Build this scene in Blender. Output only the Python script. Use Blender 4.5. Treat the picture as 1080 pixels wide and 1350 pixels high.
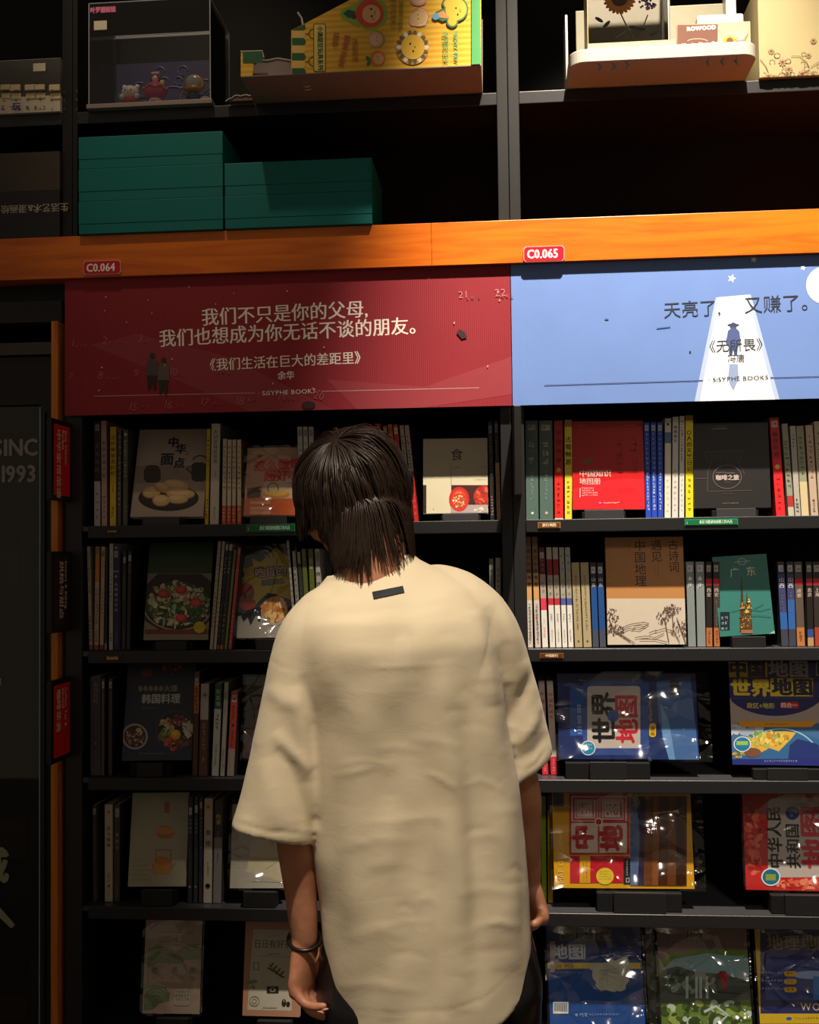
import bpy, bmesh, math, random
import numpy as np
from mathutils import Vector, Matrix, Euler
random.seed(7); rng = np.random.default_rng(11)
for o in list(bpy.data.objects): bpy.data.objects.remove(o)
SC = bpy.context.scene; COL = SC.collection
PI = math.pi

# ------------------------------------------------------------------ camera
CAMZ, DIST, FPX = 1.5, 2.63, 1500.0          # eye height, distance to the shelf fronts, focal length in px of a 1080 px frame
YAW, PITCH, ROLL = 0.0854, 0.0403, -0.0119
def cam_axes():
    cy, sy, cp, sp, cr, sr = math.cos(YAW), math.sin(YAW), math.cos(PITCH), math.sin(PITCH), math.cos(ROLL), math.sin(ROLL)
    f = Vector((-sy*cp, cy*cp, sp)); r = Vector((cy, sy, 0)); u = r.cross(f)
    return cr*r + sr*u, -sr*r + cr*u, f
CR, CU, CF = cam_axes(); CO = Vector((0, -DIST, CAMZ))
cam = bpy.data.cameras.new('camera'); camo = bpy.data.objects.new('camera', cam); COL.objects.link(camo)
camo.matrix_world = Matrix(((CR.x, CU.x, -CF.x, CO.x), (CR.y, CU.y, -CF.y, CO.y), (CR.z, CU.z, -CF.z, CO.z), (0, 0, 0, 1)))
cam.sensor_fit = 'HORIZONTAL'; cam.sensor_width = 36; cam.lens = FPX/1080*36; cam.clip_start = 0.05
SC.camera = camo

# ------------------------------------------------------------------ light
w = bpy.data.worlds.new('shop_ambience'); SC.world = w; w.use_nodes = True
w.node_tree.nodes['Background'].inputs[0].default_value = (1.0, 0.80, 0.58, 1); w.node_tree.nodes['Background'].inputs[1].default_value = 0.15
def spot(name, loc, target, power, size, blend, col, rad):
    l = bpy.data.lights.new(name, 'SPOT'); l.energy = power; l.spot_size = math.radians(size); l.spot_blend = blend; l.color = col; l.shadow_soft_size = rad
    o = bpy.data.objects.new(name, l); COL.objects.link(o); o.location = loc
    o.rotation_euler = (Vector(target) - Vector(loc)).to_track_quat('-Z', 'Y').to_euler(); return o
WARM = (1.0, 0.80, 0.56)
spot('shelf_spotlight', (0.42, -0.90, 4.40), (0.34, 0.0, 1.90), 1450, 36, 0.8, (1.0, 0.86, 0.68), 0.03)
spot('shelf_spotlight', (-0.85, -0.90, 4.40), (-0.75, 0.0, 2.80), 85, 30, 1.0, WARM, 0.03)
spot('aisle_spotlight', (-0.22, -2.10, 4.20), (-0.12, -0.80, 1.05), 450, 19, 0.9, (1.0, 0.86, 0.68), 0.05)
spot('aisle_spotlight', (1.25, -3.10, 4.00), (0.62, 0.0, 0.80), 170, 28, 1.0, (1.0, 0.88, 0.74), 0.22)  # fill added behind the camera to brighten the lower right shelves
SC.view_settings.view_transform = 'Standard'; SC.view_settings.look = 'None'; SC.view_settings.exposure = 0.0; SC.view_settings.gamma = 1.0
SC.view_settings.use_curve_mapping = False
SC.cycles.max_bounces = 8; SC.cycles.transparent_max_bounces = 16

# ------------------------------------------------------------------ helpers
def ray(x, y): return (CF*FPX + CR*(x-540) - CU*(y-675))
def P(x, y, Y=0.0):
    v = ray(x, y); t = (Y + DIST)/v.y; return CO + v*t
def proj(p):
    d = p - CO; z = d.dot(CF); return 540 + FPX*d.dot(CR)/z, 675 - FPX*d.dot(CU)/z
def lin(h):
    h = h.lstrip('#'); c = [int(h[i:i+2], 16)/255 for i in (0, 2, 4)]
    return tuple(((x+0.055)/1.055)**2.4 if x > 0.04045 else x/12.92 for x in c) + (1,)
_mats = {}
def M(hexc, rough=0.55, spec=0.4, metal=0.0, noise=0.08, scale=60, bump=0.0, bscale=200, coat=0.0):
    k = (hexc, rough, spec, metal, noise, scale, bump, bscale, coat)
    if k in _mats: return _mats[k]
    m = bpy.data.materials.new('mat_' + hexc.strip('#')); m.use_nodes = True; nt = m.node_tree; b = nt.nodes['Principled BSDF']
    c = lin(hexc)
    tc = nt.nodes.new('ShaderNodeTexCoord')
    n = nt.nodes.new('ShaderNodeTexNoise'); n.inputs['Scale'].default_value = scale; n.inputs['Detail'].default_value = 3
    nt.links.new(tc.outputs['Object'], n.inputs['Vector'])
    r = nt.nodes.new('ShaderNodeMix'); r.data_type = 'RGBA'
    r.inputs[6].default_value = tuple(x*(1-noise) for x in c[:3]) + (1,); r.inputs[7].default_value = tuple(min(1, x*(1+noise)) for x in c[:3]) + (1,)
    nt.links.new(n.outputs['Fac'], r.inputs[0]); nt.links.new(r.outputs[2], b.inputs['Base Color'])
    b.inputs['Roughness'].default_value = rough; b.inputs['Specular IOR Level'].default_value = spec; b.inputs['Metallic'].default_value = metal
    b.inputs['Coat Weight'].default_value = coat; b.inputs['Coat Roughness'].default_value = 0.12
    if bump:
        n2 = nt.nodes.new('ShaderNodeTexNoise'); n2.inputs['Scale'].default_value = bscale; n2.inputs['Detail'].default_value = 2
        nt.links.new(tc.outputs['Object'], n2.inputs['Vector'])
        bp = nt.nodes.new('ShaderNodeBump'); bp.inputs['Strength'].default_value = bump; bp.inputs['Distance'].default_value = 0.002
        nt.links.new(n2.outputs['Fac'], bp.inputs['Height']); nt.links.new(bp.outputs['Normal'], b.inputs['Normal'])
    _mats[k] = m; return m
def PR(h): return M(h, 0.42, 0.45, 0, 0.05)            # printed paper
BLACKM = M('#1c1c1f', 0.42, 0.45, 0, 0.12, 30, 0.10, 900)
SHELFM = M('#333338', 0.33, 0.6, 0, 0.1, 30, 0.06, 900)  # powder coated metal
INNER = M('#0b0b0c', 0.75, 0.25, 0, 0.1, 20)
PAPER = M('#d9cfba', 0.8, 0.2, 0, 0.12, 300)
def film_mat(name='clear_film', base=0.05, rough=0.06, bump=0.5, bscale=14, tint=(1, 1, 1, 1), dist=0.01, thin=False):
    m = bpy.data.materials.new(name); m.use_nodes = True; nt = m.node_tree; nt.nodes.clear()
    out = nt.nodes.new('ShaderNodeOutputMaterial'); mx = nt.nodes.new('ShaderNodeMixShader'); tr = nt.nodes.new('ShaderNodeBsdfTransparent')
    tr.inputs[0].default_value = tint
    gl = nt.nodes.new('ShaderNodeBsdfGlossy'); gl.inputs['Roughness'].default_value = rough
    fr = nt.nodes.new('ShaderNodeLayerWeight'); fr.inputs['Blend'].default_value = 0.12
    ad = nt.nodes.new('ShaderNodeMath'); ad.operation = 'ADD'; ad.inputs[1].default_value = base; ad.use_clamp = True
    if thin: mx.inputs[0].default_value = base
    else: nt.links.new(fr.outputs['Fresnel'], ad.inputs[0]); nt.links.new(ad.outputs[0], mx.inputs[0])
    nt.links.new(tr.outputs[0], mx.inputs[1]); nt.links.new(gl.outputs[0], mx.inputs[2]); nt.links.new(mx.outputs[0], out.inputs[0])
    if bump:
        tc = nt.nodes.new('ShaderNodeTexCoord'); n = nt.nodes.new('ShaderNodeTexNoise'); n.inputs['Scale'].default_value = 6; n.inputs['Detail'].default_value = 2
        ad2 = nt.nodes.new('ShaderNodeVectorMath'); ad2.operation = 'MULTIPLY_ADD'; ad2.inputs[1].default_value = (.10, .10, .10); nt.links.new(tc.outputs['Object'], n.inputs['Vector']); nt.links.new(n.outputs['Color'], ad2.inputs[0]); nt.links.new(tc.outputs['Object'], ad2.inputs[2])
        mp = nt.nodes.new('ShaderNodeMapping'); mp.inputs['Scale'].default_value = (.7, 1, 1.3); nt.links.new(ad2.outputs[0], mp.inputs[0])
        vo = nt.nodes.new('ShaderNodeTexVoronoi'); vo.feature = 'DISTANCE_TO_EDGE'; vo.inputs['Scale'].default_value = bscale; nt.links.new(mp.outputs[0], vo.inputs['Vector'])
        bp = nt.nodes.new('ShaderNodeBump'); bp.inputs['Strength'].default_value = bump; bp.inputs['Distance'].default_value = dist
        nt.links.new(vo.outputs['Distance'], bp.inputs['Height']); nt.links.new(bp.outputs['Normal'], gl.inputs['Normal'])
    return m
FILM = film_mat(base=0.08, rough=0.12, bump=1.0, bscale=7, dist=0.07, thin=True)
ACRYL = film_mat('clear_acrylic', 0.03, 0.03, 0.0)
ACRYL_EDGE = M('#b9bcc0', 0.15, 0.8, 0, 0.02)

_glyph = {}
def glyph(s, bold=0.0, res=2):
    k = (s, bold, res)
    if k not in _glyph:
        c = bpy.data.curves.new('t', 'FONT'); c.body = s; c.resolution_u = res; c.offset = bold
        o = bpy.data.objects.new('t', c); m = bpy.data.meshes.new_from_object(o)
        V = np.array([v.co[:2] for v in m.vertices]).reshape(-1, 2); F = [tuple(p.vertices) for p in m.polygons]
        w_ = (V[:, 0].max() if len(V) else 0.3)
        bpy.data.objects.remove(o); bpy.data.curves.remove(c); bpy.data.meshes.remove(m)
        _glyph[k] = (V, F, w_)
    return _glyph[k]

WM = {}     # world matrices of the roots, for parts whose mesh is written in world coordinates
class MB:
    def __init__(s): s.v = []; s.f = []; s.m = []; s.mats = []; s.sm = False
    def mi(s, mat):
        if mat not in s.mats: s.mats.append(mat)
        return s.mats.index(mat)
    def add(s, vs, fs, mat):
        b = len(s.v); s.v.extend([tuple(v) for v in vs]); k = s.mi(mat)
        for f in fs: s.f.append(tuple(b+i for i in f)); s.m.append(k)
    def box(s, x0, x1, y0, y1, z0, z1, mat):
        s.add([(x0,y0,z0),(x1,y0,z0),(x1,y1,z0),(x0,y1,z0),(x0,y0,z1),(x1,y0,z1),(x1,y1,z1),(x0,y1,z1)],
              [(0,3,2,1),(4,5,6,7),(0,1,5,4),(1,2,6,5),(2,3,7,6),(3,0,4,7)], mat)
    def prism(s, pts, y0, y1, mat):   # polygon in x,z extruded along y
        n = len(pts); vs = [(x, y0, z) for x, z in pts] + [(x, y1, z) for x, z in pts]
        s.add(vs, [tuple(range(n)), tuple(reversed(range(n, 2*n)))] + [(i, (i+1) % n + 0, (i+1) % n + n, i+n)[::-1] for i in range(n)], mat)
    def tube(s, pts, r, mat, n=8, cap=True):
        pts = [Vector(p) for p in pts]; R = r if isinstance(r, (list, tuple)) else [r]*len(pts)
        vs = []; up = Vector((0.13, 0.31, 0.94))
        for i, p in enumerate(pts):
            t = (pts[min(i+1, len(pts)-1)] - pts[max(i-1, 0)]).normalized()
            a = t.cross(up)
            if a.length < 1e-3: a = t.cross(Vector((1, 0, 0)))
            a.normalize(); b = t.cross(a)
            for k in range(n):
                an = 2*PI*k/n; vs.append(p + (a*math.cos(an) + b*math.sin(an))*R[i])
        fs = [(i*n+k, i*n+(k+1) % n, (i+1)*n+(k+1) % n, (i+1)*n+k) for i in range(len(pts)-1) for k in range(n)]
        if cap: fs += [tuple(range(n))[::-1], tuple(range((len(pts)-1)*n, len(pts)*n))]
        s.add(vs, fs, mat)
    def ball(s, c, r, mat, nu=16, nv=10, rot=None):
        r = r if isinstance(r, (list, tuple)) else (r, r, r); vs = []
        for j in range(1, nv):
            th = PI*j/nv
            for i in range(nu):
                ph = 2*PI*i/nu; v = Vector((r[0]*math.sin(th)*math.cos(ph), r[1]*math.sin(th)*math.sin(ph), r[2]*math.cos(th)))
                if rot: v = rot @ v
                vs.append(Vector(c) + v)
        t = Vector((0, 0, r[2])); t = rot @ t if rot else t
        vs += [Vector(c) + t, Vector(c) - t]; T = len(vs)-2; B = len(vs)-1
        fs = [(j*nu+i, (j+1)*nu+i, (j+1)*nu+(i+1) % nu, j*nu+(i+1) % nu) for j in range(nv-2) for i in range(nu)]
        fs += [(T, i, (i+1) % nu) for i in range(nu)] + [(B, (nv-2)*nu+(i+1) % nu, (nv-2)*nu+i) for i in range(nu)]
        s.add(vs, fs, mat)
    def build(s, name, parent=None, smooth=False, bevel=0.0, seg=2, world=False):
        me = bpy.data.meshes.new(name); me.from_pydata(s.v, [], s.f)
        for m in s.mats: me.materials.append(m)
        me.polygons.foreach_set('material_index', s.m)
        if smooth: me.polygons.foreach_set('use_smooth', [True]*len(s.f))
        me.update(); o = bpy.data.objects.new(name, me); COL.objects.link(o)
        if parent:
            o.parent = parent
            if world: o.matrix_parent_inverse = WM.get(parent.name, Matrix.Identity(4)).inverted()
            WM[o.name] = Matrix.Identity(4) if world else WM.get(parent.name, Matrix.Identity(4))
        if bevel:
            b = o.modifiers.new('bevel', 'BEVEL'); b.width = bevel; b.segments = seg; b.limit_method = 'ANGLE'
        return o
def tag(o, label=None, cat=None, group=None, kind=None):
    if label: o['label'] = label
    if cat: o['category'] = cat
    if group: o['group'] = group
    if kind: o['kind'] = kind
    return o
def empty(name, loc=(0, 0, 0), rot=None, **k):
    o = bpy.data.objects.new(name, None); COL.objects.link(o); o.empty_display_size = 0.02
    o.matrix_world = Matrix.Translation(Vector(loc)) @ (rot.to_4x4() if rot else Matrix.Identity(4))
    WM[o.name] = o.matrix_world.copy()
    return tag(o, **k)

def pseudo(mb, x, z, s, mat, y, rnd):     # an unreadable printed character: a few strokes in a cell, (x,z) lower-left
    t = s*0.11
    for k in range(rnd.choice((3, 4, 5))):
        if rnd.random() < 0.55:
            zz = z + s*rnd.uniform(0.05, 0.85); a = x + s*rnd.uniform(0, .25); b = x + s*rnd.uniform(.6, .92); q = (a, b, zz, zz+t)
        else:
            xx = x + s*rnd.uniform(0.1, 0.8); a = z + s*rnd.uniform(0, .3); b = z + s*rnd.uniform(.6, .95); q = (xx, xx+t, a, b)
        mb.add([(q[0], y, q[2]), (q[1], y, q[2]), (q[1], y, q[3]), (q[0], y, q[3])], [(0, 1, 2, 3)], mat)

def put_text(mb, s, x, z, size, mat, y, rot=0.0, vert=False, bold=0.0, sx=1.0, space=1.0, res=2):
    """text with its upper-left corner at x,z in the local x-z plane; rot turns it about that corner"""
    cx, cz = 0.0, 0.0; c, sn = math.cos(rot), math.sin(rot)
    items = []
    for ch in s:
        if ch == ' ':
            if vert: cz -= size*0.5
            else: cx += size*0.35
            continue
        V, F, wd = glyph(ch, 0.0, res)
        if bold > .008:
            for bx, bz in ((-bold, 0), (bold, 0), (0, -bold*.7), (0, bold*.7)) if bold > .025 else ((-bold, 0), (bold, 0)): items.append((V, F, cx + bx*size, cz + bz*size))
        else: items.append((V, F, cx, cz))
        if vert: cz -= size*space
        else: cx += (size*sx*space if ord(ch) > 0x2E00 else size*sx*(wd+0.07)*space)
    for kk, (V, F, ox, oz) in enumerate(items):
        if not len(V): continue
        X = V[:, 0]*size*sx + ox; Z = V[:, 1]*size - size*0.86 + oz
        mb.add(np.stack([x + X*c - Z*sn, np.full(len(X), y - 7e-6*(kk % 4)), z + X*sn + Z*c], 1), F, mat)

# ------------------------------------------------------------------ the room
RED_BROWN = M('#2a2320', 0.6, 0.3)
def slab(name, x0, x1, y0, y1, z0, z1, mat, kind='structure', parent=None, bevel=0):
    m = MB(); m.box(x0, x1, y0, y1, z0, z1, mat); o = m.build(name, parent, bevel=bevel)
    if kind: o['kind'] = kind
    return o
slab('floor', -4, 4, -5, 0.36, -0.05, 0, M('#5b4a3a', 0.35, 0.5, 0, 0.2, 3))
slab('wall_back', -4, 4, 0.34, 0.36, 0, 3.6, M('#161514', 0.8, 0.2))

def wood_mat(name, dark, mid, light, scale=(1.2, 14, 14)):
    m = bpy.data.materials.new(name); m.use_nodes = True; nt = m.node_tree; b = nt.nodes['Principled BSDF']
    tc = nt.nodes.new('ShaderNodeTexCoord'); mp = nt.nodes.new('ShaderNodeMapping'); mp.inputs['Scale'].default_value = scale
    n = nt.nodes.new('ShaderNodeTexNoise'); n.inputs['Scale'].default_value = 2.2; n.inputs['Detail'].default_value = 6; n.inputs['Distortion'].default_value = 1.6
    cr = nt.nodes.new('ShaderNodeValToRGB'); e = cr.color_ramp.elements
    e[0].position = 0.3; e[0].color = lin(dark); e[1].position = 0.62; e[1].color = lin(light); q = cr.color_ramp.elements.new(0.46); q.color = lin(mid)
    nt.links.new(tc.outputs['Object'], mp.inputs['Vector']); nt.links.new(mp.outputs[0], n.inputs['Vector']); nt.links.new(n.outputs['Fac'], cr.inputs[0])
    nt.links.new(cr.outputs[0], b.inputs['Base Color']); b.inputs['Roughness'].default_value = 0.38
    bp = nt.nodes.new('ShaderNodeBump'); bp.inputs['Strength'].default_value = 0.08; bp.inputs['Distance'].default_value = 0.002
    nt.links.new(n.outputs['Fac'], bp.inputs['Height']); nt.links.new(bp.outputs['Normal'], b.inputs['Normal'])
    return m
WOOD = wood_mat('orange_lacquered_wood', '#b85402', '#cc6204', '#d86e08')
WOODV = wood_mat('orange_lacquered_wood_upright', '#a8580c', '#c06c14', '#cc7c1e', (14, 14, 1.2))

ZS = [CAMZ+0.084, CAMZ-0.212, CAMZ-0.509, CAMZ-0.808, CAMZ-1.112]     # tops of the five book shelves
DEP = 0.32
XL0, XL1, XR0, XR1 = -1.050, 0.0135, 0.0145, 1.08
# --- two lower bookcases
def shelf_label(parent, x0, x1, yc, z, zh, base, frame, text, tcol, lead=None):
    a, b = P(x0, yc, -0.003).x, P(x1, yc, -0.003).x
    m = MB(); m.box(a, b, -0.0042, -0.0028, z, z+zh, M(frame, .5)); m.box(a+.0012, b-.0012, -0.0046, -0.0035, z+.0012, z+zh-.0012, M(base, .45))
    o = m.build('shelf_label', parent, world=True)
    t = MB(); n = len(text); s = zh*0.62; wspan = s*n; sx = min(1.0, (b-a)*0.62/wspan) if n else 1
    put_text(t, text, (a+b)/2 - wspan*sx/2 + (0.01 if lead else 0), z + zh*0.84, s, M(tcol, .6), -0.0049, sx=sx, res=1, bold=.02)
    if lead: put_text(t, lead, a+.004, z + zh*0.9, zh*.8, M(tcol, .6), -0.0049, sx=.8, res=1)
    t.build('label_lettering', o, world=True)
def bookcase(x0, x1, label, left_w, right_w, lip_in=0.0):
    root = empty('bookcase', ((x0+x1)/2, 0, 0), label=label, cat='bookcase', group='black metal bookcases under the wooden beam')
    ox = (x0+x1)/2
    for (a, b) in ((x0, x0+left_w), (x1-right_w, x1)):
        m = MB(); m.box(a-ox, b-ox, 0, DEP, 0, CAMZ+0.66, BLACKM); m.build('upright', root, bevel=.0015)
    m = MB(); m.box(x0+left_w-ox, x1-right_w-ox, DEP-.012, DEP-.004, 0, CAMZ+.66, INNER); m.build('back_panel', root)
    m = MB(); m.box(x0+left_w-ox, x1-right_w-ox, 0.05, DEP-.013, CAMZ+.38, CAMZ+.66, INNER); m.build('header_panel', root)
    for z in ZS:
        m = MB(); m.box(x0+left_w-ox, x1-right_w-ox, 0.004, DEP-.013, z-.012, z-.0005, SHELFM)
        m.build('shelf_board', root)
        m = MB(); m.box(x0+left_w+.001+lip_in-ox, x1-right_w-.001-ox, -0.002, 0.0045, z-.029, z+.0005, BLACKM); m.build('shelf_lip', root, bevel=.0018, seg=3)
    return root
bcL = bookcase(XL0, XL1, 'left black metal bookcase of cookery books, under the red banner', 0.042, 0.0255, .014)
bcR = bookcase(XR0, XR1, 'right black metal bookcase of atlases and travel books, under the blue banner', 0.028, 0.028)
shelf_label(bcL, 138, 158, 702, ZS[0]-.018, .009, '#1c1410', '#1c1410', '中华家常菜', '#d9a860')
shelf_label(bcL, 325, 389, 699.5, ZS[0]-.019, .017, '#0d5a38', '#1d8a5a', '此区书籍请勿拍照工作人员', '#bfe8cf', 'i')
shelf_label(bcR, 709.5, 739, 693, ZS[0]-.020, .014, '#6b3a14', '#a88b5a', '旅行地图', '#f4e6c0')
shelf_label(bcR, 903, 973, 690.5, ZS[0]-.018, .014, '#0d6a42', '#2aa070', '此区书籍请勿拍照工作人员', '#cdf2dc', 'i')
shelf_label(bcL, 136, 161, 867, ZS[1]-.023, .013, '#2a1408', '#5a2c10', '甜品烘焙', '#e8c48a')
shelf_label(bcR, 712, 743, 863, ZS[1]-.021, .012, '#5a2c10', '#8a5a30', '中国旅行', '#f4e6c0')

# --- the wooden beam with its number plates
BZ0, BZ1 = P(540, 351.5, -.026).z, P(540, 295, -.026).z
beam = empty('wooden_beam', (0, 0, BZ0), label='long orange lacquered wooden beam across the shelving above the two banners', cat='beam')
for a, b in ((-1.75, -.165), (-.1644, 1.6)):
    m = MB(); m.box(a, b, -.026, .30, BZ0, BZ1, WOOD); m.build('wood_board', beam, bevel=.001, world=True)
def number_plate(x0, x1, yt, yb, text):
    a = P(x0, yb, -.028); b = P(x1, yt, -.028); z0 = P((x0+x1)/2, yb, -.028).z; z1 = P((x0+x1)/2, yt, -.028).z; c = .005
    def oc(d): return [(a.x+c+d, z0+d), (b.x-c-d, z0+d), (b.x-d, z0+c+d), (b.x-d, z1-c-d), (b.x-c-d, z1-d), (a.x+c+d, z1-d), (a.x+d, z1-c-d), (a.x+d, z0+c+d)]
    m = MB(); m.prism(oc(0), -.0295, -.0262, M('#f0a0a0', .4)); m.prism(oc(.0016), -.0300, -.0270, M('#c2152c', .35))
    o = m.build('number_plate', beam, world=True)
    t = MB(); h = z1-z0; put_text(t, text, a.x+.008, z1-.003, h*.80, M('#fff2ec', .4), -.0303, sx=(b.x-a.x-.016)/(h*.8*3.35), bold=.03); t.build('plate_lettering', o, world=True)
number_plate(110, 159.5, 343.5, 362, 'C0.064'); number_plate(690.5, 744, 324.5, 345, 'C0.065')

# --- upper cabinets
def cabinet(x0, x1, label, ul, ur):
    root = empty('upper_cabinet', ((x0+x1)/2, 0, BZ1), label=label, cat='cabinet', group='black open cabinets above the beam')
    for a, b in ((x0, x0+ul), (x1-ur, x1)):
        m = MB(); m.box(a, b, 0, DEP, BZ1+.0005, 3.05, M('#0f0f11', .5, .35, 0, .12, 30)); m.build('upright', root, bevel=.0015, world=True)
    m = MB(); m.box(x0+ul, x1-ur, DEP-.012, DEP-.004, BZ1+.0005, 3.05, INNER); m.build('back_panel', root, world=True)
    m = MB(); m.box(x0+ul, x1-ur, .004, DEP-.013, CAMZ+1.070, CAMZ+1.0845, BLACKM); m.build('shelf_board', root, world=True)
    m = MB(); m.box(x0+ul, x1-ur, -.001, .004, CAMZ+1.056, CAMZ+1.085, BLACKM); m.build('shelf_lip', root, bevel=.0012, world=True)
    return root
cabinet(-1.057-.95, -1.0325, 'leftmost black upper cabinet holding a clear box above a dark box', .03, .0245)
cabinet(-1.0315, .0165, 'middle black upper cabinet with the figurine case and the green boxes', .0125, .0255)
cabinet(.0175, 1.08, 'right black upper cabinet with a white display tray and an empty lower shelf', .0255, .03)

# --- wooden strip at the left end and black filler above it
m = MB(); m.box(P(72, 900).x, P(81, 900).x, -.022, .05, 0, P(72, 426).z, WOODV); tag(m.build('wooden_upright_strip', bevel=.001), 'narrow vertical orange wooden strip left of the left bookcase', 'trim')
m = MB()
m.box(-1.9, P(83.5, 400).x, .03, .30, P(30, 425).z, BZ0-.001, M('#0e0e0f', .6)); m.box(-1.9, P(79, 400).x, .012, .03, P(30, 424).z, P(30, 396).z, M('#1a1a1b', .5))
tag(m.build('lintel_panel'), kind='structure')

# --- glass door on the far left
door = empty('door_1', (P(30, 900, .05).x, .05, 0), kind='structure')
xr = P(71.5, 900, .02).x; xg = P(53, 900, .03).x
m = MB(); m.box(-1.9, xr, .02, .06, P(20, 468, .02).z, P(20, 452, .02).z, M('#3b3128', .45, .5)); m.build('frame_rail', door, world=True)
m = MB(); m.box(-1.9, xr, .03, .07, P(20, 534, .03).z, P(20, 471, .03).z, M('#101011', .5)); m.box(xg, xr-.004, .03, .07, 0.0, P(20, 534, .03).z, M('#101011', .5)); m.box(xg+.006, xg+.014, .022, .03, 0.02, P(20, 534, .03).z-.02, M('#17181a', .4)); m.build('door_frame', door, world=True)
GL = film_mat('door_glass', 0.05, 0.02, 0.0, tint=(.55, .55, .55, 1))
m = MB(); m.box(-1.9, xg-.001, .045, .051, .01, P(20, 535, .03).z, GL); m.build('glass_pane', door, world=True)
m = MB(); m.box(xg-.005, xg-.001, .036, .0445, .02, P(20, 537, .03).z, M('#7fb0c6', .3, .6)); m.build('seal_strip', door, world=True)  # pale blue colour stands in for an LED's reflection beside the glass
t = MB(); G1 = M('#8f8d8a', .6); G2 = M('#8f9077', .6)
def ptext(t, s, x, y, spx, mat, Y, **k):
    a = P(x, y, Y); sz = (a - P(x, y+spx, Y)).length; put_text(t, s, a.x, a.z, sz, mat, Y, **k)
ptext(t, 'SINC', -9, 574.5, 31, G1, .0445, sx=.88, bold=.03); ptext(t, '1993', -2, 609, 31, G1, .0445, sx=.86, bold=.03)
ptext(t, '新', -118, 850, 124, G2, .0445, bold=.05); ptext(t, '城', -36, 1116, 50, G2, .0445, bold=.04); ptext(t, '人', -37, 1166, 60, G2, .0445, bold=.03)
t.build('door_lettering', door, world=True)
# dim interior seen through the door: a stocked display rack
rack = empty('stock_rack', (-1.6, .25, 0), label='dim rack of stock behind the dark glass door', cat='rack')
for k, z in enumerate((.35, .75, 1.1, 1.42)):
    m = MB(); m.box(-1.9, -1.12, .12, .33, z, z+.012, M('#1c1a19', .6)); m.build('rack_shelf', rack, world=True)
rr = random.Random(3); m = MB()
for z in (.362, .762, 1.112, 1.432):
    x = -1.88
    while x < -1.16:
        ww = rr.uniform(.03, .12); m.box(x, x+ww, .15, .3, z, z+rr.uniform(.05, .18), M(rr.choice(['#4a3a2a', '#3a3030', '#5a4a3c', '#2c3034', '#6a4c1c']), .6)); x += ww + .008
m.build('packed_goods', rack, world=True)['kind'] = 'stuff'

# --- hanging category signs, at right angles to the shelves
def blade_sign(xw, Yf, Yb, z0, z1, face, texts, tcol, label, both=False, tw=.006):
    root = empty('category_sign', (xw, (Yf+Yb)/2, z0), label=label, cat='sign', group='category signs standing out from the uprights')
    m = MB(); fr = M('#141414', .45); e = .0075
    m.box(xw-tw, xw+tw, Yf, Yb, z0, z1, fr); m.build('sign_frame', root, bevel=.0015, world=True)
    m = MB(); m.box(xw+tw-.0006, xw+tw+.0004, Yf+e+.006, Yb-e, z0+e*1.6, z1-e*1.6, M(face, .45)); m.box(xw-tw-.0004, xw-tw+.0006, Yf+e+.006, Yb-e, z0+e*1.6, z1-e*1.6, M(face, .45)); m.build('sign_face', root, world=True)
    t = MB()
    for s, yo, size, sx in texts:     # rotated letters reading downwards, on both faces
        tmp = MB(); put_text(tmp, s, 0, 0, size, M(tcol, .5), 0, rot=-PI/2, sx=sx, bold=.02)
        V = [(xw+tw+.0008 - v[1]*1.0, yo + v[0]*1.0, z1-e*1.6-.01+v[2]) for v in tmp.v]; t.add(V, tmp.f, M(tcol, .5))
        V = [(xw-tw-.0008 + v[1], Yf+Yb-(yo + v[0]), z1-e*1.6-.01+v[2]) for v in tmp.v]; t.add(V, tmp.f, M(tcol, .5))
    t.build('sign_lettering', root, world=True)
xs = XL0+.012
for (yt, yb, face, en, zh, lab) in ((556, 661, '#dc2012', ('Easy Chinese', 'Recipes'), '中华家常菜谱', 'red category sign jutting out beside the top shelf of the left bookcase'),
                                (727, 832, '#33180f', ('Dessert & Baking',), '烘焙与甜点', 'dark brown category sign jutting out beside the second shelf'),
                                (893, 1000, '#dc2012', ('Coffee, Tea &', 'Alcohol'), '咖啡茶酒', 'red category sign jutting out beside the third shelf, lowest of its column')):
    z1 = P(100, yt, -.03).z; z0 = P(100, yb, -.03).z; h = z1-z0
    tx = []; y = -.026
    for l in en: tx.append((l, y, .0175, .80)); y -= .017
    tx.append((zh, y-.005, .027, 1.0 if len(zh) > 4 else .9))
    blade_sign(xs-.002, -.118, -.0025, z0, z1, face, tx, '#e8cfc0', lab)
z1 = P(686, 541, -.03).z; z0 = P(686, 655, -.03).z
blade_sign(.0265, -.118, -.0025, z0, z1, '#3a1a14', [('Travel & Maps', -.028, .018, .85), ('旅行地图', -.052, .027, 1.0)], '#d8b89a', 'category sign seen edge-on between the two bookcases', tw=.008)

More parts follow.
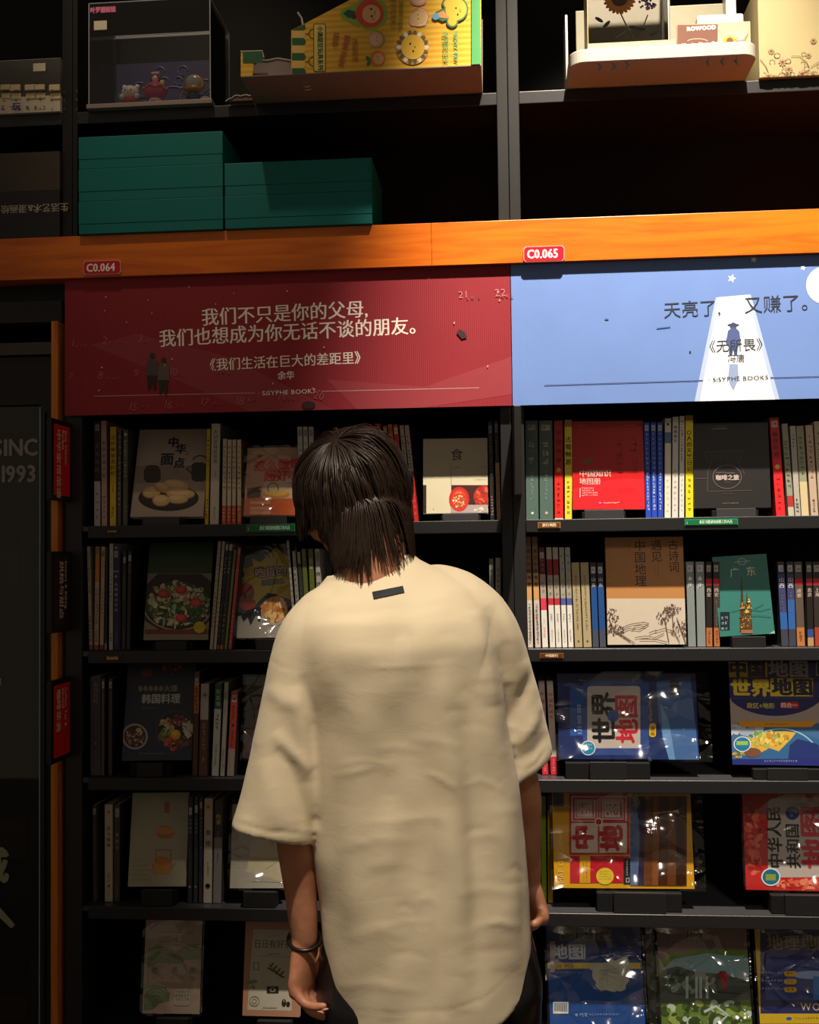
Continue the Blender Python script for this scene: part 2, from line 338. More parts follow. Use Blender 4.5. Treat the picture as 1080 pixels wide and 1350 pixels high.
# ------------------------------------------------------------------ books standing with their spines out
YB = 0.040
ORD = ['first', 'second', 'third', 'fourth', 'fifth', 'sixth', 'seventh', 'eighth', 'ninth', 'tenth', 'eleventh', 'twelfth', 'thirteenth', 'fourteenth', 'fifteenth', 'sixteenth', 'seventeenth', 'eighteenth']
def spine_book(zs, xb0, xb1, xt0, xt1, ytop, bands, texts, label, group, side=None, depth=.165, Y=YB, gloss=False, top=None):
    yb = proj(Vector((P((xb0+xb1)/2, 700, Y).x, Y, zs)))[1]
    A, B = P(xb0, yb, Y), P(xb1, yb, Y); T0, T1 = P(xt0, ytop, Y), P(xt1, ytop, Y)
    lo = XL0 + .0435 if A.x < -.5 else (XR0 + .0295 if A.x > 0.005 else -9); A.x = max(A.x, lo); T0.x = max(T0.x, lo)
    wd = max(.004, ((B.x-A.x) + (T1.x-T0.x))/2 - .0004); h = ((T0.z+T1.z)/2 - zs)
    ln = math.atan2((T0.x+T1.x-A.x-B.x)/2, h); h = h/math.cos(ln) - wd*abs(math.sin(ln))*.5
    if ln < 0: piv = (A.x, 0.0)
    else: piv = (B.x, -wd)
    R = Euler((0, ln, 0)).to_matrix()
    if abs(ln) < .004: R = Matrix.Identity(3); piv = (A.x, 0.0)
    o0 = Vector((piv[0], Y, zs+.0008)) + R @ Vector((piv[1], 0, 0))
    root = empty('book', o0, R, label=label, cat='book', group=group)
    kw = dict(rough=.22 if gloss else .45, spec=.5, noise=.04)
    m = MB(); z1 = h; prev = 1.0; sp = []
    fr = 0.0; last = bands[-1][1]
    for i, (f, c) in enumerate(bands):
        za, zb = h*(1-f), h*(1-fr); fr = f
        m.add([(0, 0, za), (wd, 0, za), (wd, 0, zb), (0, 0, zb)], [(0, 1, 2, 3)], M(c, **kw))
    sc = M(side or bands[0][1], **kw); t = .0007
    # boards left and right, the inner side of the spine
    m.box(0, t, 0.0, depth, 0, h, sc); m.box(wd-t, wd, 0.0, depth, 0, h, sc); m.box(t, wd-t, .0002, .001, 0, h, sc)
    m.build('cover', root)
    m = MB(); m.box(t, wd-t, .001, depth-.002, .0006, h-.0012, M(top, .8, .2, 0, .12, 300) if top else PAPER); m.build('page_block', root)
    if texts:
        m = MB(); r = random.Random(len(label)*7 + int(xb0))
        for (s, f0, f1, c, sz) in texts:
            size = wd*sz; mat = M(c, .5)
            if s == '[]':                                   # a small pale sticker with a mark
                zc = h*(1-f0); zz = h*(1-f1); m.add([(wd*.18, -.0002, zz), (wd*.82, -.0002, zz), (wd*.82, -.0002, zc), (wd*.18, -.0002, zc)], [(0, 1, 2, 3)], mat)
                pseudo(m, wd*.28, zz + (zc-zz)*.25, min(wd*.44, (zc-zz)*.6), M('#3a3836', .6), -.0004, r)
            elif s == 'o':
                n = 14; rad = wd*sz/2; zc = h*(1-f0)
                m.add([(wd/2+rad*math.cos(2*PI*k/n), -.0003, zc+rad*math.sin(2*PI*k/n)) for k in range(n)], [tuple(range(n))], mat)
            elif s.startswith('#'):
                n = int(s[1:]); stp = h*(f1-f0)/n; size = min(size, stp*.92)
                for k in range(n): pseudo(m, (wd-size)/2, h*(1-f0) - stp*(k+1) + (stp-size)/2, size, mat, -.0004, r)
            elif s.startswith('|'):                          # Latin letters turned to read downwards
                tx = s[1:]; V = sum(glyph(ch, .02, 1)[2]+.07 if ch != ' ' else .35 for ch in tx); L = h*(f1-f0); q = min(size, L/V)
                put_text(m, tx, wd/2+q*.40, h*(1-f0), q, mat, -.0004, rot=-PI/2, bold=.02, res=1)
            else:
                stp = h*(f1-f0)/len(s); q = min(size, stp*.98)
                put_text(m, s, (wd-q)/2, h*(1-f0)-(stp-q)/2, q, mat, -.0004, vert=True, space=stp/q, bold=.02, res=1)
        if m.v: m.build('spine_lettering', root)
    return root

def run(shelf, zs, items, group, **kw):
    n = len(items)
    for i, it in enumerate(items):
        xb0, xb1, xt0, xt1, yt, bands, texts, desc = it[:8]; o = dict(kw); o.update(it[8] if len(it) > 8 else {})
        pos = f'{ORD[i]} spine from left' if i < (n+1)//2 else (f'{ORD[n-1-i]} spine from right' if n-1-i else 'last spine at right')
        spine_book(zs, xb0, xb1, xt0, xt1, yt, bands, texts, f'{desc}, {pos} {shelf}', group, **o)
W, K = '#d8d2c6', '#1a1a1e'
g = 'books on the top shelf of the left bookcase'
run('top shelf, left bookcase', ZS[0], [
 (124, 133.2, 124, 132.5, 556, [(.57, '#2e2626'), (1, '#b9adb4')], [('[]', .03, .09, '#9a9696', 1), ('家常美味', .2, .5, '#6d6464', .8), ('#4', .66, .95, '#5a5260', .5)], 'book with dark top and pale base'),
 (133.8, 142.2, 133.4, 140.8, 555, [(1, '#b89c94')], [('家常菜谱大全', .18, .55, '#6a4848', .6), ('#5', .7, .93, '#6a4848', .5)], 'pale pink book', {'side': '#8a7470'}),
 (144, 153, 144.8, 153, 563, [(1, '#d9b81c')], [('这样做饭真好吃', .08, .5, '#5a4c20', .75), ('#4', .55, .66, '#8a5a1c', .6), ('#3', .8, .92, '#5a4c20', .6)], 'yellow book'),
 (154.2, 159.8, 155, 160, 567, [(1, '#4c474a')], [('#14', .05, .8, '#b0aaa6', .8)], 'thin grey book'),
 (161.3, 168.5, 162, 169, 567, [(1, '#4d5144')], [('o', .05, 0, '#b9b8a4', .6), ('#11', .1, .5, '#b9b8a4', .8), ('#6', .7, .95, '#8a8a78', .6)], 'olive green book', {'side': '#3a3a30'}),
 (269.2, 274.8, 272.5, 277.3, 566, [(1, '#c9a91c')], [('#8', .06, .4, '#6a5510', .8), ('#6', .72, .95, '#6a5510', .7)], 'thin mustard yellow book', {}),
 (275.8, 288.5, 278.6, 290.4, 559, [(1, '#bdb6aa')], [('人间至味是清欢', .06, .4, '#7a7066', .62), ('#3', .45, .52, '#7a7066', .4), ('#5', .82, .95, '#6a6258', .4)], 'thick white book', {'side': '#6f6a62'}),
 (291.8, 298.0, 293.6, 299.3, 579, [(.78, '#c0b4a8'), (1, '#c8502c')], [('#9', .06, .6, '#c05030', .7), ('#4', .8, .97, '#f0d0b0', .7)], 'white paperback with orange foot'),
 (298.5, 304.7, 299.8, 305.6, 580, [(.78, '#c4b8a4'), (1, '#c8502c')], [('#9', .06, .6, '#b06038', .7), ('#4', .8, .97, '#f0d0b0', .7)], 'white paperback with orange foot'),
 (305.2, 311.0, 306.1, 311.6, 580, [(.78, '#c0b4a8'), (1, '#c8502c')], [('#9', .06, .6, '#c04a40', .7), ('#4', .8, .97, '#f0d0b0', .7)], 'white paperback with orange foot'),
 (311.5, 318.4, 312.2, 317.6, 580, [(.78, '#c9b88e'), (1, '#cc5a2c')], [('#9', .06, .6, '#c05a30', .7), ('#4', .8, .97, '#f0d0b0', .7)], 'white paperback with orange foot', {'side': '#5a4a40'}),
 (394.5, 401.5, 391.7, 398.8, 563, [(1, '#b7b4ae')], [('[]', .03, .1, '#8a8884', 1), ('#7', .14, .6, '#6f6c68', .7)], 'white book'),
 (402, 408.5, 399.4, 406.0, 563, [(1, '#b7b4ae')], [('[]', .03, .1, '#8a8884', 1), ('#7', .14, .6, '#6f6c68', .7)], 'white book'),
 (409, 416, 406.6, 413.8, 563, [(1, '#b1aeaa')], [('[]', .03, .1, '#8a8884', 1), ('#7', .14, .6, '#6f6c68', .7)], 'white book', {'side': '#4a4644'}),
 (506, 513.5, 494, 502, 559, [(1, '#b02a24')], [('#18', .02, .6, '#d8cfc0', .9), ], 'red book speckled white'),
 (515, 521, 504.6, 510.6, 562, [(1, '#9c6a60')], [('[]', .02, .1, '#a89a94', 1), ('川菜大全', .14, .4, '#4a2420', .8)], 'dusty pink book'),
 (521.5, 528, 511.2, 517.4, 560, [(1, '#c9702c')], [('[]', .02, .09, '#b06030', 1), ('#8', .15, .6, '#e8b060', .7)], 'orange book'),
 (529, 536, 518, 525, 560, [(1, '#b8241c')], [('[]', .03, .1, '#d8c8b8', 1), ('心经圆满', .14, .5, '#d8783c', .85)], 'red book with orange lettering'),
 (539, 545.2, 526.5, 532.6, 561, [(.48, '#b0a8a0'), (1, '#b01c1c')], [('#10', .1, .46, '#4a4440', .8), ('#6', .55, .95, '#d87060', .6)], 'white topped red book'),
 (546, 553, 533.4, 539.6, 561, [(.48, '#b0a8a0'), (1, '#b01c1c')], [('#10', .1, .46, '#4a4440', .8), ('#6', .55, .95, '#d87060', .6)], 'white topped red book', {'side': '#6a2420'}),
 (646.5, 653.6, 643.4, 649.6, 556, [(1, '#231d1e')], [('[]', .04, .12, '#8a8886', 1), ('#12', .14, .55, '#8a8284', .6), ('#7', .75, .95, '#b09a9a', .5)], 'near black book'),
 (655, 661.4, 651.4, 657.2, 555, [(.42, '#2b2224'), (1, '#b99a74')], [('[]', .03, .12, '#8a8280', 1), ('#8', .15, .4, '#9a8a8a', .6), ('#5', .5, .9, '#6a4a34', .5)], 'book with dark top and tan foot'),
], g, Y=.040)
g = 'books on the top shelf of the right bookcase'
DG = '#4d6560'
run('top shelf, right bookcase', ZS[0], [
 (692.3, 710.6, 692.3, 709.2, 555, [(1, DG)], [('[]', .04, .1, '#8a9290', .5), ('o', .075, 0, '#b9ab86', .25), ('|Land', .2, .23, '#b9b6a0', 2), ('#3', .2, .45, '#b9b6a0', .6), ('#8', .5, .8, '#8fa09a', .4), ('o', .93, 0, '#d8d4c0', .2)], 'thick grey green hardback'),
 (711.4, 729.8, 710.4, 728.4, 555, [(1, DG)], [('[]', .04, .1, '#a0a8a4', .5), ('o', .075, 0, '#b9ab86', .25), ('#3', .2, .45, '#b9b6a0', .6), ('#8', .5, .8, '#8fa09a', .4), ('o', .93, 0, '#d8a890', .2)], 'thick grey green hardback'),
 (730.8, 743.2, 730.2, 741.8, 555, [(.5, '#b0271f'), (.985, '#e0281e'), (1, '#e8d8d0')], [('中国地理', .08, .45, '#6a1010', .6), ('o', .5, 0, '#d8b050', .5), ('#6', .6, .95, '#8a1410', .5)], 'red paperback'),  # upper half in a darker red paints the shade below the banner
 (744.4, 755, 744, 754.4, 554, [(.07, '#a07a1c'), (1, '#e6cf3c')], [('古蜀畅游', .16, .46, '#3a3010', .8), ('#7', .6, .95, '#7a6a20', .45)], 'yellow paperback'),
 (851.4, 858.8, 848.2, 856.6, 557, [(1, '#2246b4')], [('[]', .03, .09, '#a8b0c0', 1), ('#8', .1, .5, '#b0b8c8', .5), ('#12', .52, .92, '#dfe6f2', .5)], 'blue paperback'),
 (859.4, 867, 857.4, 865.6, 557, [(1, '#2246b4')], [('[]', .03, .09, '#a8b0c0', 1), ('#8', .1, .5, '#b0b8c8', .5), ('#12', .52, .92, '#dfe6f2', .5)], 'blue paperback'),
 (867.6, 875, 866.2, 874.2, 557, [(1, '#2246b4')], [('[]', .03, .09, '#a8b0c0', 1), ('#8', .1, .5, '#b0b8c8', .5), ('#12', .52, .92, '#dfe6f2', .5)], 'blue paperback'),
 (875.6, 884.8, 876.4, 885, 552, [(.14, '#d0cabc'), (.25, '#5a7896'), (1, '#dcd6ca')], [('o', .06, 0, '#2a2a2a', .4), ('#6', .6, .95, '#b8b4ac', .4)], 'white book with a blue picture'),
 (885.4, 894.2, 886.6, 895, 550, [(1, '#cfccc8')], [('敦煌旅行', .08, .26, '#33302e', .55), ('#8', .5, .95, '#8a8682', .4)], 'pale grey book'),
 (894.8, 902.4, 895.8, 902.6, 549, [(1, '#d4d1cd')], [('#14', .04, .45, '#6a6662', .8), ('#8', .55, .95, '#8a8682', .4)], 'thin pale grey book'),
 (903, 914.6, 903.4, 913.6, 548, [(.05, '#8a6a1c'), (1, '#e4d222')], [('○人的天竺日记', .14, .55, '#4a4214', .7), ('#6', .6, .95, '#8a7c1c', .45)], 'bright yellow paperback'),
 (1023.4, 1037.8, 1015.8, 1027.2, 551, [(.42, '#b0242a'), (1, '#e4222a')], [('[]', .03, .1, '#b89a98', .8), ('陕西历史', .14, .4, '#6a1216', .55), ('o', .5, 0, '#e8c060', .5), ('#6', .58, .95, '#9a1418', .45)], 'leaning red paperback'),  # darker upper red is the banner's shade, put into the spine colour
 (1039.4, 1047.6, 1030, 1039, 559, [(.78, '#8e9080'), (.9, '#a8322c'), (1, '#b0b0a0')], [('#9', .18, .7, '#5a5e50', .7)], 'leaning sage green book'),
 (1048.4, 1056, 1040.6, 1049.4, 562, [(1, '#aaa49c')], [('#4', .08, .25, '#6a6660', .5), ('#4', .8, .97, '#4a4844', .6)], 'leaning pale grey book'),
 (1056.8, 1068.4, 1050.4, 1060, 562, [(.62, '#8c917c'), (1, '#c6b690')], [('#8', .1, .55, '#5a6050', .5)], 'leaning green and beige book'),
 (1069.2, 1079.4, 1061.4, 1072, 561, [(1, '#b6a08e')], [('#9', .1, .6, '#8a3a34', .45), ('#5', .8, .97, '#3a3430', .5)], 'leaning blush book'),
 (1080.4, 1092, 1073, 1084, 556, [(1, '#a89c84')], [('#9', .1, .6, '#6a604c', .45)], 'leaning beige book'),
], g, Y=.042)
g = 'books on the second shelf of the left bookcase'
run('second shelf, left bookcase', ZS[1], [
 (117.5, 122, 114, 119.4, 721, [(.95, '#b8ad98'), (1, '#7a625c')], [('#14', .06, .45, '#6a6254', .8), ('#7', .66, .92, '#3a342c', .8)], 'narrow cream book', {'side': '#a09476'}),
 (123.4, 130, 125.4, 131.4, 721, [(.08, '#a07a48'), (.34, '#cf8424'), (.95, '#bdb09a'), (1, '#8a4a34')], [('[]', .02, .07, '#8a7a60', 1), ('#10', .4, .75, '#7a6e58', .7), ('#4', .8, .93, '#3a342c', .8)], 'cream book with an orange band'),
 (130.8, 136.6, 133.2, 138.6, 721, [(.95, '#c0aa84'), (1, '#8a3a2c')], [('[]', .04, .1, '#7a7668', 1), ('#7', .12, .3, '#b06048', .6), ('#8', .4, .7, '#7a6e58', .6)], 'tan paperback', {'side': '#a89c80'}),
 (137.2, 141, 139, 142.8, 724, [(.93, '#1e2436'), (1, '#8f867a')], [], 'slim navy book'),
 (142.6, 149, 144, 149, 717, [(1, '#b6b0a4')], [('#12', .1, .55, '#6f6a60', .6), ('#3', .84, .92, '#6f6a60', .6)], 'narrow white book'),
 (149.4, 157.6, 149.6, 157.6, 717, [(.255, '#252a52'), (.27, '#9a6a78'), (1, '#252a52')], [('o', .04, 0, '#c8a8b4', .35), ('[]', .07, .13, '#9a9aa0', 1), ('o', .31, 0, '#c07a88', .4), ('法国甜点圣经', .36, .65, '#aeb0c4', .5), ('#5', .82, .93, '#7a7c94', .35)], 'navy book with white lettering', {'side': '#8a8478'}),
 (160, 165.6, 161.4, 167, 727, [(1, '#26221f')], [('[]', .06, .12, '#9a9894', 1.2), ('#9', .2, .5, '#7d766c', .7), ('#6', .8, .97, '#7d766c', .6)], 'black book'),
 (166.4, 171.6, 168.6, 174.2, 727, [(1, '#2a2824')], [('[]', .04, .1, '#a8a6a2', 1.2), ('#4', .12, .22, '#8a8478', .6)], 'black book', {'side': '#1b1c12'}),
 (275.6, 280.6, 287, 291.8, 714, [(1, '#a49c8c')], [('#20', .05, .8, '#6a6456', .7)], 'leaning beige book'),
 (281.2, 285.2, 292.8, 297.2, 714, [(1, '#aea79a')], [('#18', .05, .8, '#6a6456', .7)], 'leaning off white book'),
 (285.6, 289, 297.6, 301.6, 718, [(.06, '#a8a49a'), (.96, '#1f1c22'), (1, '#a84a3c')], [('#5', .12, .28, '#b8b0a8', .7), ('#7', .55, .9, '#a8a0a0', .6)], 'leaning black book with white head'),
 (289.4, 294.2, 302.2, 307, 718, [(.06, '#a8a49a'), (.96, '#2a2732'), (1, '#a85a3c')], [('#5', .12, .28, '#b8b0a8', .7), ('#7', .55, .9, '#a8a0a0', .6)], 'leaning charcoal book with white head'),
 (295, 299.4, 308, 312, 725, [(1, '#687034')], [('#9', .3, .7, '#9aa05c', .6)], 'leaning olive green book'),
 (300.4, 305.4, 313.2, 318, 722, [(1, '#a83a46')], [('[]', .02, .07, '#b07a80', 1), ('#4', .1, .25, '#d8a8ac', .6), ('#7', .6, .95, '#d8a8ac', .6)], 'leaning raspberry pink book', {'side': '#3c3a34'}),
 (389, 393, 377.6, 381.4, 713, [(1, '#a4a29c')], [('#10', .05, .6, '#5a5854', .7)], 'tall slim white book', {'side': '#181a2a'}),
 (394, 399, 384.4, 390, 727, [(1, '#97938d')], [('[]', .03, .1, '#b0aca6', 1), ('#8', .15, .6, '#5a5854', .7)], 'pale grey book'),
 (399.6, 404, 391.2, 396, 728, [(.12, '#9c9a96'), (1, '#2f3a34')], [('#8', .3, .7, '#7a8278', .6)], 'dark green book with pale head'),
 (404.6, 411, 397, 403.6, 724, [(1, '#5f6a2c')], [('[]', .03, .12, '#7a8050', 1), ('#6', .3, .6, '#8a9050', .6)], 'moss green book'),
 (411.8, 419, 406, 413, 724, [(1, '#5f6a2c')], [('[]', .1, .2, '#9aa080', 1), ('#6', .3, .6, '#8a9050', .6)], 'moss green book'),
 (421, 428, 415, 421.6, 724, [(1, '#aaa8a2')], [('[]', .03, .12, '#8a8884', 1), ('西式糕点', .2, .6, '#3a3836', .8)], 'white book with dark lettering'),
 (646.4, 652.6, 645, 651.4, 737, [(1, '#6f6d68')], [('#8', .1, .6, '#4a4844', .6)], 'grey book'),
 (653.4, 661, 653, 661, 736, [(1, '#8a8a84')], [('#8', .1, .6, '#4a4844', .6)], 'light grey book'),
], g, Y=.022)
g = 'books on the second shelf of the right bookcase'
run('second shelf, right bookcase', ZS[1], [
 (696.2, 704.4, 692.6, 700.2, 708, [(.33, '#8a6a50'), (.575, '#c89a66'), (1, '#c9c1b8')], [('遇见中国地理', .1, .46, '#3a281c', .7), ('#16', .6, .97, '#6e6462', .9), ('#10', .62, .94, '#8a8280', .8)], 'tan topped book with printed white foot'),
 (705.6, 713.8, 701, 709, 708, [(.33, '#8a6a50'), (.575, '#c89a66'), (1, '#c9beb8')], [('遇见中国地理', .1, .46, '#3a281c', .7), ('#16', .6, .97, '#8e6a68', .9), ('#10', .62, .94, '#8a7270', .8)], 'tan topped book with printed white foot'),
 (715, 723.6, 710.4, 718.4, 722, [(.27, '#5a1626'), (.51, '#a89a92'), (.63, '#d83a54'), (1, '#dcd8d4')], [('[]', .05, .11, '#b8a8a0', 1), ('#3', .1, .25, '#a86a70', .6), ('#3', .33, .46, '#5a524c', .5), ('#4', .72, .76, '#5a524c', .4), ('#4', .8, .9, '#d0607a', .9)], 'maroon and white book'),
 (725, 732.6, 719.6, 727.6, 722, [(.12, '#b0a498'), (.28, '#8a1e20'), (.51, '#a29a8a'), (.58, '#b82c34'), (1, '#dedad6')], [('#3', .3, .5, '#6a5a4c', .5), ('#4', .66, .75, '#5a524c', .4), ('#7', .82, .95, '#7a726c', .4)], 'white book with red band'),
 (733.2, 741, 728.2, 736, 722, [(.12, '#b0a498'), (.28, '#8a1e20'), (.51, '#a29a8a'), (.58, '#b82c34'), (1, '#dedad6')], [('#3', .3, .5, '#6a5a4c', .5), ('#4', .66, .75, '#5a524c', .4), ('#7', .82, .95, '#7a726c', .4)], 'white book with red band'),
 (741.6, 748.8, 737, 744, 722, [(.28, '#a0a09a'), (.51, '#a29e90'), (.58, '#4c5aa0'), (1, '#dedbd8')], [('#3', .05, .26, '#5a5a58', .5), ('#3', .3, .5, '#6a665c', .5), ('#4', .66, .75, '#5a524c', .4), ('#7', .82, .95, '#7a726c', .4)], 'white book with blue band'),
 (749.4, 757.2, 744.8, 752, 722, [(.28, '#a0a09a'), (.51, '#a29e90'), (.58, '#4c5aa0'), (1, '#dedbd8')], [('#3', .05, .26, '#5a5a58', .5), ('#3', .3, .5, '#6a665c', .5), ('#4', .66, .75, '#5a524c', .4), ('#7', .82, .95, '#7a726c', .4)], 'white book with blue band'),
 (758, 768.6, 753, 764, 742, [(1, '#a89a78')], [('o', .08, 0, '#b8a04c', .4), ('#20', .15, .8, '#7a6e50', .4), ('o', .93, 0, '#5a5038', .25)], 'thick khaki book'),
 (769.4, 780.8, 764.8, 776.4, 742, [(1, '#a89a78')], [('o', .08, 0, '#b8a04c', .4), ('#20', .15, .8, '#7a6e50', .4), ('o', .93, 0, '#5a5038', .25)], 'thick khaki book'),
 (781.6, 790, 777.4, 786.2, 742, [(.28, '#262b3a'), (.8, '#1d4a8a'), (1, '#43485a')], [('[]', .05, .13, '#b4b8be', 1), ('山东', .17, .3, '#c9ccd2', .7)], 'blue paperback'),
 (790.8, 799.8, 787, 795.6, 742, [(.28, '#262b3a'), (.8, '#1d4a8a'), (1, '#43485a')], [('[]', .05, .13, '#b4b8be', 1), ('山东', .17, .3, '#c9ccd2', .7)], 'blue paperback'),
 (907.4, 918.6, 904.4, 915, 741, [(1, '#7f8a8c')], [('[]', .04, .12, '#b8bcbe', 1), ('★步', .16, .32, '#dde0e2', .75)], 'silver grey paperback in film', {'gloss': True}),
 (919.4, 930.4, 916, 928.6, 741, [(1, '#7f8a8c')], [('[]', .04, .12, '#b8bcbe', 1), ('★步', .16, .32, '#dde0e2', .75)], 'silver grey paperback in film', {'gloss': True}),
 (931.2, 939.8, 930, 938.8, 741, [(.2, '#1c1616'), (.28, '#a8262c'), (.78, '#1f1817'), (1, '#a8683c')], [('[]', .04, .12, '#9a9694', 1), ('西安', .31, .42, '#b8aaa0', .7), ('#5', .8, .97, '#7a4020', .8)], 'black book with red band and orange foot'),
 (940.6, 949.8, 939.8, 948, 741, [(.2, '#2c2624'), (.28, '#a8262c'), (.78, '#3c3532'), (1, '#a8683c')], [('[]', .04, .12, '#9a9694', 1), ('西安', .31, .42, '#b8aaa0', .7), ('#14', .45, .75, '#8a7e74', .6), ('#5', .8, .97, '#7a4020', .8)], 'brown book with red band and orange foot'),
 (1030.4, 1039.6, 1023.2, 1034.4, 741, [(.15, '#2a2c34'), (.6, '#3a3c6a'), (.8, '#2c5ea8'), (1, '#3a3c4c')], [('[]', .04, .12, '#a0a2aa', 1), ('山西', .18, .32, '#c0c2cc', .7), ('#7', .35, .6, '#6a6c9a', .5)], 'indigo paperback'),
 (1040.4, 1050, 1036, 1046.6, 741, [(.15, '#2a2c34'), (.45, '#3a3c6a'), (.8, '#2c5ea8'), (1, '#3a3c4c')], [('[]', .04, .12, '#a0a2aa', 1), ('山西', .18, .32, '#c0c2cc', .7), ('#7', .35, .6, '#6a6c9a', .5)], 'indigo and blue paperback'),
 (1051, 1063, 1047.6, 1058, 741, [(.2, '#4a4240'), (.28, '#a8262c'), (.78, '#5a4c44'), (1, '#b0703c')], [('[]', .04, .12, '#9a9694', 1), ('成都', .32, .43, '#b8aaa0', .7), ('#3', .82, .95, '#5a3a20', .8)], 'brown book with red band'),
 (1065, 1073.6, 1061.6, 1070.6, 741, [(.2, '#2c2624'), (.28, '#a8262c'), (.8, '#1c1615'), (.9, '#2c4a8a'), (1, '#b0885c')], [('[]', .04, .12, '#9a9694', 1), ('北京', .31, .42, '#b8aaa0', .7)], 'black book with red band and blue foot'),
 (1074.6, 1086, 1071.6, 1082, 741, [(.2, '#2c2624'), (.28, '#a8262c'), (.78, '#2f2725'), (1, '#9a3c28')], [('[]', .04, .12, '#9a9694', 1), ('上海', .31, .42, '#b8aaa0', .7)], 'dark book with red band and red foot'),
], g, Y=.038)
g = 'books on the third shelf of the left bookcase'
run('third shelf, left bookcase', ZS[2], [
 (119, 132.6, 118, 133, 892, [(1, '#4a454c')], [('寿司百科', .06, .28, '#85808a', .55), ('#9', .33, .6, '#6f6a74', .3), ('o', .68, 0, '#85808a', .2), ('#7', .75, .96, '#6f6a74', .3)], 'wide slate grey book'),
 (134, 137.8, 133.4, 139.4, 895, [(1, '#5c4a44')], [('[]', .03, .1, '#b0aaa6', 1.2), ('#12', .15, .5, '#9a8c84', .6)], 'narrow brown book', {'side': '#2a2628', 'depth': .2}),
 (142.8, 148, 142.8, 149, 895, [(1, '#40343a')], [('[]', .03, .1, '#9a949a', 1.2), ('#12', .12, .5, '#7c6e76', .6)], 'narrow plum grey book', {'side': '#1a181c', 'depth': .2}),
 (253, 260.6, 256, 263.4, 886, [(.1, '#55403a'), (.4, '#b5622c'), (1, '#4c2c22')], [('[]', .06, .13, '#a8a4a0', 1), ('#6', .14, .38, '#3a1c10', .8), ('#4', .85, .95, '#7a5a4c', .5)], 'brown book with orange title band', {'side': '#2a1c18'}),
 (261.4, 273, 264.6, 276, 902, [(.39, '#a69c94'), (1, '#57362a')], [('o', .12, 0, '#7a6e68', .5), ('#8', .42, .72, '#a89488', .6), ('#2', .8, .86, '#a89488', .4)], 'brown book with cream upper part', {'side': '#5a5048'}),
 (279, 288.4, 283.4, 293.6, 901, [(.28, '#1e4a34'), (1, '#a8a8a2')], [('有茶书', .06, .26, '#9ab8a4', .7), ('#4', .33, .5, '#4a4a46', .6), ('#7', .65, .9, '#6a6a66', .4)], 'book with dark green head and white body', {'side': '#6a665e'}),
 (289.8, 296.2, 295.6, 301.8, 900, [(1, '#a6a298')], [('#9', .1, .35, '#5a564e', .8), ('#9', .7, .95, '#6a665e', .5)], 'narrow white book', {'side': '#55504a'}),
 (298.4, 308.6, 304.4, 314, 912, [(.68, '#b04436'), (1, '#9a9084')], [('[]', .04, .13, '#b09a90', 1), ('#4', .16, .32, '#6a2018', .6), ('o', .4, 0, '#4a1a14', .35), ('#6', .45, .65, '#7a2c22', .4)], 'red book with beige foot', {'side': '#3a2c28'}),
], g, Y=.024)
g = 'books on the third shelf of the right bookcase'
run('third shelf, right bookcase', ZS[2], [
 (715, 723.8, 709.6, 718.4, 898, [(.81, '#c3b2ac'), (1, '#d0283c')], [('中国的城市', .1, .5, '#c05a50', .7), ('#5', .83, .97, '#f0b0b0', .6)], 'white and red book half behind the sleeve'),
 (726.4, 735.6, 720.6, 729.6, 898, [(.81, '#c6b8b2'), (1, '#d4283c')], [('中国的城市', .12, .42, '#c04a44', .7), ('#5', .83, .97, '#f0b0b0', .6)], 'white book with red foot'),
], g, Y=.06)
g = 'books on the fourth shelf of the left bookcase'
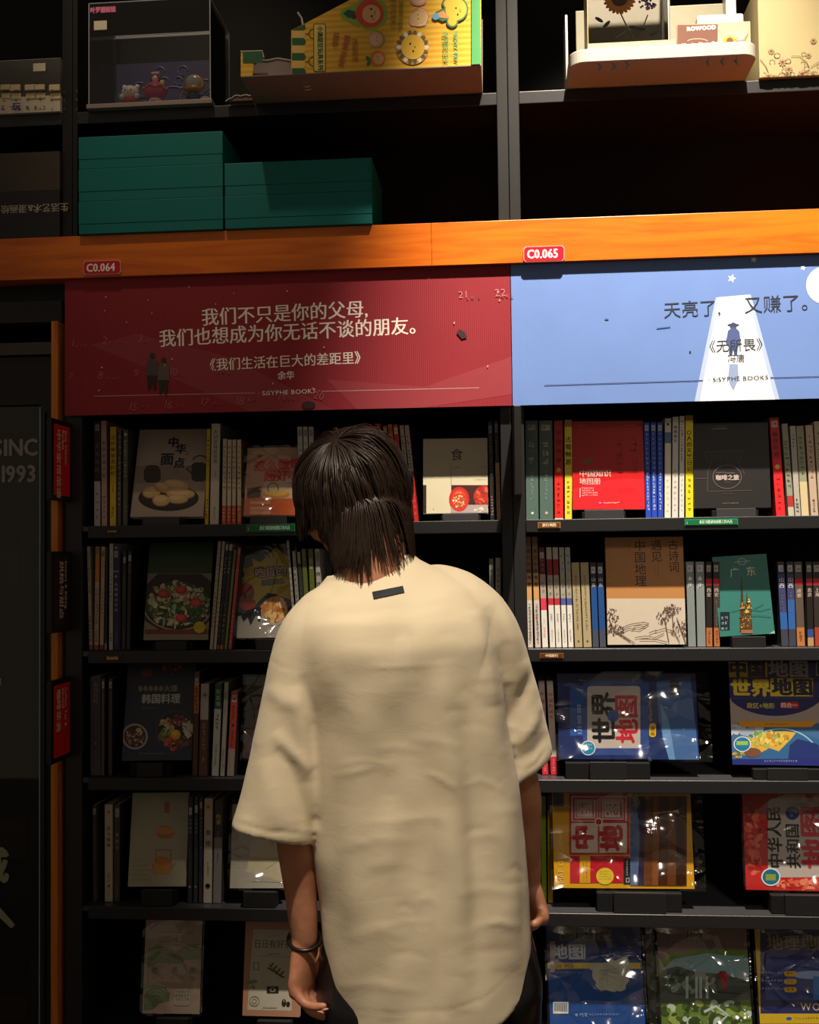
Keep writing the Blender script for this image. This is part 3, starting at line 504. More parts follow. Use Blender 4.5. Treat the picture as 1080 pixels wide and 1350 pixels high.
run('fourth shelf, left bookcase', ZS[3], [
 (122.4, 128.6, 121.6, 127.6, 1062, [(1, '#3f3a40')], [('[]', .03, .1, '#9a969a', 1), ('#12', .15, .6, '#7a747c', .5), ('#7', .8, .98, '#7a747c', .5)], 'dark grey book', {'side': '#544a52'}),
 (138, 149, 138, 149.2, 1061, [(1, '#b6ac98')], [('o', .08, 0, '#6a5a48', .3), ('茶与健康', .22, .45, '#5a5044', .5), ('#4', .7, .8, '#4a4034', .4), ('o', .84, 0, '#2a241c', .28), ('#4', .88, .95, '#6a6054', .3)], 'thick cream book'),
 (150, 158, 150.4, 158.6, 1061, [(1, '#43393c')], [('[]', .04, .13, '#98928e', 1), ('茶日子', .28, .48, '#a29c98', .6), ('#5', .84, .96, '#8a8480', .6)], 'charcoal book with pale lettering', {'side': '#2c2828', 'depth': .19}),
 (246.8, 253.4, 248, 254.4, 1051, [(1, '#2a2c2e')], [('[]', .1, .17, '#a8aaa8', 1), ('古琴曲集', .2, .35, '#8a8e90', .6), ('#8', .4, .7, '#5a5e60', .5), ('o', .85, 0, '#a8aaa8', .4)], 'dark slate book'),
 (254.6, 260.6, 256, 261.4, 1051, [(1, '#303436')], [('[]', .08, .15, '#b0b2b0', 1), ('古琴曲集', .2, .35, '#8a8e90', .6), ('#8', .4, .7, '#5a5e60', .5), ('o', .85, 0, '#a8aaa8', .4)], 'dark slate book'),
 (261.8, 267, 262.4, 267.6, 1051, [(.4, '#3a3438'), (.75, '#24304c'), (1, '#3a3438')], [('[]', .05, .11, '#a09aa0', 1), ('#9', .14, .5, '#8a8488', .7)], 'thin dark book with blue band'),
 (268, 279.4, 269.2, 281.2, 1053, [(1, '#b4ac9c')], [('[]', .05, .11, '#b8a83c', .7), ('茶经', .28, .48, '#3a342c', .62), ('#5', .6, .74, '#7a7264', .35), ('o', .84, 0, '#4a443c', .6), ('o', .835, 0, '#b4ac9c', .4)], 'thick cream book with black seal'),
 (280.4, 291.8, 283, 294.4, 1056, [(.36, '#3a3634'), (1, '#7d7a7c')], [('吃茶', .13, .24, '#c2ae6a', .8), ('#4', .3, .38, '#b0a890', .5), ('#4', .5, .6, '#4a484a', .4)], 'silver book with dark head and gold lettering', {'side': '#3c3a38', 'depth': .19}),
], g, Y=.036)
g = 'map folders on the fourth shelf of the right bookcase'
run('fourth shelf, right bookcase', ZS[3], [
 (714.4, 721.2, 712.6, 720.6, 1050, [(1, '#6f8c1c')], [('#4', .85, .95, '#b8c860', .5)], 'green map folder behind the forearm'),
 (722.4, 729.4, 721.4, 728.8, 1050, [(.13, '#1c2a5a'), (1, '#b08a14')], [('|MAP OF CHINA', .3, .8, '#d8c070', .7)], 'thin yellow map folder'),
], g, Y=.075, gloss=True)

# ------------------------------------------------------------------ books and maps shown with their covers
class Face:
    """a cover leaning back on a stand; print is placed by its position on the cover"""
    def __init__(s, name, cat, label, group, bl, br, ytop, lean, thick, base, Y=.03, film=False, side='#cfc6b4', crop=(0, 0, 1), gloss=.4, topx=None, turn=0, bname='cover', pages=True, hfix=None):
        A, B = P(*bl, Y), P(*br, Y); s.w = (B-A).length; roll = math.atan2(B.z-A.z, B.x-A.x) if abs(B.z-A.z) < .02 else 0
        s.R = Euler((0, 0, math.radians(turn))).to_matrix() @ Euler((-math.radians(lean), 0, 0)).to_matrix() @ Euler((0, -roll + math.radians(topx or 0), 0)).to_matrix(); s.O = (A+B)/2; s.crop = crop
        s.h = 1; xm = (bl[0]+br[0])/2; s.h = hfix or s.loc(xm, ytop, raw=True)[1]; s.gloss = gloss
        s.root = empty(name, s.O, s.R, label=label, cat=cat, group=group)
        s.thick = thick; s.m = MB(); s.L = 0; s.label = label
        b = MB(); b.box(-s.w/2, s.w/2, 0.0004, .0016, 0, s.h, M(base, gloss, .5, 0, .05, 20)); b.box(-s.w/2, s.w/2, thick-.001, thick, 0, s.h, M(base, gloss, .5, 0, .05, 20))
        b.box(-s.w/2, -s.w/2+.001, .0016, thick-.001, 0, s.h, M(base, gloss, .5, 0, .05, 20)); b.build(bname, s.root)
        if pages: b = MB(); b.box(-s.w/2+.001, s.w/2-.001, .0016, thick-.001, .0005, s.h-.001, M(side, .8, .2, 0, .1, 300)); b.build('page_block', s.root)
        s.film = film; s.pg = pages
    def loc(s, x, y, raw=False):
        if not raw: x = s.crop[0] + x/s.crop[2]; y = s.crop[1] + y/s.crop[2]
        n = s.R @ Vector((0, -1, 0)); v = ray(x, y); t = (s.O - CO).dot(n)/v.dot(n); q = s.R.transposed() @ (CO + v*t - s.O); return q.x, q.z
    def mat(s, c): return M(c, s.gloss, .5, 0, .06, 40)
    def lay(s, step=1): s.L += step; return 0.0004 - .00004*s.L - .0001
    def clipc(s, q): return (max(-s.w/2, min(s.w/2, q[0])), max(0, min(s.h, q[1])))
    def poly(s, pts, c, clip=True):
        y = s.lay(); q = [s.loc(*p) for p in pts]
        if clip: q = [s.clipc(p) for p in q]
        s.m.add([(a, y, b) for a, b in q], [tuple(range(len(q)))[::-1]], s.mat(c))
    def rect(s, x0, y0, x1, y1, c): s.poly([(x0, y0), (x1, y0), (x1, y1), (x0, y1)], c)
    def rrect(s, x0, y0, x1, y1, r, c):
        pts = []
        for cx, cy, a0 in ((x1-r, y0+r, -90), (x1-r, y1-r, 0), (x0+r, y1-r, 90), (x0+r, y0+r, 180)):
            for k in range(5): a = math.radians(a0 + 90*k/4); pts.append((cx+r*math.cos(a), cy+r*math.sin(a)))
        s.poly(pts, c)
    def ell(s, cx, cy, rx, ry, c, n=22, a0=0.0, jag=0):
        ca, sa = math.cos(a0), math.sin(a0); pts = []
        for k in range(n):
            a = 2*PI*k/n; q = 1 + (jag if k % 2 else 0); u, v = rx*q*math.cos(a), ry*q*math.sin(a); pts.append((cx+u*ca-v*sa, cy+u*sa+v*ca))
        s.poly(pts, c)
    def frame(s, x0, y0, x1, y1, t, c):
        y = s.lay(); q = [s.loc(*p) for p in ((x0, y0), (x1, y0), (x1, y1), (x0, y1), (x0+t, y0+t), (x1-t, y0+t), (x1-t, y1-t), (x0+t, y1-t))]
        q = [s.clipc(p) for p in q]
        s.m.add([(a, y, b) for a, b in q], [(0, 1, 5, 4)[::-1], (1, 2, 6, 5)[::-1], (2, 3, 7, 6)[::-1], (3, 0, 4, 7)[::-1]], s.mat(c))
    def line(s, pts, t, c):
        y = s.lay(); q = [Vector(s.loc(*p)) for p in pts]; T = t/s.crop[2]/570/2
        vs = []; fs = []
        for i, p in enumerate(q):
            d = (q[min(i+1, len(q)-1)] - q[max(i-1, 0)]); d = Vector((-d.y, d.x)); d = d.normalized()*T if d.length > 1e-9 else Vector((T, 0))
            for e in (p+d, p-d): e = s.clipc(e); vs.append((e[0], y, e[1]))
        fs = [(2*i, 2*i+1, 2*i+3, 2*i+2) for i in range(len(q)-1)]; s.m.add(vs, fs, s.mat(c))
    def arc(s, cx, cy, rx, ry, a0, a1, t, c, n=16): s.line([(cx+rx*math.cos(math.radians(a0+(a1-a0)*k/n)), cy+ry*math.sin(math.radians(a0+(a1-a0)*k/n))) for k in range(n+1)], t, c)
    def text(s, tx, x, y, size, c, rot=0, vert=False, bold=.02, sx=1.0, space=1.0, res=2):
        a = s.loc(x, y); b = s.loc(x, y+size); sz = math.hypot(a[0]-b[0], a[1]-b[1])
        put_text(s.m, tx, a[0], a[1], sz, s.mat(c), s.lay(), rot=math.radians(rot), vert=vert, bold=bold, sx=sx, space=space, res=res)
    def marks(s, x0, y0, n, size, c, vert=False, rows=1, gap=1.15):
        r = random.Random(int(x0*13+y0)); y = s.lay()
        for j in range(rows):
            for i in range(n):
                X, Y_ = (x0 + i*size*gap, y0 + (j+1)*size*1.5) if not vert else (x0 + j*size*1.6, y0 + (i+1)*size*gap)
                a = s.loc(X, Y_); b = s.loc(X+size, Y_); pseudo(s.m, a[0], a[1], abs(b[0]-a[0]), s.mat(c), y, r)
    def scatter(s, cx, cy, rx, ry, n, cols, r0, r1, seed=1, asp=2.2):
        r = random.Random(seed)
        for i in range(n):
            a = r.uniform(0, 2*PI); q = math.sqrt(r.random()); x, y = cx+rx*q*math.cos(a), cy+ry*q*math.sin(a); k = r.uniform(r0, r1)
            s.ell(x, y, k, k/r.uniform(1, asp), r.choice(cols), n=8, a0=r.uniform(0, PI)); s.L -= .85
    def done(s, stand=None, flap=0):
        if s.m.v: s.m.build('printed_design' if not s.pg else 'cover_print', s.root)
        if s.film:
            b = MB(); n = 84; k = 60; W = s.w + .012 + flap; x0 = -s.w/2-.006; H_ = s.h+.010; q_ = np.random.default_rng(len(s.label)*3+1)
            gx, gz = np.meshgrid(x0 + W*np.arange(n+1)/n, -.005 + H_*np.arange(k+1)/k); e = .0010*np.sin(gx*70+gz*30+1) + .0008*np.sin(gx*40-gz*95+2)
            for i in range(9):
                cx_, cz_, an = q_.uniform(x0, x0+W), q_.uniform(0, s.h), q_.uniform(-1.0, 1.0)*(1 if i % 3 else .25) + (PI/2 if i % 4 == 3 else 0); u_ = (gx-cx_)*math.cos(an) + (gz-cz_)*math.sin(an); v_ = -(gx-cx_)*math.sin(an) + (gz-cz_)*math.cos(an) + .004*np.sin(u_*60+i)
                e += q_.uniform(.0010, .0028)*np.exp(-(np.abs(v_)/q_.uniform(.0022, .0050))**1.5)*np.exp(-(u_/q_.uniform(.03, .08))**4)
            e += np.where(gx > x0+W-.012, .0012*np.sin(gz*240+np.sin(gz*90)*3), 0)
            vs = [(float(a_), -.0030 - float(c_) + (.003 if a_ > s.w/2 else 0), float(b_)) for a_, b_, c_ in zip(gx.ravel(), gz.ravel(), np.clip(e, -.0018, .006).ravel())]
            b.add(vs, [(j*(n+1)+i, j*(n+1)+i+1, (j+1)*(n+1)+i+1, (j+1)*(n+1)+i) for j in range(k) for i in range(n)], FILM)
            b.build('plastic_wrap', s.root, smooth=True)
        if stand is not None:       # the metal display stand under the cover: ledge, foot, sloping back
            zs, x0, x1 = stand; zb = s.O.z; Y = s.O.y
            a, c = P(x0, 700, .01).x, P(x1, 700, .01).x
            st = empty('display_stand', ((a+c)/2, .02, zs), label=' '.join(f'black stand under the {s.label}'.split(',')[0].split()[:15]), cat='stand', group='black display stands under the covers')
            words = st['label'].split()
            if len(words) > 16: st['label'] = ' '.join(words[:16])
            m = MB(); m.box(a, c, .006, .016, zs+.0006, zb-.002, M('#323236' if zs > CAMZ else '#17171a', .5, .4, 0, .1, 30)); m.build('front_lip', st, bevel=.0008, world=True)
            m = MB(); m.box((a+c)/2-s.w*.30, (a+c)/2+s.w*.30, .0165, .13, zs+.0006, zb-.006, INNER); m.build('ledge', st, bevel=.001, world=True)

g = 'books shown cover forward'
# L1 ---- Chinese dough snacks
f = Face('book', 'book', 'cookery book with buns on a black plate on its cover, left of top shelf', g, (171.5, 681.5), (267.6, 681), 566, 17, .016, '#a2958a', crop=(80, 540, 3.375))
f.poly([(330, 250), (640, 250), (640, 480), (300, 480)], '#8c7a6c'); f.poly([(330, 330), (640, 310), (640, 490), (300, 490)], '#9d8d80')
f.text('中', 480, 122, 46, '#1c1a24', bold=.05); f.text('华', 512, 152, 46, '#1c1a24', bold=.05); f.text('面', 446, 192, 58, '#1c1a24', bold=.05); f.text('点', 505, 214, 48, '#1c1a24', bold=.05)
f.ell(563, 196, 7, 9, '#a07068'); f.marks(420, 230, 4, 9, '#7a6a60'); f.marks(500, 270, 3, 9, '#7a6a60')
f.rrect(370, 255, 445, 325, 22, '#2c2320'); f.rrect(582, 235, 650, 320, 20, '#261f1e'); f.line([(585, 250), (560, 262), (590, 290)], 8, '#2c2422'); f.ell(408, 256, 30, 10, '#3a2f2b'); f.arc(620, 235, 34, 30, 200, 340, 6, '#2c2422')
f.ell(480, 393, 134, 58, '#16110f', 30); f.ell(480, 388, 122, 48, '#231b18', 30); f.ell(480, 384, 108, 38, '#1b1512', 30)
for x, y, rx, ry, a in ((405, 365, 42, 28, -.15), (515, 335, 60, 26, .12), (455, 345, 40, 22, .3), (533, 372, 66, 26, .05), (520, 398, 48, 20, 0), (448, 403, 40, 27, 0)):
    f.ell(x, y+3, rx, ry, '#8d6f48', 20, a); f.ell(x, y, rx*.95, ry*.9, '#c2a06c', 20, a); f.ell(x-4, y-5, rx*.7, ry*.5, '#d3b482', 16, a)
f.done((ZS[0], 189, 237))
# L1 ---- orange cookbook
f = Face('book', 'book', 'orange and white cookery book with red title, just left of the head', g, (321, 679.5), (389, 679), 590, 14, .014, '#c08a74', crop=(80, 540, 3.375), film=True)
f.rect(820, 175, 1080, 200, '#b89c88'); f.poly([(815, 395), (1080, 380), (1080, 480), (808, 480)], '#c05a2c'); f.poly([(905, 300), (1080, 290), (1080, 395), (900, 395)], '#c9b094')
f.text('这么做饭', 862, 226, 52, '#c22c20', bold=.06, sx=.97, rot=3); f.text('超好', 905, 272, 52, '#c22c20', bold=.06, rot=2); f.text('吃', 1010, 268, 50, '#c22c20', bold=.06)
f.ell(945, 350, 26, 26, '#5a4a3c'); f.ell(945, 350, 21, 21, '#c9b094'); f.ell(960, 378, 60, 16, '#cc8a2c'); f.ell(960, 372, 50, 12, '#e0b050'); f.poly([(830, 350), (890, 342), (890, 390), (830, 395)], '#4a3428'); f.ell(885, 205, 12, 9, '#8a5a2c')
for y in (405, 432, 450): f.rrect(842, y, 935, y+16, 6, '#d09070')
f.marks(848, 398, 7, 9, '#7a3a1c'); f.marks(1000, 320, 5, 8, '#7a6048'); f.done((ZS[0], 330, 378))
# L1 ---- cream book
f = Face('book', 'book', 'plain cream book with one large black character, right end of left top shelf', g, (558, 677), (643.6, 676), 578, 7, .014, '#bcb49c', crop=(380, 540, 3.6))
f.rect(774, 358, 970, 492, '#3a1c1c'); f.rect(636, 358, 656, 492, '#2a1a1c'); f.text('食', 770, 185, 60, '#17160f', bold=.0); f.line([(774, 262), (774, 358)], 2, '#5a5444'); f.marks(784, 266, 3, 9, '#2a2820'); f.rect(688, 470, 692, 474, '#6a6454')
for x in (686, 706, 718, 734): f.marks(x, 192, 7 if x < 730 else 4, 5, '#8a8470', vert=True, gap=1.6)
f.marks(905, 264, 5, 6, '#5a5444'); f.marks(915, 310, 4, 6, '#5a5444'); f.marks(885, 325, 9, 6, '#5a5444')
f.ell(812, 425, 48, 58, '#a8221c'); f.ell(812, 425, 36, 46, '#c83428'); f.ell(810, 422, 25, 32, '#b9915c'); f.scatter(810, 422, 24, 30, 40, ['#c9a870', '#8f6a3c', '#a8402c', '#d6c08c'], 3, 7, 4)
f.ell(932, 415, 52, 54, '#a8281c'); f.scatter(932, 412, 46, 46, 46, ['#c03a24', '#8c1c14', '#c85a3c', '#6a3420'], 4, 10, 5); f.rect(774, 452, 970, 492, '#9a8f92'); f.scatter(920, 478, 36, 10, 20, ['#c8bfa4', '#8f8690', '#b8a890'], 4, 8, 5); f.ell(812, 440, 42, 44, '#b83024'); f.scatter(812, 436, 28, 30, 40, ['#c9a870', '#8f6a3c', '#a8402c', '#d6c08c'], 3, 7, 6)
f.done((ZS[0], 584, 631))
# R1 ---- red knowledge atlas
f = Face('atlas', 'book', 'large red atlas with pale title, middle of right top shelf', g, (755.6, 671.6), (850.6, 671), 555, 6, .012, '#b5161a', crop=(660, 540, 4.909), gloss=.3)
f.poly([(468, 520), (520, 496), (620, 470), (720, 455), (820, 446), (940, 450), (940, 650), (468, 650)], '#e0202a')  # brighter red under a curved edge: banner's shadow line painted into the cover
for j in range(4):
    for i in range(2): f.marks(745+90*i, 150+58*j, 1, 62, '#9a1014')
f.poly([(520, 330), (560, 325), (600, 298), (590, 330), (572, 355), (540, 350)], '#7a5a2c')
f.text('中国知识', 508, 388, 51, '#c8a8a4', bold=.02, sx=1.0); f.text('地图册', 508, 442, 46, '#c8a8a4', bold=.02)
f.rect(513, 508, 517, 568, '#f0d0d0')
for i, n in enumerate((7, 7, 9, 9)): f.marks(528, 498+15*i, n, 10, '#f6e4e2', gap=1.15)
f.marks(500, 98, 6, 8, '#d8b4b0'); f.marks(795, 94, 8, 8, '#d8b4b0'); f.ell(645, 604, 10, 6, '#e060c0'); f.marks(668, 592, 9, 10, '#f6e4e2'); f.marks(760, 500, 12, 8, '#b8181e', rows=3)
f.done((ZS[0], 771, 823))
# R1 ---- black coffee book
f = Face('book', 'book', 'black book with line drawing of a coffee flask, right top shelf', g, (916, 670), (1017, 669), 557, 5, .03, '#090506', crop=(860, 540, 4.909), side='#4a1618', gloss=.5)
LC = '#5a4c4e'
f.line([(385, 125), (488, 122)], 4, '#8a7a7c'); f.ell(440, 112, 26, 10, '#5a4c4e'); f.ell(440, 112, 22, 7, '#090506')
f.line([(335, 275), (600, 268)], 2, LC); f.line([(335, 290), (385, 345), (360, 400), (358, 528)], 2, LC); f.line([(585, 272), (560, 340), (600, 420)], 2, LC)
for k in range(9): f.line([(375+22*k, 285), (390+20*k, 330)], 2, LC)
f.arc(485, 435, 92, 76, 0, 360, 3, '#6f6062', 30); f.text('咖啡之旅', 410, 422, 38, '#a79a98', bold=.04, sx=.97); f.marks(412, 395, 5, 12, '#8a7c7a'); f.line([(480, 411), (536, 410)], 2, '#8a7c7a'); f.line([(365, 530), (640, 522)], 2, LC); f.marks(452, 534, 7, 9, LC); f.marks(470, 462, 4, 9, LC); f.marks(455, 598, 13, 7, '#9a8c8a'); f.line([(275, 445), (360, 445)], 2, LC)
f.done((ZS[0], 945, 997))
# L2 ---- salad book
f = Face('book', 'book', 'green cookery book with a bowl of salad on its cover, second shelf left', g, (188.5, 844), (274.5, 843.5), 715, 13, .02, '#1f3a14', crop=(80, 700, 5.4), side='#2a2a1a')
f.rect(590, 302, 1090, 780, '#7d7464'); f.marks(675, 225, 11, 24, '#0f2408', gap=1.2); f.marks(640, 730, 10, 8, '#a89c8a')
f.poly([(590, 480), (600, 380), (690, 305), (1000, 305), (1090, 360), (1090, 640), (1000, 700), (700, 700), (600, 640)], '#2a100a'); f.arc(835, 530, 245, 175, 10, 172, 9, '#a89078', 26); f.rect(600, 700, 1090, 735, '#6a3420')
f.ell(835, 520, 230, 160, '#24401c', 30)
f.scatter(835, 520, 225, 155, 240, ['#3c5c2c', '#54703c', '#2c4a24', '#8a9a6c', '#b8b48c', '#6d7a4c', '#c4b8a0', '#1e3418', '#a88a5c'], 8, 34, 8, 3.5)
f.scatter(840, 450, 150, 60, 80, ['#b8a890', '#d0c4ac', '#a07a5c'], 8, 22, 9)
for x, y in ((860, 420), (965, 510), (860, 620), (735, 450)): f.ell(x, y, 44, 30, '#a02a24'); f.ell(x-4, y-4, 30, 18, '#c04a3c')
f.ell(990, 687, 42, 42, '#b8a018'); f.marks(958, 665, 7, 8, '#6a5a10'); f.marks(955, 680, 7, 9, '#6a5a10'); f.done((ZS[1], 205, 246))
# L2 ---- yellow splash book
f = Face('book', 'book', 'yellow and black comic style cookery book, second shelf beside the shoulder', g, (312, 841), (386, 840.5), 720, 13, .02, '#1c222c', crop=(260, 700, 5.4), film=True)
f.rect(270, 600, 700, 770, '#a8a49c'); f.poly([(290, 560), (700, 440), (700, 620), (660, 620), (655, 650), (630, 600), (600, 650), (560, 610), (520, 640), (470, 600), (440, 655), (420, 600), (380, 672), (360, 615), (330, 650), (310, 600), (285, 610)], '#1a2230')
f.poly([(340, 270), (400, 250), (390, 195), (450, 225), (560, 115), (640, 180), (700, 150), (700, 500), (560, 450), (500, 440), (380, 560), (350, 420), (290, 400), (340, 340)], '#c2a81c')
for k in range(5): f.arc(475, 190, 20+16*k, 20+16*k, -90, 0, 7, '#a8a8a4' if k % 2 == 0 else '#1c222c', 8)
f.text('吃货的', 408, 262, 78, '#1c141c', bold=.12, sx=.95, rot=4); f.text('吃货的', 410, 264, 74, '#c8a8b0', bold=.03, sx=1.0, rot=4); f.text('创意美食', 455, 348, 46, '#1c1c20', bold=.1, sx=.9, rot=5); f.text('创意美食', 457, 349, 44, '#8f8f94', bold=.0, sx=.94, rot=5); f.marks(440, 235, 8, 20, '#4a3a08')
f.ell(345, 440, 62, 70, '#7a1c1c'); f.ell(345, 415, 50, 40, '#a8302c'); f.ell(360, 520, 60, 44, '#8c2824'); f.rect(270, 580, 460, 596, '#14181e'); f.ell(320, 300, 38, 40, '#aaa6a0'); f.ell(315, 310, 22, 26, '#20242c')
f.ell(550, 570, 96, 105, '#b8aca0'); f.ell(550, 560, 86, 96, '#a87034'); f.scatter(550, 560, 80, 88, 90, ['#d89a50', '#e8b870', '#b06a2c', '#c88440', '#f0cc90'], 12, 30, 12); f.marks(555, 395, 6, 9, '#5a4a10'); f.done((ZS[1], 337, 375))
# L2 ---- teal book behind the collar
f = Face('book', 'book', 'dark blue book behind the moss green spines, partly hidden by the neck', g, (438, 843), (486, 843), 722, 12, .012, '#20343c', crop=(260, 700, 5.4)); f.rect(870, 140, 1300, 300, '#1c2a3c'); f.marks(900, 200, 4, 40, '#4a6470'); f.done((ZS[1], 440, 475))
# R2 ---- tall tan book
f = Face('book', 'book', 'big tan book with vertical classical title over an ink landscape', g, (801.4, 850), (905, 849.5), 708, 4, .024, '#a97646', crop=(660, 700, 4.909))
f.rect(690, 437, 1240, 760, '#b9aea0')
f.text('中国地理', 862, 58, 76, '#231a12', vert=True, bold=.0, space=1.0); f.text('遇见', 970, 56, 74, '#231a12', vert=True, bold=.0); f.text('古诗词', 1080, 54, 72, '#231a12', vert=True, bold=.0)
for x, n in ((998, 6), (1018, 10), (826, 6)): f.marks(x, 215 if x > 900 else 65, n, 7 if x > 900 else 12, '#6a4a30', vert=True)
for k in range(5): f.rect(700, 158+46*k, 714, 160+46*k, '#6a4a30')
INK = '#5a463c'; r = random.Random(5)
for cx, cy, rx, ry, n in ((725, 570, 38, 70, 60), (745, 640, 60, 40, 50), (1055, 560, 46, 50, 46), (1120, 505, 50, 30, 40), (1160, 640, 60, 60, 60), (1090, 520, 40, 40, 40)):
    for i in range(n):
        a = r.uniform(0, 6.28); q = math.sqrt(r.random()); f.ell(cx+rx*q*math.cos(a), cy+ry*q*math.sin(a), r.uniform(3, 9), r.uniform(2, 5), INK, 6, r.uniform(0, 3)); f.L -= .9
for pts in ([(700, 560), (735, 640), (830, 700), (870, 728)], [(690, 640), (760, 660), (840, 715)], [(760, 650), (820, 610), (860, 600), (930, 590), (960, 600)], [(770, 660), (830, 630), (900, 640), (960, 600)], [(850, 640), (880, 610), (940, 620)], [(870, 690), (940, 680), (1000, 690), (1060, 660)], [(900, 700), (1000, 700), (1080, 720)], [(1060, 560), (1075, 640), (1090, 720)], [(1110, 530), (1120, 640), (1160, 720)], [(1140, 560), (1170, 640), (1200, 730)], [(1200, 560), (1180, 650), (1210, 720)], [(1000, 650), (1060, 630), (1120, 650)], [(960, 660), (1010, 640)]):
    f.line(pts, 4.5, INK)
f.done()
# R2 ---- teal province guide
f = Face('book', 'book', 'teal travel guide with a two-towered pagoda picture, tilted on the second shelf', g, (949.5, 838), (1022, 836.5), 731.5, 7, .012, '#2f6a66', crop=(860, 700, 4.909), topx=-2.2, gloss=.3)
f.line([(530, 203), (634, 194)], 3, '#a8b8b4'); f.arc(582, 198, 26, 20, 0, 360, 3, '#a8b8b4'); f.text('广', 497, 238, 66, '#b6c0b8', bold=0.0); f.text('东', 602, 230, 66, '#c4b894', bold=0.0)
for cx, top, w_ in ((592, 295, 26), (625, 395, 24)):
    f.poly([(cx-14, top), (cx+2-14, top), (cx-14+w_, 640), (cx-26, 640)], '#3c2a1a')
    f.poly([(cx-w_*.9, 480), (cx+w_*.7, 480), (cx+w_, 655), (cx-w_, 655)], '#4a3018')
    f.scatter(cx-2, 540, w_*.8, 105, 60, ['#b8903c', '#6a3c1c', '#a86a2c', '#2c2018', '#d0b05c', '#4a5a2c'], 3, 8, int(cx))
f.poly([(585, 330), (545, 318), (560, 330)], '#a8344a'); f.rect(576, 640, 650, 662, '#8a5a44'); f.rect(440, 524, 502, 636, '#14242c')
for j in range(3): f.marks(446, 540+34*j, 2, 22, '#8a9aa0')
f.poly([(755, 672), (790, 645), (800, 672)], '#8fa39c')
for pts in ([(510, 520), (600, 500), (700, 515), (770, 495)], [(560, 560), (680, 545), (770, 555)], [(660, 500), (720, 470)]): f.line(pts, 4, '#27605c')
f.done((ZS[1], 962, 1006))
# L3 ---- Korean food
f = Face('book', 'book', 'navy cookery book with two bowls on its cover, third shelf left', g, (160.5, 1003), (252.5, 1002), 873, 14, .03, '#1d2a40', crop=(80, 860, 3.857), side='#22262c')
f.text('火爆', 526, 166, 36, '#a9a9a4', bold=.0); f.text('韩国料理', 413, 212, 52, '#c2c2ba', bold=.03, sx=.97)
for k in range(5): f.ell(406+26*k, 184, 11, 14, '#8a845c', 12)
f.marks(408, 276, 9, 8, '#8a8f98'); f.marks(395, 505, 12, 9, '#8a8f98'); f.marks(520, 505, 8, 8, '#6a7078'); f.ell(438, 108, 44, 32, '#3a2420'); f.ell(438, 104, 30, 20, '#6a3a34'); f.ell(560, 80, 56, 44, '#2c1c18'); f.scatter(560, 80, 48, 36, 30, ['#6a3424', '#8a4c2c', '#4a2a1c'], 5, 10, 2)
f.ell(378, 428, 66, 66, '#a49c98', 26); f.ell(378, 428, 56, 56, '#3c221c', 26); f.scatter(378, 432, 48, 44, 60, ['#8f6a54', '#b89880', '#5c3424', '#c8b49c', '#6a2c20'], 4, 11, 3); f.ell(398, 396, 13, 12, '#c8c2a8'); f.ell(398, 396, 7, 6, '#c8a038')
f.ell(585, 400, 104, 108, '#2b3650', 30); f.ell(585, 400, 92, 96, '#1a1614', 30)
for x, y, rx, ry, cs in ((545, 370, 40, 32, ['#b8a070', '#c8b888', '#a08c58']), (600, 350, 44, 28, ['#8a4c3c', '#a86a54', '#6a3428']), (650, 390, 26, 40, ['#c0b8a0', '#d0c8b0']), (535, 425, 34, 30, ['#7a8c3c', '#98a850', '#5c7030']), (570, 460, 40, 34, ['#c8502c', '#d86a38', '#b83c20']), (625, 460, 36, 32, ['#4a3424', '#6a4c34'])): f.scatter(x, y, rx, ry, 34, cs, 6, 13, int(x))
f.ell(586, 418, 26, 25, '#d89c1c'); f.ell(582, 412, 14, 12, '#e8b83c'); f.done((ZS[2], 180, 214))
f = Face('book', 'book', 'brown book wrapped in plastic, third shelf beside the left sleeve', g, (320, 1000), (352, 1000), 892, 12, .02, '#3c3030', crop=(80, 860, 3.857), film=True)
f.poly([(945, 182), (965, 148), (985, 182)], '#1c1816'); f.marks(960, 230, 2, 22, '#5a4c4a'); f.done((ZS[2], 326, 350))
# L4 ---- teapot book
f = Face('book', 'book', 'pale grey green book with orange teapot drawings, fourth shelf left', g, (168.5, 1169), (245, 1168.5), 1045, 13, .012, '#9c9a82', crop=(80, 1020, 3.484), side='#8f8a78')
OC = '#b06a34'
f.ell(480, 252, 32, 12, OC); f.poly([(436, 272), (526, 272), (508, 298), (456, 298)], OC); f.ell(480, 262, 40, 16, '#c08448'); f.rect(466, 238, 494, 246, OC); f.rect(476, 130, 500, 180, '#a05424')
f.frame(436, 348, 508, 440, 4, '#a8502c'); f.rrect(424, 410, 506, 462, 12, '#b5823c'); f.ell(466, 400, 38, 20, OC); f.ell(466, 388, 10, 6, OC); f.line([(506, 440), (524, 410)], 5, OC); f.line([(426, 440), (420, 405)], 5, OC)
for k, n in enumerate((5, 6, 8, 6, 7)): f.line([(328, 400+22*k), (328+12*n, 398+22*k)], 3, '#8a8870')
f.done((ZS[3], 186, 226))
f = Face('book', 'book', 'white illustrated book in plastic, fourth shelf behind the left forearm', g, (303, 1171), (376, 1171), 1060, 13, .012, '#a5a196', crop=(80, 1020, 3.484), film=True)
f.poly([(880, 300), (1040, 320), (1040, 500), (850, 450)], '#b9b296'); f.line([(800, 380), (870, 372)], 2, '#6a685c'); f.marks(800, 320, 7, 8, '#8f8c80', rows=2); f.marks(780, 400, 9, 8, '#8f8c80', rows=3); f.line([(880, 495), (1020, 500)], 2, '#7a786c'); f.line([(790, 350), (840, 335), (860, 350)], 3, '#6f6c60'); f.line([(940, 440), (1000, 400), (1020, 420)], 2, '#8a866c'); f.done((ZS[3], 318, 360))
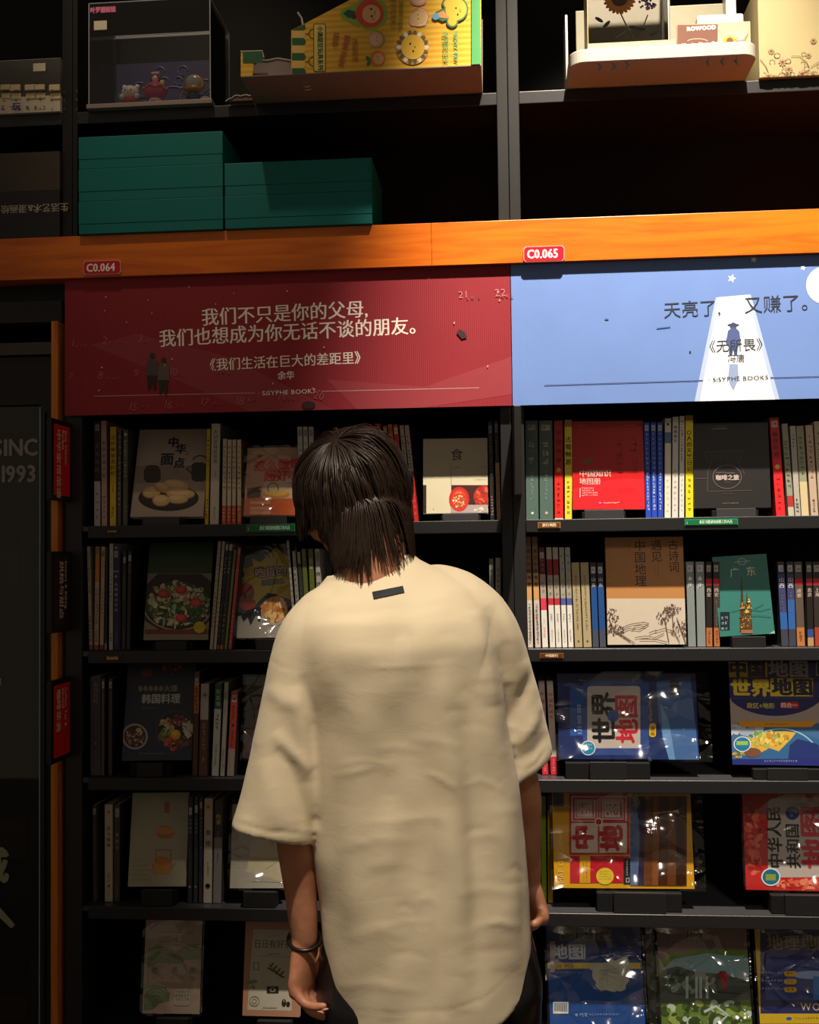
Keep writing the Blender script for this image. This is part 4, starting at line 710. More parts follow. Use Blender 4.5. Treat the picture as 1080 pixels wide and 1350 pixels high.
# L5 ---- two slim books on the lowest shelf
f = Face('book', 'book', 'pink and green tea book in plastic, bottom shelf left', g, (187.5, 1336), (263, 1337), 1204, 10, .02, '#a89484', crop=(80, 1190, 2.7), film=True, side='#2c2a26')
f.poly([(312, 165), (345, 148), (390, 165), (410, 175), (450, 150), (490, 148), (520, 165), (515, 200), (440, 205), (430, 220), (340, 215), (306, 235)], '#6c7a50')
for k in range(4): f.arc(350, 210, 50-9*k, 58-10*k, 180, 340, 3, '#8a9468', 10); f.arc(475, 205, 50-9*k, 52-10*k, 200, 360, 3, '#8a9468', 10)
f.poly([(296, 370), (300, 320), (330, 294), (370, 300), (390, 325), (385, 350), (350, 358), (330, 380), (296, 384)], '#5f7048')
for k in range(4): f.arc(340, 360, 48-10*k, 60-12*k, 180, 320, 3, '#84906a', 10)
for x, ch in ((325, '吃'), (395, '茶'), (458, '趣')): f.text(ch, x, 228, 25, '#3c3a34', bold=.0)
for x in (330, 362, 397, 432, 468): f.ell(x, 268, 2.5, 2.5, '#4a463e', 8)
f.rrect(402, 308, 462, 366, 12, '#a8a294'); f.marks(408, 308, 5, 9, '#33302a', rows=3); f.line([(352, 104), (470, 108)], 2, '#8a5c4c'); f.line([(412, 110), (410, 155)], 2, '#6a7058'); f.rect(350, 138, 390, 140, '#7a5c4c'); f.done((ZS[4], 205, 245))
f = Face('book', 'book', 'white tea book with tan border and leaf drawings, bottom shelf by the left hand', g, (319.5, 1339), (395, 1341), 1205, 10, .012, '#a97c62', crop=(80, 1190, 2.7))
f.poly([(686, 95), (830, 98), (822, 385), (664, 382)], '#b3ad9e')
f.text('日日有好茶', 688, 130, 33, '#25231f', bold=.0, sx=.88); f.marks(738, 175, 5, 8, '#4a463e'); f.line([(706, 190), (820, 194)], 2, '#8a8474'); f.marks(740, 112, 6, 6, '#8a8474')
for k in range(4): f.ell(752+12*k, 222+10*k, 13, 3.2, '#2f4a34', 10, -.9); f.ell(746+14*k, 236+9*k, 13, 3.2, '#2f4a34', 10, .35)
f.line([(740, 218), (790, 266)], 2, '#2f4a34'); f.frame(686, 212, 706, 240, 2, '#5a5648'); f.scatter(685, 292, 20, 14, 12, ['#6a8050', '#8fa070'], 4, 8, 6); f.rect(734, 298, 776, 322, '#25221f'); f.ell(755, 310, 11, 8, '#8f8a7c'); f.ell(755, 310, 5, 5, '#25221f')
f.arc(690, 350, 17, 17, 0, 360, 2.5, '#8a8676', 20); f.arc(690, 350, 8, 8, 0, 360, 2, '#8a8676', 14); f.ell(795, 356, 8, 13, '#26231f'); f.ell(810, 361, 7, 9, '#26231f'); f.ell(795, 350, 3, 4, '#8a8474'); f.line([(720, 372), (770, 374)], 2, '#7a7668'); f.done((ZS[4], 335, 378))
# R3 ---- wrapped world map, lying on its long side
f = Face('folded_map', 'map', 'blue world map in a loose shiny plastic bag, third shelf behind the right sleeve', 'wrapped maps', (737, 1000.5), (922, 1001.5), 888, 8, .012, '#14265c', crop=(660, 860, 3.6), film=True, gloss=.25, Y=.035)
f.rect(330, 160, 410, 395, '#1c4c94'); f.poly([(700, 100), (905, 100), (945, 512), (700, 512)], '#1a2c5c'); f.poly([(740, 140), (900, 110), (945, 512), (800, 512), (775, 420), (752, 330)], '#3c5f94'); f.poly([(760, 240), (800, 330), (830, 512), (800, 512), (770, 400)], '#5c86b4')
f.rrect(392, 125, 705, 488, 20, '#2c4480'); f.rrect(412, 160, 664, 455, 16, '#a8a09a')
f.text('世界', 434, 432, 124, '#14141a', rot=90, bold=.04, sx=1.0); f.text('地图', 545, 432, 118, '#a8202c', rot=90, bold=.04, sx=1.0)
f.ell(535, 302, 28, 28, '#2c5490'); f.text('1:33 000 000', 362, 392, 27, '#a8b0c8', rot=90, bold=0, sx=.98); f.text('1070mm×745mm', 702, 330, 22, '#a89060', rot=90, bold=0, sx=.8); f.rrect(706, 336, 738, 402, 12, '#c8a01c'); f.text('新版', 712, 396, 22, '#4a3808', rot=90)
f.ell(416, 454, 35, 35, '#c8d0d8', 24, jag=.0); f.ell(416, 454, 31, 31, '#1c7aa4', 24); f.marks(392, 430, 4, 10, '#c8c860', rows=2); f.rect(805, 130, 848, 200, '#3c3a34'); f.marks(862, 350, 3, 18, '#6a7ca4', vert=True)
f.done((ZS[2], 772, 820), flap=.024)
# R3 ---- upright double map
f = Face('folded_map', 'map', 'upright blue and yellow pair of country and world maps, third shelf right edge', 'wrapped maps', (966, 1008), (1112, 1010), 873, 8, .012, '#1c2054', crop=(860, 860, 4.909), gloss=.3, Y=.035)
f.rect(440, 260, 1400, 480, '#9a8c84'); f.ell(800, 190, 350, 222, '#1c2054', 40); f.rect(440, -60, 1400, 250, '#1c2054'); f.rect(485, 55, 745, 160, '#b8921c'); f.rect(765, 168, 1040, 285, '#c4a81c'); f.frame(1060, 60, 1400, 150, 6, '#9a9490')
f.text('中国', 492, 52, 112, '#14122c', bold=.06, sx=1.06); f.text('地图', 748, 50, 116, '#8f8482', bold=.04, sx=1.12); f.text('世界', 504, 172, 116, '#c8ae20', bold=.06, sx=1.12); f.text('地图', 770, 168, 114, '#1a1830', bold=.06, sx=1.16); f.line([(510, 296), (1040, 296)], 2, '#4a4c7a')
f.text('政区+地形', 612, 326, 38, '#b0a040', bold=.04, sx=1.02); f.rrect(828, 322, 950, 362, 16, '#a8242c'); f.text('四合一', 832, 325, 34, '#c8b8b0', bold=.04, sx=1.05)
f.rect(480, 460, 1400, 690, '#3c5f8c'); f.scatter(600, 500, 110, 30, 24, ['#8a98a8', '#a8b0b8'], 14, 34, 4); f.poly([(560, 680), (600, 600), (680, 530), (800, 500), (930, 510), (1080, 560), (1200, 690), (560, 690)], '#2c5a88'); f.arc(830, 720, 260, 225, 190, 350, 8, '#88b0c0', 30)
f.poly([(600, 620), (650, 560), (740, 515), (860, 510), (930, 520), (900, 560), (860, 600), (820, 640), (760, 620), (700, 650), (640, 640)], '#c09a3c'); f.scatter(760, 560, 130, 45, 60, ['#c8a848', '#b07c30', '#8fa050', '#d0b868', '#5c8a4c'], 8, 24, 8); f.ell(650, 648, 55, 30, '#6a4438'); f.scatter(560, 660, 40, 24, 18, ['#a88c3c', '#6a7a4c'], 6, 14, 3); f.poly([(890, 600), (940, 560), (1060, 590), (1200, 690), (880, 690)], '#1f2f68')
f.poly([(545, 452), (570, 446), (1040, 446), (1065, 452), (1030, 484), (585, 484)], '#c98a1c'); f.marks(730, 450, 9, 14, '#5a3a08'); f.ell(583, 594, 56, 50, '#c8d0d4', 28); f.ell(583, 594, 50, 45, '#1c6c94', 28); f.rect(545, 575, 620, 600, '#8aa850'); f.rect(480, 690, 1400, 740, '#22286c'); f.marks(725, 688, 14, 14, '#8a8eb0', gap=1.1)
f.done((ZS[2], 1004, 1057))
# R4 ---- yellow wrapped map of the country
f = Face('folded_map', 'map', 'yellow map wrapped in plastic with a red panel of white squares, fourth shelf', 'wrapped maps', (731, 1170.5), (916, 1172), 1045, 7, .012, '#c08e12', crop=(660, 1020, 3.6), film=True, gloss=.3, Y=.035)
f.rect(326, 94, 612, 385, '#a01420'); f.rect(336, 106, 600, 375, '#b8a8a0'); f.rect(344, 114, 458, 222, '#a01420'); f.frame(352, 122, 450, 212, 6, '#b8a8a0'); f.rect(474, 114, 592, 226, '#a01420'); f.frame(482, 122, 584, 218, 6, '#b8a8a0'); f.rect(462, 108, 470, 374, '#a01420'); f.rect(336, 226, 600, 234, '#a01420')
f.text('中', 340, 362, 112, '#a01420', rot=90, bold=.06, sx=1.08); f.text('地', 470, 366, 122, '#a01420', rot=90, bold=.06, sx=1.0); f.text('国', 360, 208, 84, '#b8a8a0', rot=90, bold=.04); f.text('图', 490, 212, 86, '#b8a8a0', rot=90, bold=.04)
f.ell(466, 228, 20, 20, '#c8b8b0', 16); f.ell(466, 228, 14, 14, '#a01420', 14); f.rect(330, 390, 612, 518, '#a81424'); f.rect(376, 390, 426, 518, '#c08e12'); f.marks(390, 420, 9, 9, '#6a4a08', vert=True, rows=2); f.text('MAP OF CHINA', 270, 520, 36, '#d0b868', rot=90, bold=0, sx=.92)
f.rect(584, 402, 622, 524, '#141414'); f.marks(596, 404, 7, 10, '#b0aca8', vert=True); f.frame(596, 494, 612, 516, 3, '#b0aca8'); f.ell(496, 486, 42, 40, '#c8b030', 20); f.marks(470, 456, 6, 8, '#6a6a18', rows=4)
f.rect(616, 108, 884, 530, '#40200e'); f.poly([(616, 108), (650, 108), (660, 300), (655, 530), (616, 530)], '#4a5c84'); f.poly([(640, 108), (700, 108), (720, 300), (680, 530), (650, 530), (664, 300)], '#1e1838')
for k, (a, b, c_) in enumerate(((700, 24, '#5c3218'), (735, 20, '#74431c'), (770, 26, '#3c1c10'), (812, 24, '#5a3010'), (850, 22, '#2c1408'))): f.poly([(a-b/2, 108), (a+b/2, 108), (a+b+8, 530), (a-b+4, 530)], c_)
f.rect(250, 88, 300, 156, '#182444'); f.done((ZS[3], 800, 868), flap=.020)
# R4 ---- red wrapped map
f = Face('folded_map', 'map', 'red wrapped map with sideways black title, fourth shelf at right edge', 'wrapped maps', (984, 1173), (1125, 1176), 1036, 8, .014, '#a81e20', crop=(860, 1020, 4.909), film=True, gloss=.3, Y=.035)
f.rrect(750, 158, 1500, 672, 30, '#a39c98'); f.scatter(660, 440, 50, 220, 50, ['#c0443c', '#8a1418', '#c85a44', '#b03030'], 14, 40, 5); f.scatter(1000, 715, 200, 30, 50, ['#c85a40', '#a83028', '#d0785c'], 10, 26, 6)
f.text('中华人民', 752, 612, 104, '#17161a', rot=90, bold=.03, sx=.98); f.text('共和国', 872, 612, 98, '#17161a', rot=90, bold=.03, sx=1.0); f.text('地图', 968, 612, 180, '#b02434', rot=90, bold=.04, sx=1.1); f.frame(965, 215, 1300, 398, 12, '#b02434')
f.ell(908, 254, 44, 44, '#1c2c6c', 24); f.scatter(915, 250, 22, 26, 10, ['#5c84b4', '#3c5c94'], 6, 14, 2); f.ell(768, 668, 62, 58, '#c8d4dc', 28); f.ell(768, 668, 54, 50, '#14617c', 28); f.rect(735, 650, 800, 690, '#7a8c3c'); f.text('1069mm×745mm', 650, 560, 32, '#c8706c', rot=90, bold=0, sx=.7)
f.done((ZS[3], 1023, 1073))
# R5 ---- three wrapped maps on the lowest shelf
f = Face('folded_map', 'map', 'deep blue map with a pale region outline, bottom shelf right of the hand', 'wrapped maps', (726, 1362), (852, 1362), 1212, 8, .012, '#17407f', crop=(660, 1190, 2.571), film=True, gloss=.25, Y=.035)
f.poly([(150, 70), (475, 70), (480, 200), (160, 170)], '#0f2a5c'); f.text('西藏族自治区', 196, 78, 56, '#6a6430', bold=.02, sx=.58); f.text('地图', 172, 140, 54, '#a4acb4', bold=.04, sx=1.06); f.frame(232, 142, 288, 192, 5, '#a4acb4')
f.rect(160, 204, 475, 224, '#b8a034'); f.text('1:850 000', 164, 203, 21, '#3a3418', sx=1.0); f.marks(176, 230, 12, 7, '#8a9cb8')
r = random.Random(4); pts = []
for k in range(44):
    a = 2*PI*k/44; q = r.uniform(.86, 1.06); pts.append((378+66*q*math.cos(a), 250+56*q*math.sin(a)))
f.poly(pts, '#9ca08e', clip=False); f.poly([(380, 200), (430, 178), (440, 230), (400, 250)], '#9ca08e'); f.poly([(285, 214), (330, 206), (345, 232), (322, 238)], '#9ca08e')
for k in range(14): f.line([(330+r.uniform(0, 90), 215+r.uniform(0, 70)), (330+r.uniform(0, 90), 215+r.uniform(0, 70))], 1, '#7f8674')
f.rect(178, 336, 230, 376, '#b8bcc0')
for k in range(12): f.rect(182+3.8*k, 340, 184+3.8*k, 368, '#22242a')
f.rect(168, 130, 184, 236, '#8f8c86'); f.marks(252, 366, 3, 14, '#8aa8d0'); f.marks(300, 370, 12, 8, '#7f94b8'); f.done((ZS[4], 760, 815))
f = Face('folded_map', 'map', 'green scenic map with waterfall picture, bottom shelf second from right', 'wrapped maps', (873, 1363), (993, 1364), 1214, 8, .012, '#4d4038', crop=(660, 1190, 2.571), film=True, gloss=.3, Y=.035)
f.rect(520, 60, 860, 170, '#6a5450'); f.marks(562, 112, 7, 17, '#26301c'); f.rect(632, 85, 684, 120, '#262a22'); f.text('图', 634, 84, 40, '#8a7c74'); f.poly([(540, 200), (580, 170), (680, 156), (860, 160), (860, 470), (540, 470)], '#4f6a24'); f.poly([(545, 230), (590, 190), (700, 172), (850, 186), (855, 320), (545, 320)], '#6d9098')
f.poly([(545, 230), (600, 215), (660, 235), (730, 240), (855, 262), (855, 330), (545, 340)], '#3c4a44'); f.scatter(650, 270, 110, 34, 60, ['#54685c', '#2c3a34', '#72867c', '#445a3c'], 6, 18, 5)
for x in (628, 660, 674, 696): f.rect(x, 250, x+9, 325, '#98a8a8')
f.scatter(700, 375, 150, 42, 120, ['#3c5424', '#5a7430', '#2c401c', '#7f9440', '#9fb0a4'], 8, 24, 9); f.line([(690, 370), (730, 350), (770, 380), (740, 410)], 8, '#9fb4b0'); f.line([(710, 300), (812, 308)], 3, '#2c2620')
f.poly([(735, 240), (755, 232), (776, 245), (768, 268), (764, 300), (752, 290), (748, 262)], '#8a1c24'); f.ell(754, 236, 12, 5, '#5a141c'); f.ell(708, 262, 7, 9, '#7a1c24'); f.line([(800, 268), (830, 268), (818, 262)], 3, '#2c3a24'); f.done((ZS[4], 905, 960))
f = Face('folded_map', 'map', 'navy geography map with a yellow edge and yellow tags, bottom right corner', 'wrapped maps', (1003, 1364), (1130, 1366), 1214, 8, .016, '#1c2254', crop=(660, 1190, 2.571), film=True, gloss=.3, Y=.035)
f.rect(840, 70, 880, 470, '#b89c18'); f.text('地理地图', 900, 108, 56, '#8f7c34', bold=.02, sx=1.04); f.rect(880, 230, 1200, 232, '#3c4c94'); f.poly([(900, 190), (1200, 200), (1200, 330), (900, 330)], '#283a78'); f.ell(1060, 245, 70, 14, '#7f9cc8')
for k in range(3): f.marks(876, 228+27*k, 9, 9, '#a8b0d0'); f.rrect(962, 232+27*k, 1004, 250+27*k, 8, '#c0941c'); f.marks(970, 228+27*k, 2, 11, '#4a3808')
f.rect(1060, 250, 1100, 330, '#2c6cb4'); f.text('WORLD', 1016, 334, 36, '#b8b0a0', bold=0); f.rect(870, 376, 1200, 410, '#b89a18'); f.ell(978, 393, 10, 6, '#1c4c94'); f.marks(995, 384, 12, 8, '#5a4a10'); f.done((ZS[4], 1035, 1085))
f = Face('folded_map', 'map', 'slim grey green map seen as a sliver between the blue and green maps', 'wrapped maps', (857, 1361), (870, 1361), 1222, 6, .012, '#3c463c', crop=(660, 1190, 2.571), film=True, gloss=.3, Y=.06); f.marks(512, 150, 8, 9, '#7a8478', vert=True); f.done((ZS[4], 860, 868))

# ------------------------------------------------------------------ banners
def ribbed(h, sc=430, st=.35):
    m = M(h, .62, .25, 0, .10, 8).copy(); nt = m.node_tree; b = nt.nodes['Principled BSDF']; tc = nt.nodes.new('ShaderNodeTexCoord')
    wv = nt.nodes.new('ShaderNodeTexWave'); wv.bands_direction = 'X'; wv.inputs['Scale'].default_value = sc/6.28; wv.inputs['Distortion'].default_value = .3
    bp = nt.nodes.new('ShaderNodeBump'); bp.inputs['Strength'].default_value = st; bp.inputs['Distance'].default_value = .001
    nt.links.new(tc.outputs['Object'], wv.inputs[0]); nt.links.new(wv.outputs['Fac'], bp.inputs['Height']); nt.links.new(bp.outputs[0], b.inputs['Normal']); return m
zb = P(380, 541.5, -.014).z
f = Face('banner', 'banner', 'long dark red banner with two lines of white writing above the left bookcase', 'book quotation banners', (85.4, 547.6), (675.3, 534.6), 357, 0, .0035, '#8c2733', Y=-.015, bname='banner_panel', pages=False, hfix=BZ0-.0012-zb, gloss=.6)
f.O.z = zb; f.root.matrix_world = Matrix.Translation(f.O); f.R = Matrix.Identity(3); WM[f.root.name] = f.root.matrix_world.copy()
for ch in f.root.children:
    ch.data.materials.clear(); ch.data.materials.append(ribbed('#8a2631'))
f.poly([(180, 440), (300, 470), (440, 548), (330, 548), (230, 500), (120, 455)], '#8c2833'); f.poly([(430, 500), (560, 510), (675, 470), (675, 520), (560, 540), (470, 545)], '#8e2935')
TW = '#f0e6dc'
f.text('我们不只是你的父母,', 265, 406.5, 24.6, TW, bold=.014, sx=.97, rot=1.3); f.text('我们也想成为你无话不谈的朋友。', 209, 434.5, 24.6, TW, bold=.014, sx=.955, rot=1.3)
f.text('《我们生活在巨大的差距里》', 268, 473, 17.5, TW, bold=.01, sx=.95, rot=1.3); f.text('余华', 366, 489.5, 11.5, TW, bold=.02, sx=.97)
f.line([(124, 522.4), (336, 518)], 1, '#b88a88'); f.line([(424, 516), (632, 511.3)], 1, '#b88a88'); f.text('· SiSYPHE BOOKS ·', 340, 514.6, 8.2, TW, bold=0, sx=1.16, rot=1.2)
NC = '#a8505a'
for tx, x, y, sz in (('1', 95, 444, 14), ('2', 137, 441, 14), ('3', 184, 438, 14), ('8', 131, 486, 15), ('7', 92, 490, 12), ('9', 178, 484, 14), ('10', 224, 481, 15), ('11', 276, 478, 13), ('15', 171, 527, 15), ('16', 217, 524, 15), ('17', 265, 521, 15), ('18', 311, 518, 16), ('19', 367, 516, 14), ('20', 415, 513, 14), ('21', 604, 382, 13), ('22', 652, 379, 14)):
    f.text(tx, x, y, sz, NC if x < 600 else '#b86a72', bold=-.01, rot=-14 if x < 500 else 2, sx=1.0)
for x, y, n in ((98, 460, 3), (143, 456, 3), (188, 454, 3), (140, 503, 3), (232, 497, 2), (285, 494, 3), (180, 540, 3), (232, 538, 2), (280, 535, 2), (326, 531, 3), (372, 529, 3), (615, 396, 3), (660, 394, 3)): f.marks(x, y-9, n, 5.5, NC)
for cx, top, sc, ca, cb in ((201, 466, 1.0, '#4a3a3c', '#1e1416'), (216, 472, .95, '#5a4a4a', '#251a1c')):
    f.ell(cx, top+3.2*sc, 3.4*sc, 4*sc, '#2a1c1c', 12); f.poly([(cx-7*sc, top+10), (cx-3*sc, top+7), (cx+3*sc, top+7), (cx+8*sc, top+11), (cx+8*sc, top+30), (cx-8*sc, top+31)], ca); f.poly([(cx-7*sc, top+29), (cx+6*sc, top+29), (cx+5*sc, top+48), (cx+1, top+48), (cx, top+36), (cx-3, top+48), (cx-6*sc, top+48)], cb)
f.poly([(602, 439), (606, 434), (613, 438), (616, 445), (609, 447)], '#2a1216'); f.ell(407, 534, 9, 5, '#3a141a', 14)
for k in range(26): f.ell(random.uniform(100, 670), random.uniform(378, 530), random.uniform(.6, 1.6), random.uniform(.5, 1.0), '#e0b8b4', 6, random.uniform(0, 3)); f.L -= .9
f.done()
f = Face('banner', 'banner', 'light blue banner with a lone figure in a white beam of light', 'book quotation banners', (676.3, 534.4), (1100, 525.4), 345, 0, .0035, '#6f8fcc', Y=-.015, bname='banner_panel', pages=False, hfix=BZ0-.0012-zb, gloss=.6)
f.O.z = zb; f.root.matrix_world = Matrix.Translation(f.O); f.R = Matrix.Identity(3); WM[f.root.name] = f.root.matrix_world.copy()
for ch in f.root.children:
    ch.data.materials.clear(); ch.data.materials.append(ribbed('#6886c6', 120, .08))
f.poly([(944, 392), (990, 388), (1028, 528), (916, 531)], '#a9bbe0'); f.poly([(948, 392), (985, 389), (1022, 528), (923, 531)], '#e4e8f0')
BT = '#1d2434'
for x, y, r_ in ((965, 367, 6), (994, 342, 5), (978, 405, 6), (1059, 353, 4)):
    pts = []
    for k in range(10): a = PI*k/5 - PI/2 + .3; q = r_ if k % 2 == 0 else r_*.45; pts.append((x+q*math.cos(a), y+q*math.sin(a)))
    f.poly(pts, '#e8ecf2')
f.ell(1088, 376, 25, 25, '#e0e4ea', 28)
f.ell(967, 430, 4.6, 5, '#3a4a78', 12); f.ell(967, 428.5, 8, 2, '#2c3a64', 12); f.poly([(960, 436), (964, 433), (971, 433), (975, 437), (977, 452), (973, 458), (961, 458), (957, 452)], '#44568c'); f.poly([(961, 457), (973, 457), (972, 469), (968.5, 469), (967, 461), (965, 469), (961.5, 469)], '#33446e')
f.poly([(962, 480), (973, 480), (974, 498), (970, 508), (967, 514), (963, 507), (960, 498)], '#8a9cc8')
f.text('天亮了,', 874, 398, 23.5, BT, bold=-.012, sx=.98, rot=1.5); f.text('又赚了。', 980, 391, 24.5, BT, bold=-.006, sx=.99, rot=1.5); f.text('《无所畏》', 926, 449, 17.5, BT, bold=-.01, sx=.98, rot=1.3); f.text('冯唐', 959, 467, 11.5, BT, bold=0, sx=.98)
f.line([(718, 508), (927, 501.5)], 1, '#3a4a78'); f.line([(1016, 498), (1090, 496)], 1, '#3a4a78'); f.text('· SiSYPHE BOOKS ·', 934, 496.6, 8.2, BT, bold=0, sx=1.16, rot=1.2)
f.line([(866, 433), (884, 431)], 1.4, '#3c58a8'); f.ell(800, 421, 3, 1, '#3c4c78', 8); f.ell(910, 464, 1.4, 1.4, BT, 8); f.done()

# ------------------------------------------------------------------ goods on the upper shelves
g = 'dark green gift boxes on the beam'
def carton(name, x0, x1, yt, yb, Yf, dep, col, label, cat, group=None, lidf=.0, z0=None, rough=.45, bev=.0012):
    A = P(x0, yb, Yf); B = P(x1, yt, Yf); z0 = A.z if z0 is None else z0
    root = empty(name, ((A.x+B.x)/2, Yf, z0), label=label, cat=cat, group=group); h = B.z-z0; w_ = (B.x-A.x)/2-.0006
    mt = M(col, rough, .45, 0, .05, 12, .05, 60)
    if lidf:
        m = MB(); m.box(-w_+.0006, w_-.0006, .0006, dep, 0, h*(1-lidf), mt); m.build('box_base', root, bevel=bev); m = MB(); m.box(-w_, w_, 0, dep+.0006, h*(1-lidf)+.0006, h-.0004, mt); m.build('box_lid', root, bevel=bev)
    else:
        m = MB(); m.box(-w_, w_, 0, dep, 0, h, mt); m.build('box_body', root, bevel=bev)
    return root, w_, h
zg = BZ1 + .0008; hg = .0775
for i, (a, b, n, nm) in enumerate(((103.4, 294, 3, 'left'), (296, 490.5, 2, 'right'))):
    for k in range(n):
        pos = {0: 'lowest', n-1: 'topmost'}.get(k, 'middle one'); Yf = -.037
        xa, xb = P(a, 250, Yf).x, P(b, 250, Yf).x
        root = empty('gift_box', ((xa+xb)/2, Yf, zg + k*(hg+.0004)), label=f'dark green gift box, {pos} of the {nm} stack on the beam', cat='box', group=g)
        w_ = (xb-xa)/2; mt = M('#006b68', .55, .3, 0, .05, 12, .04, 40)
        m = MB(); m.box(-w_+.0008, w_-.0008, .0008, .22, 0, hg*.3, mt); m.build('box_base', root, bevel=.001); m = MB(); m.box(-w_, w_, 0, .2208, hg*.3, hg, mt); m.build('box_lid', root, bevel=.0012)

ZU = CAMZ + 1.0855      # top of the upper cabinets' shelf
# acrylic case with three figurines
case = empty('display_case', (P(197, 147).x, .0, ZU), label='clear acrylic display case with three small figurines inside', cat='display case')
ax0, ax1 = P(117.5, 147, -.012).x, P(277.5, 147, -.012).x; az1 = P(118, 5, -.012).z; ad = .175; slabc = M('#8a7a74', .35, .5)
m = MB(); m.box(ax0-.005, ax1+.005, -.018, ad+.006, ZU, ZU+.011, slabc); m.build('case_base', case, bevel=.001, world=True)
m = MB(); m.box(ax0, ax1, -.013, -.011, ZU+.0112, az1, ACRYL); m.box(ax1-.002, ax1, -.0108, ad, ZU+.0112, az1, ACRYL); m.box(ax0, ax0+.002, -.0108, ad, ZU+.0112, az1, ACRYL); m.box(ax0, ax1, -.013, ad, az1+.0003, az1+.002, ACRYL); m.build('acrylic_panes', case, world=True)['kind'] = 'stuff'
m = MB()
for a, b in (((ax0, -.012, ZU+.011), (ax0, -.012, az1)), ((ax1, -.012, ZU+.011), (ax1, -.012, az1)), ((ax0, -.012, az1), (ax1, -.012, az1)), ((ax1, -.012, az1), (ax1, ad, az1)), ((ax1, ad, az1), (ax1, ad, ZU+.011)), ((ax0, ad, az1), (ax1, ad, az1))): m.tube([a, b], .0013, ACRYL_EDGE, 6)
m.build('case_edges', case, world=True)['kind'] = 'stuff'
m = MB(); m.box(ax0+.003, ax1-.003, ad-.004, ad-.002, ZU+.012, ZU+.19, M('#1e1c48', .5)); bp_ = m.build('backdrop', case, world=True)
m = MB(); cb = M('#4a4f7c', .5); xc = (ax0+ax1)/2
def arcs(mb, cx, cz, r, a0, a1, y, mat, t=.0016, n=18): mb.tube([(cx+r*math.cos(math.radians(a0+(a1-a0)*k/n)), y, cz+r*math.sin(math.radians(a0+(a1-a0)*k/n))) for k in range(n+1)], t, mat, 5)
for sx in (-1, 1):
    arcs(m, xc+sx*.045, ZU+.125, .016, 0, 300, ad-.005, cb); arcs(m, xc+sx*.085, ZU+.12, .02, 60, 380, ad-.005, cb); arcs(m, xc+sx*.03, ZU+.165, .012, 0, 280, ad-.005, cb); arcs(m, xc+sx*.06, ZU+.15, .05, 200, 330, ad-.005, cb); arcs(m, xc+sx*.018, ZU+.14, .01, 0, 300, ad-.005, cb)
arcs(m, xc, ZU+.04, .085, 20, 160, ad-.005, cb); m.build('backdrop_scrollwork', bp_, world=True)['kind'] = 'stuff'
m = MB(); a = P(124, 28, -.0135); b = P(141, 39, -.0135); m.box(a.x, b.x, -.0142, -.0134, b.z, a.z, M('#d8ccb0', .6)); m.build('price_sticker', case, world=True)
t = MB(); ptext(t, '叶罗丽娃娃', 119, 9.5, 8.5, M('#e87aa0', .5), -.0136, bold=.06, sx=.8); t.build('case_lettering', case, world=True)
zc = ZU+.0115
def figure_at(x, y, Y): p = P(x, y, Y); return p.x
# pale bear cub in a red ruff, with a teal shell behind
fx = P(172, 140, .06).x; fr_ = empty('figurine', (fx, .06, zc), label='small white bear figurine in a red ruffled dress with a teal shell', cat='figurine', group='figurines in the clear case')
WH = M('#d8ccc8', .35); PK = M('#c84a7c', .3); RD = M('#a83a44', .4); GD = M('#b8863c', .3, .6, .6); TL = M('#1c5a60', .3)
m = MB(); m.ball((-.02, .02, .04), (.026, .014, .034), TL); m.build('shell', fr_, smooth=True)
m = MB(); m.ball((0, 0, .055), (.022, .019, .018), WH); m.ball((-.016, .004, .071), .006, WH); m.ball((.016, .004, .071), .006, WH); m.ball((-.018, -.01, .042), .007, WH); m.ball((.02, -.01, .042), .007, WH); m.build('bear_body', fr_, smooth=True)
m = MB(); m.ball((.007, -.018, .056), .0018, M('#201818')); m.ball((-.007, -.018, .056), .0018, M('#201818')); m.ball((0, -.0195, .051), .0016, M('#a06060')); m.build('eyes', fr_, smooth=True)['kind'] = 'stuff'
m = MB(); m.ball((0, 0, .03), (.026, .022, .012), RD); m.ball((0, 0, .018), (.018, .016, .014), M('#c06a6a', .4)); m.build('dress', fr_, smooth=True)
m = MB()
for k in range(12): m.ball((.018*math.cos(k*.52), .014*math.sin(k*.52), .005), .006, M(random.choice(['#c86a5c', '#d8b0a0', '#b84a54']), .4), 8, 6)
m.build('petal_base', fr_, smooth=True)['kind'] = 'stuff'
fx = P(205, 140, .05).x; fr_ = empty('figurine', (fx, .05, zc), label='small doll figurine in a wide pink dress with gold trim', cat='figurine', group='figurines in the clear case')
m = MB(); m.ball((0, 0, .052), (.029, .024, .022), PK); m.ball((0, 0, .062), (.022, .018, .012), M('#e070a8', .3)); m.build('skirt', fr_, smooth=True)
m = MB()
for k in range(24): m.ball((.029*math.cos(k*.262), .024*math.sin(k*.262), .056+.003*math.sin(k*1.6)), .0034, GD, 8, 6)
m.build('gold_trim', fr_, smooth=True)['kind'] = 'stuff'
m = MB(); m.ball((0, 0, .082), (.0085, .0085, .0095), M('#d8a890', .4)); m.ball((0, 0, .073), (.006, .005, .009), M('#d8a890', .4)); m.build('doll_head', fr_, smooth=True)
m = MB(); m.ball((0, .003, .085), (.011, .0095, .011), M('#4a2430', .4)); m.ball((-.01, .003, .082), (.004, .005, .011), M('#4a2430', .4)); m.ball((.01, .003, .082), (.004, .005, .011), M('#4a2430', .4))
for k in range(5): m.ball((-.008+.004*k, 0, .097), (.002, .002, .004), M('#d89aa8', .3), 8, 6)
m.build('doll_hair', fr_, smooth=True)
m = MB(); m.ball((0, 0, .025), (.018, .015, .012), WH); m.ball((.018, -.004, .07), (.006, .004, .008), M('#c8b47c', .4)); m.ball((0, -.012, .014), (.011, .01, .01), PK); m.build('cloud_foot', fr_, smooth=True)
